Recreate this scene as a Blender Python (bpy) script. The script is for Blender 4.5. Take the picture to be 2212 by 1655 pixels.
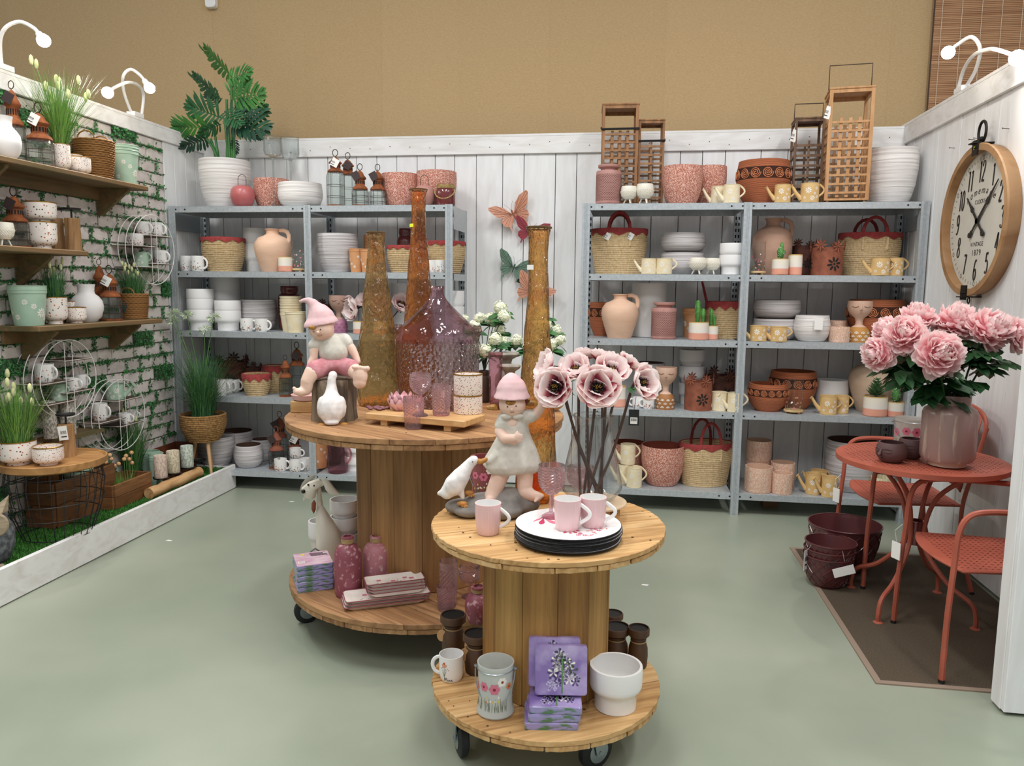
import bpy, math, random
from math import sin, cos, pi, radians as rad, sqrt
from mathutils import Vector, Matrix
for _o in list(bpy.data.objects): bpy.data.objects.remove(_o)
scene = bpy.context.scene
col = scene.collection
R_ = random.Random(7)
U = R_.uniform
# ---------------------------------------------------------------- camera
FPX = 1648.28
PIT, ROL, YAW = rad(7.109), rad(.5304), rad(-8.3596)
CAM = Vector((.6138, -4.9987, 1.4609))
FW = Vector((sin(YAW)*cos(PIT), cos(YAW)*cos(PIT), -sin(PIT)))
_r = Vector((cos(YAW), -sin(YAW), 0)); _u = _r.cross(FW)
RT = _r*cos(ROL)+_u*sin(ROL); UP = -_r*sin(ROL)+_u*cos(ROL)
cd = bpy.data.cameras.new('camera'); cam = bpy.data.objects.new('camera', cd); col.objects.link(cam)
cd.sensor_width = 36; cd.lens = FPX/2212*36; cd.clip_start = .05
m = Matrix((RT, UP, -FW)).transposed().to_4x4(); m.translation = CAM
cam.matrix_world = m
scene.camera = cam
vs = scene.view_settings
vs.view_transform = 'Standard'; vs.look = 'None'; vs.exposure = 0.0; vs.gamma = 1; vs.use_curve_mapping = False
# ---------------------------------------------------------------- world + ceiling light
w = bpy.data.worlds.new('world'); scene.world = w; w.use_nodes = True
w.node_tree.nodes['Background'].inputs[0].default_value = (.97, .99, 1, 1)
w.node_tree.nodes['Background'].inputs[1].default_value = .46
def area(name, loc, sx, sy, e, colr=(1, .995, .985), tgt=None):
    l = bpy.data.lights.new(name, 'AREA'); l.shape = 'RECTANGLE'; l.size = sx; l.size_y = sy; l.energy = e; l.color = colr
    o = bpy.data.objects.new(name, l); col.objects.link(o); o.location = loc
    if tgt: o.rotation_euler = (Vector(tgt)-Vector(loc)).to_track_quat('-Z', 'Y').to_euler()
    return o
for _x in (-2.0, .4, 2.6):
    for _y in (-5.6, -2.6):
        area('ceiling_light', (_x, _y, 4.6), .35, 1.6, 46 if _y < -4 else 68)
def lin(h):
    h = h.lstrip('#'); o = []
    for i in (0, 2, 4):
        c = int(h[i:i+2], 16)/255; o.append(c/12.92 if c <= .04045 else ((c+.055)/1.055)**2.4)
    return (*o, 1)
# ---------------------------------------------------------------- pixel helpers (photo pixels -> world points)
def ray(px, py): return FW*FPX + RT*(px-1106) - UP*(py-827.5)
def at(px, py, ax, val):
    d = ray(px, py); i = 'XYZ'.index(ax); return CAM + d*((val-CAM[i])/d[i])
def ppm(p): return FPX/((Vector(p)-CAM).dot(FW))
def sp(px, w, ytop, z, Y):
    """upright thing seen at pixel column px, w pixels wide, top at row ytop, standing at height z, depth Y -> loc, radius, height"""
    t = at(px, ytop, 'Y', Y); h = t.z-z
    d = CAM; lo = t
    for _ in range(3):
        # column at mid height
        k = (t.z+z)/2
        yy = 827.5
        # find row of mid height
        p = Vector((lo.x, Y, k)); dd = p-CAM; q = dd.dot(FW); yy = 827.5-FPX*dd.dot(UP)/q
        lo = at(px, yy, 'Y', Y)
    loc = Vector((lo.x, Y, z))
    return loc, w/2/ppm((lo.x, Y, k)), h
# ---------------------------------------------------------------- materials
_mats = {}
def M(name, c1, rough=.5, metal=0, c2=None, pat='noise', sc=(8, 8, 8), lo=.4, hi=.6, bump=0, det=3, tr=0, ior=1.45, coat=0, emit=0, sub=0, bsc=None, c3=None):
    if name in _mats: return _mats[name]
    mt = bpy.data.materials.new(name); mt.use_nodes = True; nt = mt.node_tree; N = nt.nodes; L = nt.links
    b = N['Principled BSDF']; b.inputs['Roughness'].default_value = rough; b.inputs['Metallic'].default_value = metal
    b.inputs['Base Color'].default_value = lin(c1)
    if tr: b.inputs['Transmission Weight'].default_value = tr; b.inputs['IOR'].default_value = ior
    if coat: b.inputs['Coat Weight'].default_value = coat; b.inputs['Coat Roughness'].default_value = .08
    if sub: b.inputs['Subsurface Weight'].default_value = sub; b.inputs['Subsurface Radius'].default_value = (.01, .006, .004)
    if emit: b.inputs['Emission Color'].default_value = lin(c1); b.inputs['Emission Strength'].default_value = emit
    if c2 or bump:
        tc = N.new('ShaderNodeTexCoord'); mp = N.new('ShaderNodeMapping'); L.new(tc.outputs['Object'], mp.inputs[0])
        mp.inputs['Scale'].default_value = sc
        if pat == 'wood':
            t = N.new('ShaderNodeTexNoise'); t.inputs['Scale'].default_value = 1; t.inputs['Detail'].default_value = 6; t.inputs['Distortion'].default_value = 1.2
            out = t.outputs[0]
        elif pat == 'wave':
            t = N.new('ShaderNodeTexWave'); t.bands_direction = 'Z'; t.inputs['Scale'].default_value = 1; t.inputs['Distortion'].default_value = 1.5; t.inputs['Detail'].default_value = 1; t.inputs['Detail Scale'].default_value = 3
            out = t.outputs[1]
        elif pat in ('dots', 'dots2'):
            t = N.new('ShaderNodeTexVoronoi'); t.inputs['Scale'].default_value = 1
            out = t.outputs['Distance']
        elif pat == 'z':
            sx = N.new('ShaderNodeSeparateXYZ'); L.new(mp.outputs[0], sx.inputs[0]); out = sx.outputs[2]; t = None
        else:
            t = N.new('ShaderNodeTexNoise'); t.inputs['Scale'].default_value = 1; t.inputs['Detail'].default_value = det
            out = t.outputs[0]
        if t: L.new(mp.outputs[0], t.inputs['Vector'])
        if c2:
            rp = N.new('ShaderNodeValToRGB'); e = rp.color_ramp.elements
            e[0].position = lo; e[0].color = lin(c1); e[1].position = hi; e[1].color = lin(c2)
            if c3:
                q = e.new(min(.99, hi+(hi-lo))); q.color = lin(c3)
            if pat == 'dots2':   # painted dots, two ink colours over a ground
                e[0].color = lin(c2); e[1].color = lin(c1)
                r2 = N.new('ShaderNodeValToRGB'); f = r2.color_ramp.elements
                f[0].position = .45; f[0].color = lin(c2); f[1].position = .5; f[1].color = lin(c3)
                if len(e) > 2: e.remove(e[2])
                rp.color_ramp.interpolation = 'LINEAR'
                L.new(t.outputs['Color'], r2.inputs[0])
                mx = N.new('ShaderNodeMix'); mx.data_type = 'RGBA'
                r3 = N.new('ShaderNodeValToRGB'); g = r3.color_ramp.elements; g[0].position = lo; g[1].position = hi
                L.new(out, r3.inputs[0]); L.new(r3.outputs[0], mx.inputs[0]); L.new(r2.outputs[0], mx.inputs[6]); mx.inputs[7].default_value = lin(c1)
                L.new(mx.outputs[2], b.inputs['Base Color'])
            else:
                L.new(out, rp.inputs[0]); L.new(rp.outputs[0], b.inputs['Base Color'])
        if bump:
            bp = N.new('ShaderNodeBump'); bp.inputs['Strength'].default_value = min(1, abs(bump)); bp.inputs['Distance'].default_value = .004
            bp.invert = bump < 0
            if bsc:
                m2 = N.new('ShaderNodeMapping'); m2.inputs['Scale'].default_value = bsc; L.new(tc.outputs['Object'], m2.inputs[0])
                t2 = N.new('ShaderNodeTexNoise'); t2.inputs['Scale'].default_value = 1; t2.inputs['Detail'].default_value = 3; L.new(m2.outputs[0], t2.inputs['Vector']); out = t2.outputs[0]
            L.new(out, bp.inputs['Height']); L.new(bp.outputs[0], b.inputs['Normal'])
    _mats[name] = mt; return mt
def glass(name, c1, rough=.02, bump=0, sc=(60, 60, 60), refr=.35, pat='noise', ior=1.12, frost=0, milk=0):
    """thin blown glass: tinted see-through + slight refraction + mirror-like skin"""
    if name in _mats: return _mats[name]
    c1 = '%02x%02x%02x' % tuple(int(255*(int(c1.lstrip('#')[i:i+2], 16)/255)**.5) for i in (0, 2, 4))
    mt = bpy.data.materials.new(name); mt.use_nodes = True; nt = mt.node_tree; N = nt.nodes; L = nt.links
    N.remove(N['Principled BSDF']); out = N['Material Output']
    tp = N.new('ShaderNodeBsdfTransparent'); tp.inputs[0].default_value = lin(c1)
    rf = N.new('ShaderNodeBsdfRefraction'); rf.inputs[0].default_value = lin(c1); rf.inputs['IOR'].default_value = ior; rf.inputs['Roughness'].default_value = frost
    gl = N.new('ShaderNodeBsdfGlossy'); gl.inputs['Roughness'].default_value = rough
    fr = N.new('ShaderNodeFresnel'); fr.inputs[0].default_value = 1.5
    m1 = N.new('ShaderNodeMixShader'); m1.inputs[0].default_value = refr
    m2 = N.new('ShaderNodeMixShader')
    L.new(tp.outputs[0], m1.inputs[1]); L.new(rf.outputs[0], m1.inputs[2]); L.new(fr.outputs[0], m2.inputs[0])
    ge = N.new('ShaderNodeNewGeometry'); ma = N.new('ShaderNodeMath'); ma.operation = 'MULTIPLY_ADD'; ma.inputs[1].default_value = -.8333; ma.inputs[2].default_value = 1.5
    L.new(ge.outputs['Backfacing'], ma.inputs[0]); L.new(ma.outputs[0], fr.inputs[0])
    if milk:
        df = N.new('ShaderNodeBsdfTranslucent'); df.inputs[0].default_value = lin(c1); d2 = N.new('ShaderNodeBsdfDiffuse'); d2.inputs[0].default_value = lin(c1)
        a1 = N.new('ShaderNodeMixShader'); a1.inputs[0].default_value = .5; L.new(df.outputs[0], a1.inputs[1]); L.new(d2.outputs[0], a1.inputs[2])
        a2 = N.new('ShaderNodeMixShader'); a2.inputs[0].default_value = milk; L.new(m1.outputs[0], a2.inputs[1]); L.new(a1.outputs[0], a2.inputs[2]); m1 = a2
    L.new(m1.outputs[0], m2.inputs[1]); L.new(gl.outputs[0], m2.inputs[2]); L.new(m2.outputs[0], out.inputs[0])
    if bump:
        tc = N.new('ShaderNodeTexCoord'); mp = N.new('ShaderNodeMapping'); mp.inputs['Scale'].default_value = sc; L.new(tc.outputs['Object'], mp.inputs[0])
        t = N.new('ShaderNodeTexVoronoi' if pat == 'dots' else 'ShaderNodeTexNoise'); t.inputs['Scale'].default_value = 1; L.new(mp.outputs[0], t.inputs['Vector'])
        bp = N.new('ShaderNodeBump'); bp.inputs['Strength'].default_value = bump; bp.inputs['Distance'].default_value = .02
        L.new(t.outputs[0], bp.inputs['Height'])
        for n in (rf, gl, fr): L.new(bp.outputs[0], n.inputs['Normal'])
    _mats[name] = mt; return mt
# ---------------------------------------------------------------- mesh builder
class MB:
    def __init__(s): s.v = []; s.f = []; s.m = []
    def add(s, vs, fs, mi=0):
        b = len(s.v); s.v += [tuple(p) for p in vs]; s.f += [tuple(b+i for i in q) for q in fs]; s.m += [mi]*len(fs); return b
    def lathe(s, prof, n=28, c=(0, 0, 0), mi=0, sx=1, sy=1, fn=None, mx=None):
        vs = []; fs = []; rows = []
        for k, (r, z) in enumerate(prof):
            if r < 1e-6: rows.append([len(vs)]); vs.append(Vector((0, 0, z)))
            else:
                row = []
                for i in range(n):
                    a = 2*pi*i/n; rr = fn(a, r, z, k) if fn else r
                    row.append(len(vs)); vs.append(Vector((rr*cos(a)*sx, rr*sin(a)*sy, z)))
                rows.append(row)
        for A, B in zip(rows, rows[1:]):
            if len(A) == 1 and len(B) == 1: continue
            for i in range(n):
                j = (i+1) % n
                if len(A) == 1: fs.append((A[0], B[j], B[i]))
                elif len(B) == 1: fs.append((A[i], A[j], B[0]))
                else: fs.append((A[i], A[j], B[j], B[i]))
        if mx: vs = [mx @ p for p in vs]
        c = Vector(c); return s.add([p+c for p in vs], fs, mi)
    def ball(s, c, r, n=12, mi=0, sx=1, sy=1, sz=1, mx=None):
        k = max(4, n//2); pr = [(r*sin(pi*i/k), -r*cos(pi*i/k)*sz) for i in range(k+1)]
        pr[0] = (0, pr[0][1]); pr[-1] = (0, pr[-1][1])
        return s.lathe(pr, n, c, mi, sx, sy, mx=mx)
    def box(s, c, d, mi=0, rz=0, mx=None):
        x, y, z = d[0]/2, d[1]/2, d[2]/2
        vs = [Vector(p) for p in ((-x, -y, -z), (x, -y, -z), (x, y, -z), (-x, y, -z), (-x, -y, z), (x, -y, z), (x, y, z), (-x, y, z))]
        if rz: q = Matrix.Rotation(rz, 3, 'Z'); vs = [q @ p for p in vs]
        if mx: vs = [mx @ p for p in vs]
        c = Vector(c); return s.add([p+c for p in vs], [(0, 3, 2, 1), (4, 5, 6, 7), (0, 1, 5, 4), (1, 2, 6, 5), (2, 3, 7, 6), (3, 0, 4, 7)], mi)
    def bb(s, x0, x1, y0, y1, z0, z1, mi=0): return s.box(((x0+x1)/2, (y0+y1)/2, (z0+z1)/2), (x1-x0, y1-y0, z1-z0), mi)
    def tube(s, path, r, n=6, closed=False, mi=0, flat=1):
        P = [Vector(p) for p in path]; k = len(P); rs = r if isinstance(r, (list, tuple)) else [r]*k
        T = []
        for i in range(k):
            a = P[(i-1) % k] if (closed or i) else P[0]; b = P[(i+1) % k] if (closed or i < k-1) else P[-1]
            d = b-a; T.append(d.normalized() if d.length > 1e-9 else Vector((0, 0, 1)))
        up = Vector((0, 0, 1)) if abs(T[0].z) < .9 else Vector((1, 0, 0))
        nn = (up-T[0]*up.dot(T[0])).normalized(); vs = []; fs = []
        for i in range(k):
            if i: nn = (nn-T[i]*nn.dot(T[i])); nn = nn.normalized() if nn.length > 1e-6 else T[i].orthogonal().normalized()
            bn = T[i].cross(nn)
            for j in range(n):
                a = 2*pi*j/n; vs.append(P[i]+(nn*cos(a)*flat+bn*sin(a))*rs[i])
        for i in range(k if closed else k-1):
            for j in range(n):
                a, b = i*n, ((i+1) % k)*n; q = (j+1) % n; fs.append((a+j, a+q, b+q, b+j))
        if not closed: fs.append(tuple(range(n-1, -1, -1))); fs.append(tuple((k-1)*n+j for j in range(n)))
        return s.add(vs, fs, mi)
    def ring(s, c, R, r, n=24, k=6, axis='Z', mi=0, ry=None):
        ry = R if ry is None else ry; pts = []
        for i in range(n):
            a = 2*pi*i/n; x, y = R*cos(a), ry*sin(a)
            p = {'Z': (x, y, 0), 'Y': (x, 0, y), 'X': (0, x, y)}[axis]; pts.append(Vector(p)+Vector(c))
        return s.tube(pts, r, k, True, mi)
    def prism(s, poly, z0, z1, mi=0, mx=None):
        n = len(poly); vs = [Vector((x, y, z0)) for x, y in poly]+[Vector((x, y, z1)) for x, y in poly]
        if mx: vs = [mx @ p for p in vs]
        return s.add(vs, [tuple(range(n-1, -1, -1)), tuple(range(n, 2*n))]+[(i, (i+1) % n, n+(i+1) % n, n+i) for i in range(n)], mi)
    def build(s, name, mats, parent=None, loc=None, rz=0, smooth=True, ang=40):
        me = bpy.data.meshes.new(name); me.from_pydata(s.v, [], s.f)
        mats = mats if isinstance(mats, (list, tuple)) else [mats]
        for q in mats: me.materials.append(q)
        if len(mats) > 1: me.polygons.foreach_set('material_index', s.m)
        me.polygons.foreach_set('use_smooth', [smooth]*len(me.polygons))
        if smooth: me.set_sharp_from_angle(angle=rad(ang))
        me.update()
        o = bpy.data.objects.new(name, me); col.objects.link(o)
        if parent: o.parent = parent
        if loc is not None: o.location = loc
        if rz: o.rotation_euler = (0, 0, rz)
        return o
def bev(o, wd=.003, seg=1):
    b = o.modifiers.new('bevel', 'BEVEL'); b.width = wd; b.segments = seg; b.limit_method = 'ANGLE'; b.angle_limit = rad(40); return o
def tag(o, label, cat, group=None):
    o['label'] = label; o['category'] = cat
    if group: o['group'] = group
    return o
def E(name, loc, label, cat, group=None, rz=0):
    o = bpy.data.objects.new(name, None); col.objects.link(o); o.location = loc; o.rotation_euler = (0, 0, rz); o.empty_display_size = .05
    return tag(o, label, cat, group)
def kids(o): return [c for c in bpy.data.objects if c.parent == o]
def dup(o, loc, label=None, rz=None, group=None, sc=None, parent=None):
    c = o.copy(); col.objects.link(c)
    if parent: c.parent = parent
    else:
        c.location = loc
        if rz is not None: c.rotation_euler = (0, 0, rz)
        if sc: c.scale = (sc, sc, sc) if not isinstance(sc, (tuple, list)) else sc
        if label: c['label'] = label
        if group: c['group'] = group
    for ch in o.children: dup(ch, None, parent=c)
    return c
def struct(o): o['kind'] = 'structure'; return o
def stuff(o): o['kind'] = 'stuff'; return o
def wall_(prof_r, prof_z): return list(zip(prof_r, prof_z))
def shell(prof, t=.004, base=True):
    """outer profile bottom->top turned into a vessel with an inside"""
    out = [(0, prof[0][1])]+list(prof)
    inn = [(max(r-t, .001), z) for r, z in reversed(prof)]
    inn = [(r, max(z, prof[0][1]+t*1.5)) for r, z in inn]
    return out+inn+[(0, prof[0][1]+t*1.5)]
def rint(prof, z):
    for (r0, z0), (r1, z1) in zip(prof, prof[1:]):
        if z0 <= z <= z1 and z1 > z0: return r0+(r1-r0)*(z-z0)/(z1-z0)
    return prof[-1][0] if z > prof[-1][1] else prof[0][0]
# painted motifs that follow a turned body
def blob(mb, prof, a0, z0, shape, mi, eps=.0007):
    vs = []; r0 = rint(prof, z0)
    for dx, dz in [(0, 0)]+shape:
        z = z0+dz; r = rint(prof, z)+eps; a = a0+dx/max(r, .01); vs.append((r*cos(a), r*sin(a), z))
    n = len(shape); mb.add(vs, [(0, 1+i, 1+(i+1) % n) for i in range(n)], mi)
def ell(a, b, rot=0, ox=0, oz=0, n=7):
    o = []
    for i in range(n):
        t = 2*pi*i/n; x, y = a*cos(t), b*sin(t); o.append((ox+x*cos(rot)-y*sin(rot), oz+x*sin(rot)+y*cos(rot)))
    return o
def daisy(mb, prof, a0, z0, R, n=9, mi=0, hub=True):
    for i in range(n):
        t = 2*pi*i/n+.2; x, y = R*.62*cos(t), R*.62*sin(t)
        sh = ell(R*.38, R*.17, t, n=6)
        vs = []
        z = z0+y; r = rint(prof, z)+.0008; blob_a = a0+x/max(r, .01)
        blob(mb, prof, blob_a, z, sh, mi)
    if hub: blob(mb, prof, a0, z0, ell(R*.17, R*.17), mi)
# ================================================================ ROOM
XL, XR, YB = -2.57, 2.42, .53
ZS = [2.0, 1.5564, 1.1387, .6776, .1463]       # shelf heights, top to bottom
WHITE = M('white_board_paint', '#eff0f1', .5, c2='#e2e1e0', pat='wood', sc=(14, 14, 2.2), lo=.35, hi=.75, bump=.25)
WHITE2 = M('white_wash_paint', '#eeedec', .55, c2='#dad5d0', pat='wood', sc=(3, 9, 16), lo=.42, hi=.8, bump=.3)
DARKG = M('dark_gap', '#1c1a18', .9)
mb = MB(); mb.add([(-7, -10, 0), (7, -10, 0), (7, 1.5, 0), (-7, 1.5, 0)], [(0, 1, 2, 3)])
FL = M('sage_green_floor_coating', '#8c9584', .34, c2='#9ba190', sc=(1.3, 1.3, 1), lo=.35, hi=.68, det=9, bump=.02, bsc=(40, 40, 40))
struct(mb.build('floor', FL))
# rear hall wall with beige fabric panels
FAB = [M('beige_hessian_%d' % i, c, .95, c2=d, pat='noise', sc=(60, 1, 260), lo=.3, hi=.75, det=4, bump=.35) for i, (c, d) in enumerate((('#b69970', '#c5a97f'), ('#b5986f', '#c4a87e'), ('#b79a71', '#c6aa80')))]
mb = MB(); mb.bb(-7, 7, .84, .95, 0, 6); wr = struct(mb.build('wall_rear', M('hall_wall', '#a08258', .95)))
xs = [-7, -5.7, -4.4, at(458, 60, 'Y', .83).x, at(660, 100, 'Y', .83).x, at(822, 100, 'Y', .83).x, at(992, 100, 'Y', .83).x, at(1185, 100, 'Y', .83).x, at(1440, 100, 'Y', .83).x, at(1768, 100, 'Y', .83).x, at(1925, 100, 'Y', .83).x, 3.6, 5.2, 7]
for i in range(len(xs)-1):
    mb = MB(); y = .828+.0015*(i % 2); mb.bb(xs[i]-.006, xs[i+1]+.006, y, .84, 0, 6); mb.build('fabric_panel', FAB[i % 3], wr, smooth=False)
# booth back wall: boards on battens
mb = MB(); mb.bb(XL-.06, XR+.06, YB+.018, YB+.05, 0, 2.5); wb = struct(mb.build('wall_back', DARKG, smooth=False))
lines = [537, 572, 619, 665, 708, 770, 814, 857, 901, 940, 982, 1029, 1086, 1132, 1200, 1246, 1300, 1352, 1410, 1469, 1517, 1566, 1643, 1701, 1760, 1815, 1870, 1921]
bx = [XL, -2.43, -2.28]+[at(x, 360, 'Y', YB).x for x in lines]+[XR]
for i, (a, b) in enumerate(zip(bx, bx[1:])):
    mb = MB(); d = U(-.002, .002); mb.bb(a+.0022, b-.0022, YB+d, YB+.018, 0.01, 2.42); bev(mb.build('board', WHITE, wb, smooth=False), .002)
mb = MB(); mb.bb(XL, XR, YB-.02, YB, 2.405, 2.525); t = bev(mb.build('trim_1', WHITE2, smooth=False)); struct(t)
NAIL = M('nail_steel', '#6d675f', .5, metal=.6)
mb = MB()
for x in [at(p, 300, 'Y', YB).x for p in range(500, 1930, 43)]: mb.box((x, YB-.0205, 2.44+U(0, .05)), (.006, .002, .006))
mb.build('nail', NAIL, t)
# right booth wall (clock wall)
mb = MB(); mb.bb(XR+.018, XR+.06, -2.3, YB+.05, 0, 2.52); wq = struct(mb.build('wall_right', DARKG, smooth=False))
y = YB; k = 0
while y > -2.25:
    wd = (.17, .12, .15, .11, .19, .13)[k % 6]; k += 1
    mb = MB(); d = U(-.002, .002); mb.bb(XR+d, XR+.018, max(y-wd, -2.28)+.0017, y-.0017, .01, 2.43); bev(mb.build('board', WHITE, wq, smooth=False), .002); y -= wd
mb = MB(); mb.bb(XR-.02, XR, -2.2, YB-.02, 2.425, 2.54); struct(bev(mb.build('trim_2', WHITE2, smooth=False)))
mb = MB(); mb.bb(XR-.02, XR+.06, -2.2, YB+.05, 2.54, 2.556); struct(mb.build('trim_3', WHITE2, smooth=False))
mb = MB(); mb.bb(XL-.06, XR-.02, YB-.02, YB+.05, 2.525, 2.54); struct(mb.build('trim_4', WHITE2, smooth=False))
# a few nails and hooks left in the clock wall
for px, py in ((2106, 302), (2117, 299), (2063, 320), (2045, 531), (2180, 278)):
    p = at(px, py, 'X', XR); mb = MB(); mb.tube([(0, 0, 0), (-.03, 0, .002)], .002, 5); mb.box((-.03, 0, .002), (.002, .007, .007))
    tag(mb.build('wall_nail', NAIL, loc=p), 'small steel nail sticking out of the white clock wall boards', 'nail', 'nails in the clock wall')
# wing at the booth entrance
mb = MB(); mb.bb(1.965, 3.2, -2.262, -2.215, 0.0, 2.5); ww = struct(mb.build('wall_entrance', DARKG, smooth=False))
x = 1.952; k = 0
while x < 3.1:
    wd = (.15, .19, .17)[k % 3]; k += 1
    mb = MB(); mb.bb(x, x+wd-.004, -2.284, -2.262, .012, 2.5); bev(mb.build('board', WHITE, ww, smooth=False), .002); x += wd
mb = MB(); mb.bb(1.948, 1.965, -2.262, -2.195, .012, 2.5); bev(mb.build('board', WHITE, ww, smooth=False), .002)
# left booth wall: white boards near the corner, white brick cladding with ivy
mb = MB(); mb.bb(XL-.06, XL-.012, -3.2, YB+.05, 0, 2.45); wl = struct(mb.build('wall_left', M('mortar', '#7f8078', .95, c2='#9a988f', sc=(30, 30, 30)), smooth=False))
for a, b in ((0.003, .13), (.13, .27), (.27, .40), (.40, YB)):
    mb = MB(); mb.bb(XL-.012, XL+.004, a+.002, b-.002, .01, 2.44); bev(mb.build('board', WHITE, wl, smooth=False), .002)
mb = MB(); mb.bb(XL-.012, XL+.018, -3.2, YB-.02, 2.44, 2.525); struct(bev(mb.build('trim_5', WHITE2, smooth=False)))
mb = MB(); mb.bb(XL-.06, XL+.018, -3.2, YB-.02, 2.525, 2.54); struct(mb.build('trim_6', WHITE2, smooth=False))
BR = [M('white_brick_%d' % i, c, .85, c2=d, sc=(18, 14, 22), lo=.35, hi=.7, det=6, bump=.5) for i, (c, d) in enumerate((('#e2dad6', '#cbc1bb'), ('#dbd2ce', '#c2b8b3'), ('#e6deda', '#d1c6c0')))]
LEAF = M('ivy_leaf', '#2c6a34', .55, c2='#4f9350', sc=(40, 40, 40), lo=.35, hi=.7)
IVD = M('ivy_dark', '#1f4a2a', .7, c2='#2f6b38', sc=(60, 60, 60))
ivy = MB()
def leaf_at(y, z, s, out=.0):
    a = U(0, 6.28); x = XL+U(.002, .016)+out
    p = []
    for k in range(4):
        t = a+k*pi/2; rr = s*(1.25 if k % 2 == 0 else .7); p.append((x+U(-.006, .008), y+rr*cos(t), z+rr*sin(t)))
    ivy.add(p, [(0, 1, 2, 3)], 0 if U(0, 1) < .7 else 1)
rowh = .082; z = .16; row = 0; nb = 0
while z < 2.43:
    y = 0.0-(.07 if row % 2 else 0)-U(0, .04); first = True
    lim = -2.02 if z < 1.0 else (-1.95+(z-1.0)*.36)
    if row % 2: pass
    ytop = 0.0
    segs = []
    while ytop > lim:
        wd = U(.13, .22) if not (first and row % 2) else .09
        first = False; segs.append((max(ytop-wd, lim-.1), ytop)); ytop -= wd
    for (a, b) in segs:
        h = min(rowh, 2.44-z)
        if U(0, 1) < .075:   # ivy-filled gap instead of a brick
            for _ in range(150): leaf_at(U(a, b), U(z, z+h), U(.006, .012), .002)
        else:
            mb = MB(); d = U(-.003, .004); g = .0035; zz = z+g+U(0, .002); z1 = z+h-g
            mb.bb(XL-.012, XL+d, a+g, b-g, zz, z1); o = mb.build('brick', BR[R_.randrange(3)], wl, smooth=False); bev(o, .004); nb += 1
        for _ in range(R_.choice((6, 16, 34, 52))): leaf_at(U(a, b), z+R_.gauss(0, .008), U(.005, .010))
        for _ in range(R_.choice((2, 8, 18, 30))): leaf_at(a+R_.gauss(0, .008), U(z, z+h), U(.005, .010))
    z += rowh; row += 1
stuff(ivy.build('ivy', [LEAF, IVD], wl, smooth=False))
# raised plinth with white-washed board and artificial turf
mb = MB(); mb.bb(XL, -2.175, -3.2, .045, 0, .14); pb = struct(mb.build('plinth', M('plinth_core', '#3c3a34', .9), smooth=False))
mb = MB(); mb.bb(-2.175, -2.15, -3.2, .065, 0.004, .175); bev(mb.build('front_board', WHITE2, pb, smooth=False))
mb = MB(); mb.bb(XL+.02, -2.175, .045, .065, 0.004, .16); bev(mb.build('end_board', WHITE2, pb, smooth=False))
GR = M('artificial_turf', '#2f6b25', .7, c2='#4d8a33', sc=(30, 30, 4), lo=.3, hi=.75)
mb = MB(); mb.bb(XL, -2.175, -2.9, .045, .14, .146, 1)
for _ in range(26000):
    x, y = U(XL+.01, -2.18), U(-2.25, .04); h = U(.008, .018); a = U(0, 6.28); dx, dy = cos(a)*.0028, sin(a)*.0028
    ox, oy = U(-.008, .008), U(-.008, .008)
    mb.add([(x-dx, y-dy, .146), (x+dx, y+dy, .146), (x+ox, y+oy, .146+h)], [(0, 1, 2)], 0)
stuff(mb.build('turf', [GR, M('turf_base', '#2a5420', .9)], pb, smooth=False))
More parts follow.
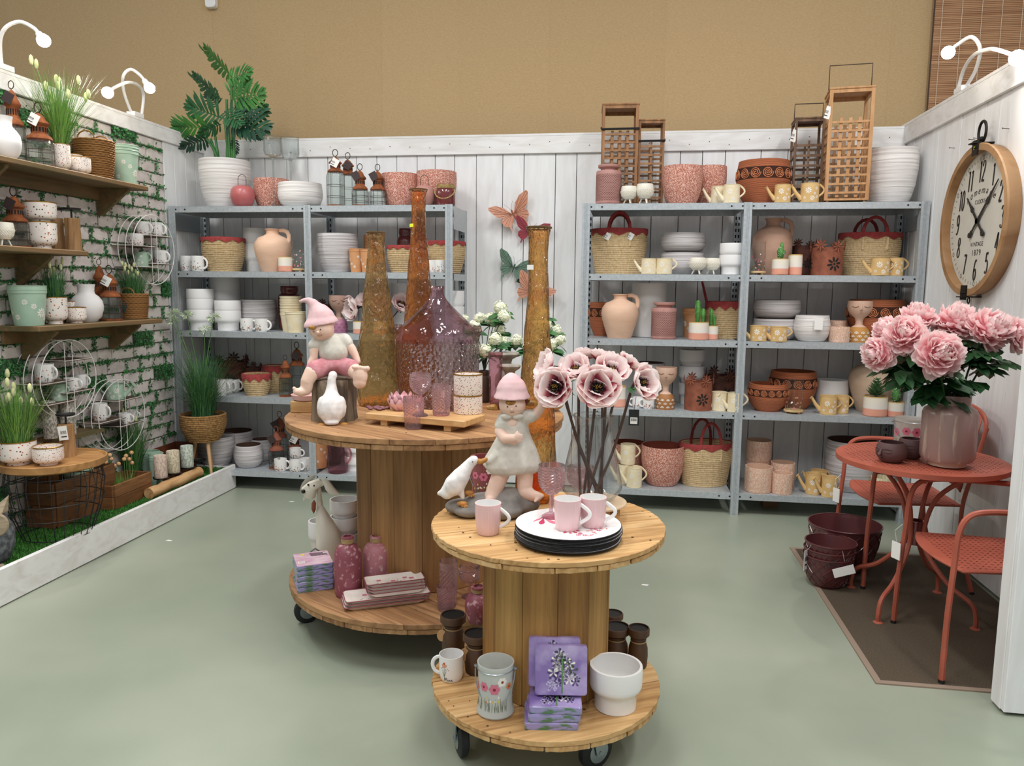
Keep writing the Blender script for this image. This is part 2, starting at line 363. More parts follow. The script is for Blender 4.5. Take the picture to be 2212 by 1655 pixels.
# ================================================================ SHELVING
GALV = M('galvanised_steel', '#c3c9cd', .4, metal=.35, c2='#aeb6bb', sc=(60, 60, 60), lo=.3, hi=.7, det=5)
GALVD = M('galvanised_dark', '#8d959b', .6, metal=.4)
BLK = M('black_bolt', '#15161a', .5)
def shelving(posts, label, ends):
    x0 = posts[0][0]; t = E('metal_shelving_unit', (x0, 0, 0), label, 'shelf', None)
    for i, (a, b) in enumerate(posts):
        wd = b-a
        mb = MB()
        # front upright: folded profile with two grooves
        pr = [(0, 0), (wd*.3, 0), (wd*.33, .004), (wd*.45, .004), (wd*.48, 0), (wd*.52, 0), (wd*.55, .004), (wd*.67, .004), (wd*.7, 0), (wd, 0), (wd, .006), (.004, .006), (.004, .05), (0, .05)]
        mb.prism([(a-x0+x, y) for x, y in pr], 0, 2.003)
        mb.build('post', GALV, t, smooth=False)
        mb = MB(); mb.bb(a-x0, b-x0, .444, .45, 0, 2.0); mb.bb(a-x0, a-x0+.004, .40, .45, 0, 2.0); mb.bb(b-x0-.004, b-x0, .40, .45, 0, 2.0)
        o = mb.build('post', GALV, t, smooth=False)
        mb = MB()
        for k in range(48):
            z = .03+k*.0405
            for xx in (a-x0+wd*.3, a-x0+wd*.7): mb.bb(xx-.005, xx+.005, .4425, .446, z, z+.02)
        mb.build('slot_holes', BLK, o, smooth=False)
    for j in range(len(posts)-1):
        a, b = posts[j][1]-x0, posts[j+1][0]-x0
        for k, z in enumerate(ZS):
            mb = MB()
            mb.bb(a, b, .002, .44, z-.0025, z)
            mb.bb(a, b, .002, .0045, z-.042, z); mb.bb(a, b, .0045, .016, z-.042, z-.04)
            mb.bb(a, b, .4375, .44, z-.042, z); mb.bb(a, a+.0025, .002, .44, z-.042, z); mb.bb(b-.0025, b, .002, .44, z-.042, z)
            s = mb.build('shelf_panel', GALV, t, smooth=False); bev(s, .0012)
            mb = MB()
            for xx in (a+.008, a+.075, b-.075, b-.008): mb.lathe([(0, -.003), (.006, -.003), (.006, .0), (0, 0)], 8, (xx, .001, z-.021), mx=Matrix.Rotation(pi/2, 3, 'X'))
            mb.build('bolt', BLK, s)
    for e in (0, len(posts)-1):
        xx = posts[e][0]-x0 if e == 0 else posts[e][1]-x0-.003
        mb = MB(); mb.bb(xx, xx+.003, .05, .40, 1.845, 1.995); mb.build('side_panel', GALVD if e == 0 else GALV, t, smooth=False)
        for z in ZS[1:]:
            mb = MB(); mb.bb(xx, xx+.003, .05, .40, z-.05, z-.005); mb.build('side_rail', GALV, t, smooth=False)
    return t
PL = [(-2.547, -2.4975), (-1.558, -1.508), (-.576, -.526)]
PR = [(.324, .374), (1.327, 1.3765), (2.360, 2.41)]
shelving(PL, 'galvanised metal shelving unit beside the ivy brick wall, palm pot on top', 0)
shelving(PR, 'galvanised metal shelving unit beside the clock wall, lattice lanterns on top', 0)
# ================================================================ SHELF GOODS: materials
CER = M('white_glazed_ceramic', '#efeeec', .22)
CERM = M('white_matt_ceramic', '#ebeaea', .5)
STR = M('ridged_white_ceramic', '#eeebe8', .6, c2='#cfc9c7', sc=(3, 3, 120), lo=.35, hi=.65, det=4, bump=.9)
STRG = M('ridged_grey_ceramic', '#d7d3d4', .6, c2='#a9a3a3', sc=(3, 3, 130), lo=.35, hi=.68, det=4, bump=.9)
BRIN = M('brown_clay_inside', '#5a4238', .9)
TSP = M('speckled_terracotta', '#b06551', .75, c2='#e6c0b1', sc=(190, 190, 150), lo=.46, hi=.6, det=4, bump=.25)
TIN = M('terracotta_inside', '#8f4634', .9)
PEA = M('peach_clay', '#e4c0a6', .7, c2='#dcb498', sc=(9, 9, 30), lo=.3, hi=.7, bump=.12)
TAU = M('taupe_clay', '#cfa893', .75, c2='#c49b85', sc=(8, 8, 24), lo=.3, hi=.7, bump=.1)
SAND = M('sand_clay', '#d8bda4', .75, c2='#cdb096', sc=(8, 8, 24), lo=.3, hi=.7, bump=.1)
OCH = M('ochre_enamel', '#dcb980', .42, c2='#d4ae70', sc=(12, 12, 12))
CRM = M('cream_enamel', '#efe2c2', .4, c2='#e6d6b0', sc=(10, 10, 10))
SAGE = M('sage_enamel', '#afcab4', .4, c2='#a2c0aa', sc=(10, 10, 10))
TAND = M('tan_daisy_clay', '#d29a6b', .6, c2='#c88d5d', sc=(12, 12, 12))
PRW = M('white_print', '#f6f2ea', .5)
PRR = M('rust_print', '#b9543a', .5); PRO = M('peach_print', '#e09a7c', .5); PRG = M('moss_print', '#5c6b4a', .5); PRK = M('charcoal_print', '#3c3836', .5); PRP = M('pink_print', '#d9758f', .5); PRY = M('yellow_print', '#e3c85a', .5)
FLO = M('meadow_print_ceramic', '#f1e8e0', .22, c2='#c0603f', c3='#4f4a48', pat='dots2', sc=(62, 62, 62), lo=.2, hi=.27)
FLS = M('speckled_glaze', '#efe6de', .22, c2='#b2543a', c3='#6d3b30', pat='dots2', sc=(120, 120, 120), lo=.22, hi=.3)
GOLD = M('gold_rim', '#b3893f', .28, metal=.9)
RUST = M('rusty_iron', '#9a5528', .8, c2='#6e3a1d', sc=(30, 30, 30), lo=.35, hi=.65, det=6, bump=.3)
RUSTD = M('dark_rust', '#5d3426', .8, c2='#42231b', sc=(24, 24, 24), lo=.35, hi=.65, det=5, bump=.2)
RUSTM = M('mid_rust', '#96573f', .8, c2='#7d4532', sc=(24, 24, 24), lo=.35, hi=.65, det=5, bump=.2)
WIRE = M('dark_wire', '#4a3c32', .55, metal=.5)
GLC = glass('clear_ribbed_glass', '#dfeae6', .03, .5, (240, 240, 3), .3)
CLG0 = glass('goblet_glass', '#e3e9e8', .02, .2, (20, 20, 20), .5, ior=1.2)
GLW = glass('clear_thin_glass', '#eef2f1', .02, .15, (12, 12, 12), .12)
SEA = M('seagrass', '#d8c098', .85, c2='#bfa274', pat='noise', sc=(90, 90, 60), lo=.35, hi=.68, bump=.5)
RED = M('brick_red_felt', '#9c3c3a', .9, c2='#8a3232', sc=(60, 60, 60), bump=.2)
ORW = M('orange_woven', '#cf7d54', .85, c2='#a65c3a', pat='wave', sc=(1, 1, 55), lo=.05, hi=.5, bump=.8)
ORD = M('orange_coil', '#d4875c', .85, c2='#b0653f', sc=(70, 70, 70), lo=.35, hi=.7, bump=.4)
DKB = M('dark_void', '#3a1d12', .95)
PPK = M('dusty_pink_metal', '#b98a82', .6, c2='#b08078', sc=(12, 12, 12))
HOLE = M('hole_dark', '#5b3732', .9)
OMB = M('ombre_ribbed_glaze', '#f0b09a', .35, pat='z', sc=(1, 1, 1))
TRI = M('pearl_cream_glaze', '#e9e4d6', .3)
TEXP = M('textured_blush_clay', '#dcae92', .85, c2='#ecd2c2', sc=(150, 150, 90), lo=.42, hi=.62, det=5, bump=.5)
DRED = M('dark_red_glass_glaze', '#6b2a2c', .18, coat=.5)
CARD = M('white_card', '#f2f0ec', .6); CARDK = M('dark_card', '#3b2c2c', .6); CARDB = M('black_card', '#17181a', .5)
BARS = M('barcode_ink', '#3a3a3c', .6); YEL = M('yellow_sticker', '#e6ef2c', .5)
LWOOD = M('pale_wood', '#d9bb8c', .6, c2='#c7a473', pat='wood', sc=(4, 40, 40), lo=.35, hi=.7)
def SB(u, row, px, w, ytop, Y):
    z = ZS[row]; L_ = sp(px, w, ytop, z, Y); PLACED.setdefault((u, row), []).append((L_[0].x, Y, L_[1]*.66)); return L_
def omb():   # white over salmon, two bands by height
    mt = OMB; nt = mt.node_tree; N = nt.nodes; L = nt.links; b = N['Principled BSDF']
    tc = N.new('ShaderNodeTexCoord'); sx = N.new('ShaderNodeSeparateXYZ'); L.new(tc.outputs['Generated'], sx.inputs[0])
    rp = N.new('ShaderNodeValToRGB'); e = rp.color_ramp.elements; e[0].position = .36; e[0].color = lin('#eeaa92'); e[1].position = .42; e[1].color = lin('#f1ece4')
    q = e.new(.93); q.color = lin('#efe6d2'); q = e.new(.97); q.color = lin('#c9a35a')
    L.new(sx.outputs[2], rp.inputs[0]); L.new(rp.outputs[0], b.inputs['Base Color'])
omb()
W = {}
for u_, nm in (('L', 'brick wall'), ('R', 'clock wall')):
    for k_, s_ in enumerate(('top of shelving by', 'second shelf by', 'third shelf by', 'fourth shelf by', 'bottom shelf by')): W[u_, k_] = 'on '+s_+' '+nm
PLACED = {}
def S(u, row, px, w, ytop, pos='f'):
    z = ZS[row]; Y = .2
    for _ in range(3):
        loc, r, h = sp(px, w, ytop, z, Y)
        if pos == 'f': Y = .03+r
        elif pos == 'b': Y = .425-r
        elif pos == 'm': Y = .225
        else: Y = pos
    loc, r, h = sp(px, w, ytop, z, Y); L0 = PLACED.setdefault((u, row), [])
    for _ in range(6):
        worst = 0
        for x, y, q in L0:
            need = (r+q)*.93; dx = abs(loc.x-x); dy = loc.y-y
            if dx < need and dx*dx+dy*dy < need*need:
                g = sqrt(need*need-dx*dx)-abs(dy)
                if g > abs(worst): worst = g if dy > 0 else -g
        if abs(worst) < .002: break
        Y = max(r*.8+.012, min(.445-r, loc.y+worst)); loc, r, h = sp(px, w, ytop, z, Y)
    L0.append((loc.x, loc.y, r)); return loc, r, h
PF = {
    'egg': [(.58, 0), (.66, .012), (.8, .14), (.92, .36), (.99, .62), (1, .8), (.985, 1)],
    'bowl': [(.62, 0), (.7, .02), (.88, .16), (.98, .4), (1, .6), (.95, 1)],
    'round': [(.62, 0), (.72, .03), (.9, .2), (.99, .45), (1, .62), (.93, .9), (.9, 1)],
    'taper': [(.74, 0), (.76, .01), (.98, .9), (1, .91), (1, 1)],
    'tier': [(.76, 0), (.79, .015), (.8, .36), (.84, .41), (.95, .47), (.99, .53), (1, .6), (1, .97), (.99, 1)],
    'cyl': [(.93, 0), (.97, .01), (1, .06), (1, 1)],
    'foot': [(.58, 0), (.6, .01), (.57, .12), (.7, .14), (.9, .2), (.98, .3), (1, .4), (1, .98), (.99, 1)],
    'jar': [(.85, 0), (.97, .03), (1, .1), (1, .72), (.92, .8), (.74, .83), (.72, .86), (.78, .9), (.78, .985), (.75, 1)],
    'ball': [(.45, 0), (.6, .03), (.85, .18), (.98, .4), (1, .55), (.93, .78), (.75, .93), (.5, .985), (.42, .99), (.42, 1)],
    'jug': [(.62, 0), (.64, .01), (.8, .22), (.95, .42), (1, .56), (.96, .68), (.78, .79), (.46, .85), (.36, .88), (.34, .93), (.37, .97), (.42, .985), (.42, 1)],
    'cup': [(.9, 0), (.97, .02), (1, .08), (1, 1)],
    'mug': [(.8, 0), (.86, .02), (.93, .12), (1, .3), (1, 1)],
    'can': [(.95, 0), (1, .02), (1, 1)],
}
def prof(kind, r, h): return [(a*r, b*h) for a, b in PF[kind]]
def vessel(name, kind, L_, mat, label=None, cat=None, group=None, t=.006, n=36, rz=0, fn=None, inner=None, parent=None):
    loc, r, h = L_; p = prof(kind, r, h); mb = MB()
    if inner:
        q = shell(p, t); k = len(p)+1
        mb.lathe(q[:k+1], n, fn=fn, mi=0); mb.lathe(q[k:], n, mi=1)
        o = mb.build(name, [mat, inner], parent, loc, rz)
    else:
        mb.lathe(shell(p, t), n, fn=fn); o = mb.build(name, mat, parent, loc, rz)
    if label: tag(o, label, cat, group)
    return o
def card_tag(parent, p, w=.03, h=.045, mat=None, rz=0, tilt=0, bars=True, name='price_tag', string=None, back=None):
    mb = MB(); mx = Matrix.Rotation(rz, 3, 'Z') @ Matrix.Rotation(tilt, 3, 'Y')
    mb.box((0, 0, -h/2), (w, .0015, h), 0, mx=mx)
    if bars:
        for k in range(6): mb.box(mx @ Vector((-w*.3+k*w*.11, -.001, -h*.45)), (w*.05, .001, h*.22), 1, mx=mx)
        mb.box(mx @ Vector((0, -.001, -h*.75)), (w*.6, .001, h*.08), 1, mx=mx)
    mb.v = [(v[0]+p[0], v[1]+p[1], v[2]+p[2]) for v in mb.v]
    if string: mb.tube([p, ((p[0]+string[0])/2, (p[1]+string[1])/2-.004, (p[2]+string[2])/2-.004), string], .0007, 4)
    return mb.build(name, [mat or CARD, BARS], parent, smooth=False)
def mug(L_, label, hr=0, pr=1, group='printed mugs', body=None, seed=0, parent=None):
    loc, r, h = L_; t = E('mug', loc, label, 'mug', group)
    p = prof('mug', r, h); mb = MB(); mb.lathe(shell(p, .003), 28); mb.build('cup', body or CER, t)
    mb = MB(); pts = []
    for k in range(9):
        a = -pi/2+pi*k/8; pts.append(((r*.96+r*.62*cos(a))*1, 0, h*.52+h*.33*sin(a)))
    mb.tube([(q[0], 0, q[2]) for q in pts], r*.13, 6, flat=1.2); mb.build('handle', body or CER, t, rz=hr)
    rr = random.Random(seed+int(loc.x*1000)); mb = MB()
    if pr:
        a0 = hr-pi/2 if abs(sin(hr)) < .5 else -pi/2
        a0 = -pi/2
        for _ in range(26 if pr == 1 else 14):
            a = a0+rr.gauss(0, .75); z = h*(.08+abs(rr.gauss(0, .26))); z = min(z, h*.8); s = r*rr.uniform(.05, .11)
            blob(mb, p, a, z, ell(s, s*rr.uniform(.5, 1), rr.uniform(0, 3), n=6), rr.choice((0, 0, 1, 2, 3)))
        for _ in range(7):
            a = a0+rr.gauss(0, .7); z = h*rr.uniform(.12, .3); blob(mb, p, a, z, ell(r*.018, h*.13, rr.uniform(-.3, .3)), 2)
        mb.build('flower_print', [PRR, PRO, PRG, PRK], t)
    return t
def can(L_, label, mat=OCH, rz=pi, group='daisy watering cans', pmat=None, daisies=True, rose=.1):
    """small watering can, spout along local +X"""
    loc, r, h = L_; t = E('watering_can', loc, label, 'watering can', group, rz)
    p = prof('can', r, h); mb = MB(); mb.lathe(shell(p, .0025), 26); mb.ring((0, 0, h), r, .0018, 26, 5); mb.build('body', mat, t)
    mb = MB(); mb.tube([(r*.9, 0, h*.2), (r*1.5, 0, h*.52), (r*1.95, 0, h*.86)], [r*.3, r*.21, r*.15], 10); mb.build('spout', mat, t)
    mb = MB(); d = Vector((.45, 0, .34)).normalized(); e = Vector((r*1.95, 0, h*.86)); mb.tube([e, e+d*r*.14], [r*.15, r*.15+r*rose], 12); mb.build('spout_rose', mat, t)
    mb = MB(); mb.tube([(-r*(.96+.6*sin(pi*k/8)), 0, h*(.97-.62*k/8)) for k in range(9)], r*.075, 5, flat=1.6); mb.build('handle', mat, t)
    if daisies:
        mb = MB()
        for s in (-1, 1):
            c = s*pi/2
            for da, zz, q in ((-.35, .62, .38), (.55, .72, .2), (.1, .22, .3), (.7, .3, .2), (-.75, .25, .18), (.35, .46, .17)): daisy(mb, p, c+s*da, h*zz, r*q, 8)
        mb.build('daisy_print', pmat or PRW, t)
    return t
def tri_pot(L_, label, group='three-legged cream pots'):
    loc, r, h = L_; t = E('tripod_pot', loc, label, 'pot', group)
    zz = h*.27; pr = [(.35*r, zz), (.62*r, zz+.03*h), (.88*r, zz+.2*h), (1*r, zz+.42*h), (.97*r, zz+.58*h), (.9*r, h)]
    mb = MB(); mb.lathe(shell(pr, .004), 28); mb.build('bowl', TRI, t)
    mb = MB()
    for row in range(6):
        for k in range(26):
            a = 2*pi*(k+.5*(row % 2))/26; z = zz+h*(.14+.055*row); q = rint(pr, z); mb.ball((q*cos(a), q*sin(a), z), r*.055, 5)
    stuff(mb.build('raised_dots', TRI, t))
    for k in range(3):
        a = -pi/2+2*pi*k/3+.35; mb = MB(); mb.tube([(r*.3*cos(a), r*.3*sin(a), zz+h*.06), (r*.62*cos(a), r*.62*sin(a), .002)], [r*.1, r*.07], 8); mb.build('leg', TRI, t)
    return t
def lantern(L_, label, glass_top=.6, ring=True, tagc=None, group='rusty jar lanterns', rz=0, mat=None, tag_side=1):
    """L_ height = glass + roof (ring above it)"""
    mat = mat or RUST
    loc, r, h = L_; t = E('jar_lantern', loc, label, 'lantern', group, rz); g = h*glass_top; rf = h-g
    mb = MB(); mb.lathe([(0, 0), (r*.96, 0), (r, .004), (r, h*.035), (r*.9, h*.04), (0, h*.04)], 24); mb.build('base', mat, t)
    pr = [(r*.88, h*.035), (r*.95, h*.06), (r*.95, g*.86), (r*.86, g*.95), (r*.72, g*1.01)]
    mb = MB(); mb.lathe(pr, 40, fn=lambda a, q, z, k: q*(1+.018*cos(a*20))); mb.build('glass_jar', GLC, t)
    mb = MB()
    for z in (g*.3, g*.62): mb.ring((0, 0, z), r*.985, .0014, 28, 4)
    for k in range(6):
        a = 2*pi*k/6+.3; mb.tube([(r*.985*cos(a), r*.985*sin(a), h*.03), (r*.985*cos(a), r*.985*sin(a), g*.9), (r*.8*cos(a), r*.8*sin(a), g*1.0)], .0012, 4)
    mb.build('wire_cage', WIRE, t)
    z0 = g*.985; q = [(r*.84, 0), (r*.9, .03), (r*.84, .12), (r*.62, .2), (r*.55, .24), (r*.55, .5), (r*.72, .56), (r*.74, .6), (r*.58, .7), (r*.5, .73), (r*.34, .88), (r*.14, .96), (0, 1)]
    mb = MB(); mb.lathe([(0, z0)]+[(a, z0+b*rf) for a, b in q], 24); ro = mb.build('roof', mat, t)
    mb = MB()
    for k in range(16):
        a = 2*pi*k/16; mb.box((r*.552*cos(a), r*.552*sin(a), z0+rf*.37), (.002, r*.11, rf*.16), rz=a)
    stuff(mb.build('vent_slots', DARKG, ro))
    mb = MB(); mb.ring((0, 0, h+r*.34), r*.3, r*.045, 18, 6, 'Y', ry=r*.38); mb.build('hanging_ring', WIRE if mat is RUST else mat, t)
    if tagc: card_tag(t, (tag_side*r*.25, -r*.8, h*.93), .05, .055, tagc, .2, .5*tag_side, bars=tagc is CARD, name='paper_tag', string=(0, 0, h+r*.1))
    return t
def rope(L_, label, handles=0, cat='basket', group='seagrass baskets with red rim', tags=0, rimh=.13, shape='b', name='seagrass_basket', hh=.5, rz=0, mouth=1):
    loc, r, h = L_; t = E(name, loc, label, cat, group, rz)
    if handles == 2: t.scale = (1, .66, 1)
    f = (lambda u: .74+.26*sin(min(1, u*1.45)*pi/2)) if shape == 'b' else (lambda u: .84+.16*min(1, u*1.6)) if shape == 's' else (lambda u: .8+.2*u)
    nr = max(8, int(h/.013)); rr = h/nr/2*1.12; mb = MB()
    mb.lathe([(0, .002), (f(0)*r-rr, .002)]+[(f(k/8)*r-rr*1.2, .004+h*k/8*.985) for k in range(9)], 24, mi=0)
    for k in range(nr):
        u = (k+.5)/nr; ph = U(0, 6)
        pts = [((f(u)*r-rr+U(-.001, .001))*cos(2*pi*i/26), (f(u)*r-rr+U(-.001, .001))*sin(2*pi*i/26), max(h*u, rr)+U(-.001, .001)) for i in range(26)]
        mb.tube(pts, rr, 5, True)
    mb.build('rope_coils', SEA, t)
    # felt rim with a scalloped edge
    mb = MB(); vs = []; fs = []; n = 60
    for i in range(n+1):
        a = 2*pi*i/n; q = f(1)*r+.003; sc = abs(((i/n*10) % 1)-.5)*2
        lowz = h*(1-rimh*.55-rimh*.6*(1-sc)); q2 = f(lowz/h)*r+.003
        vs += [(q2*cos(a), q2*sin(a), lowz), (q*cos(a), q*sin(a), h), ((q-.006)*cos(a), (q-.006)*sin(a), h+.004), ((q-.014)*cos(a), (q-.014)*sin(a), h-.0), ((q-.014)*cos(a), (q-.014)*sin(a), h*.72)]
    for i in range(n):
        for j in range(4): fs.append((i*5+j, i*5+5+j, i*5+6+j, i*5+j+1))
    mb.add(vs, fs); mb.build('felt_rim', RED, t, ang=60)
    for s in ((-1, 1) if handles else ()):
        y = s*r*.8; x = r*.38
        if handles == 2: pts = [(-x, y, h*.86)]+[(-x*cos(pi*k/8)*1.0, y*(1-.12*sin(pi*k/8)), h+hh*h*sin(pi*k/8)) for k in range(9)]+[(x, y, h*.86)]
        else: pts = [(s*r*.93, -r*.2, h*.9)]+[(s*r*(.95+.3*sin(pi*k/8)), -r*.25*cos(pi*k/8), h+hh*h*.6*sin(pi*k/8)) for k in range(9)]+[(s*r*.93, r*.2, h*.9)]
        mb = MB(); mb.tube(pts, r*.055, 7); hd = mb.build('handle', RED, t)
        if handles == 2:
            for e in (-1, 1):
                mb = MB(); q = sqrt(r*r-x*x)*1.0
                for k in range(5): mb.ball((e*x, s*q*.99, h*(.86-.055*k)), r*.05, 6, sz=1.3)
                mb.build('rope_knot', SEA, hd)
    for k in range(tags): card_tag(t, ((k*2-1)*r*.4, -r*.97, h*.9), .035, .045, CARD, 0, .5, name='price_tag')
    return t
def jug(L_, label, mat=PEA, rz=0, group='clay jugs'):
    loc, r, h = L_; t = E('clay_jug', loc, label, 'jug', group, rz); p = prof('jug', r, h)
    mb = MB(); mb.lathe(shell(p, .005), 36); mb.build('body', mat, t)
    mb = MB(); mb.tube([(r*.38, 0, h*.965), (r*.62, 0, h*.97), (r*.84, 0, h*.93), (r*.93, 0, h*.85), (r*.93, 0, h*.74), (r*.87, 0, h*.68)], [r*.06, r*.07, r*.075, r*.075, r*.07, r*.06], 8, flat=1.6); mb.build('handle', mat, t)
    return t
def tiers(u, row, px, w, tops, label, pos='f', mat=None, group='white stacked planters', lastw=None, frac=.5):
    """nested planters: tops listed from the lowest pot up"""
    loc, r, h = S(u, row, px, w, tops[0], pos); z = loc.z; o = vessel('planter', 'tier', (loc, r, h), mat or CERM, label+' lowest of its stack '+W[u, row] if len(tops) > 1 else label+' '+W[u, row], 'planter', group)
    for k, y in enumerate(tops[1:]):
        l2, r2, h2 = sp(px, w, y, z, loc.y); ln = 'topmost' if k == len(tops)-2 else 'middle'
        dup(o, (loc.x, loc.y, z+h2-h), label+' %s of its stack ' % ln+W[u, row])
def nest(L_, n, dz, name, mat, label, group, prt=None, cat='pot', taper=.76, rims=True):
    """flower pots nested in each other, rims showing"""
    loc, r, h = L_; t = E(name, loc, label % 'lowest', cat, group); p = [(taper*r, 0), (taper*r, .001), (.97*r, h*.9), (1.0*r, h*.9), (1.0*r, h)]
    mb = MB(); mb.lathe(shell(p, .0022), 30); mb.ring((0, 0, h), r, .002, 30, 5); mb.build('body', mat, t)
    if prt:
        mb = MB()
        for k in range(12): daisy(mb, p, k*2*pi/6+(.5 if k > 5 else 0), h*(.66 if k % 2 else .36)-(.12*h if k > 5 else 0), r*(.3 if k % 3 == 0 else .18), 9)
        mb.build('daisy_print', prt, t)
    for k in range(1, n): dup(t, (loc.x, loc.y, loc.z+k*dz), label % ('topmost' if k == n-1 else 'middle'))
    return t
def face_vase(L_, label, base=None, mat=None, pr=None, group='face vases', rz=0):
    loc, r, h = L_; t = E('face_vase', loc, label, 'vase', group, rz+math.atan2(CAM.x-loc.x, loc.y-CAM.y)); mat = mat or M('blush_bisque', '#d9b7a3', .7, c2='#cfa890', sc=(9, 9, 9))
    b = r*.86; p = [(b*.98, 0), (b, .01*h), (b*1.0, .22*h), (b*.9, .3*h), (b*.66, .365*h), (.3*r, .42*h), (.28*r, .5*h), (.36*r, .58*h), (.7*r, .66*h), (.92*r, .76*h), (1*r, .88*h), (.97*r, 1*h)]
    i = 4; mb = MB(); mb.lathe([(0, 0)]+p[:i+1], 30); bo = mb.build('patterned_base', base or OCH, t)
    mb = MB(); q = p[i:]; mb.lathe(q+[(rr-.005, z) for rr, z in reversed(q[3:])]+[(0, .62*h)], 30); mb.build('head', mat, t)
    mb = MB(); z0 = .82*h; rr = rint(p, z0)
    mb.add([(-.06*r, -rr*1.0, z0+.1*h), (.06*r, -rr*1.0, z0+.1*h), (0, -rr*1.2, z0-.02*h), (-.12*r, -rr*.98, z0-.035*h), (.12*r, -rr*.98, z0-.035*h), (0, -rr*1.0, z0+.13*h)], [(0, 2, 5), (5, 2, 1), (0, 3, 2), (2, 4, 1), (3, 4, 2)]); mb.build('nose', mat, t)
    mb = MB()
    for s in (-1, 1):
        pts = []
        for k in range(7):
            a = -pi/2+s*(.22+.09*k); zz = z0+.05*h-.022*h*sin(pi*k/6); q = rint(p, zz)+.001; pts.append((q*cos(a), q*sin(a), zz))
        mb.tube(pts, r*.022, 5)
    mb.build('closed_eyes', M('brown_line', '#7a5546', .7), t)
    mb = MB(); zz = .735*h; q = rint(p, zz)
    mb.ball((0, -q*.97, zz+.012*h), r*.11, 8, sz=.32, sy=.6); mb.ball((0, -q*.96, zz-.012*h), r*.09, 8, sz=.4, sy=.6); mb.build('lips', M('blush_lips', '#c98f80', .6), t)
    mb = MB(); pm = pr or PRW
    for row in range(3):
        for k in range(10):
            a = 2*pi*(k+.5*(row % 2))/10; z = h*(.045+.085*row); q = rint(p, z); n = 7; s = r*.17
            for ra, rb in ((1, .74), (.45, 0)):
                vs = []
                for j in range(n+1):
                    th = pi*j/n
                    for rad_ in (ra, rb): x, y = s*rad_*cos(th), s*rad_*sin(th); qq = rint(p, z+y)+.0008; aa = a+x/qq; vs.append((qq*cos(aa), qq*sin(aa), z+y))
                mb.add(vs, [(2*j, 2*j+2, 2*j+3, 2*j+1) for j in range(n)])
    mb.build('arch_print', pm, bo)
    return t
def flower_lantern(L_, label, mat=None, group='rusty flower lanterns', nfl=6):
    loc, r, h = L_; mat = mat or RUSTM; t = E('flower_lantern', loc, label, 'lantern', group); hb = h*.8
    mb = MB(); mb.lathe([(0, .001), (r, .001), (r, hb), (r-.003, hb), (r-.003, .004), (0, .004)], 32); mb.build('body', mat, t)
    for k in range(nfl):
        a = 2*pi*k/nfl-pi/2+.4; mb = MB(); z = hb+h*(.02+.05*(k % 2)); R = r*.5
        ct = Vector((r*1.01*cos(a), r*1.01*sin(a), z)); tx = Vector((-sin(a), cos(a), 0)); up = Vector((0, 0, 1)); nr_ = Vector((cos(a), sin(a), 0))
        for j in range(8):
            th = 2*pi*j/8; d = tx*cos(th)+up*sin(th); e = tx*-sin(th)+up*cos(th)
            mb.add([ct+nr_*.002, ct+d*R*.5+e*R*.15+nr_*.008, ct+d*R*.95+nr_*.004, ct+d*R*.5-e*R*.15+nr_*.008], [(0, 1, 2, 3)])
        mb.ball(ct+nr_*.004, R*.14, 8); mb.build('metal_flower', mat, t, smooth=False)
    p = [(r, 0), (r, hb)]; mb = MB()
    for k in range(3): daisy(mb, p, -pi/2+.25+k*2.1, hb*.4, r*.5, 8)
    mb.build('cut_out_flower', DARKG, t)
    return t
def perf_lantern(L_, label, group='perforated pink lanterns'):
    loc, r, h = L_; t = E('perforated_lantern', loc, label, 'lantern', group); hb = h*.84
    mb = MB(); mb.lathe([(0, 0), (r*.94, 0), (r*.94, h*.02), (r*.99, h*.03), (r, h*.05), (r, hb*.96), (r*.97, hb), (r*.62, hb+.004), (r*.58, h*.9), (r*.84, h*.93), (r*.86, h*.94), (r*.86, h*.995), (r*.83, h), (0, h)], 36); mb.build('body', PPK, t)
    mb = MB(); p = [(r, 0), (r, h)]
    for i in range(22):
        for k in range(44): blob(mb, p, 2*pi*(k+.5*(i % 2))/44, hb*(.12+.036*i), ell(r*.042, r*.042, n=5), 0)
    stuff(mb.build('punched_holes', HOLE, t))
    return t
def coil_pot(L_, label, group='orange coiled pots', kind='bowl'):
    loc, r, h = L_; t = E('coiled_pot', loc, label, 'pot', group)
    p = [(.6*r, 0), (.64*r, .01), (.84*r, .22*h), (.98*r, .5*h), (1*r, .56*h), (.985*r, .8*h), (.93*r, h)]
    mb = MB(); q = shell(p, .008); mb.lathe(q, 40); mb.build('woven_body', ORW, t)
    z0 = .70*h; R = h*.125; nn = max(8, int(2*pi*r/(R*2.12)))
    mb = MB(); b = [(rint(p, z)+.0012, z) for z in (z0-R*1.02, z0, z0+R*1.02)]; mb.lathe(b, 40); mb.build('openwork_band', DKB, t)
    for k in range(nn):
        a = 2*pi*k/nn-pi/2; q = rint(p, z0)+.003; ct = Vector((q*cos(a), q*sin(a), z0)); tx = Vector((-sin(a), cos(a), 0)); nr_ = Vector((cos(a), sin(a), 0))
        pts = []
        for j in range(46):
            th = j*.42; rr = R*(.06+.9*j/45); x, y = rr*cos(th), rr*sin(th); aa = a+x/q; pts.append((q*cos(aa), q*sin(aa), z0+y))
        mb = MB(); mb.tube(pts, R*.085, 4); mb.build('coil_disc', ORD, t)
    return t
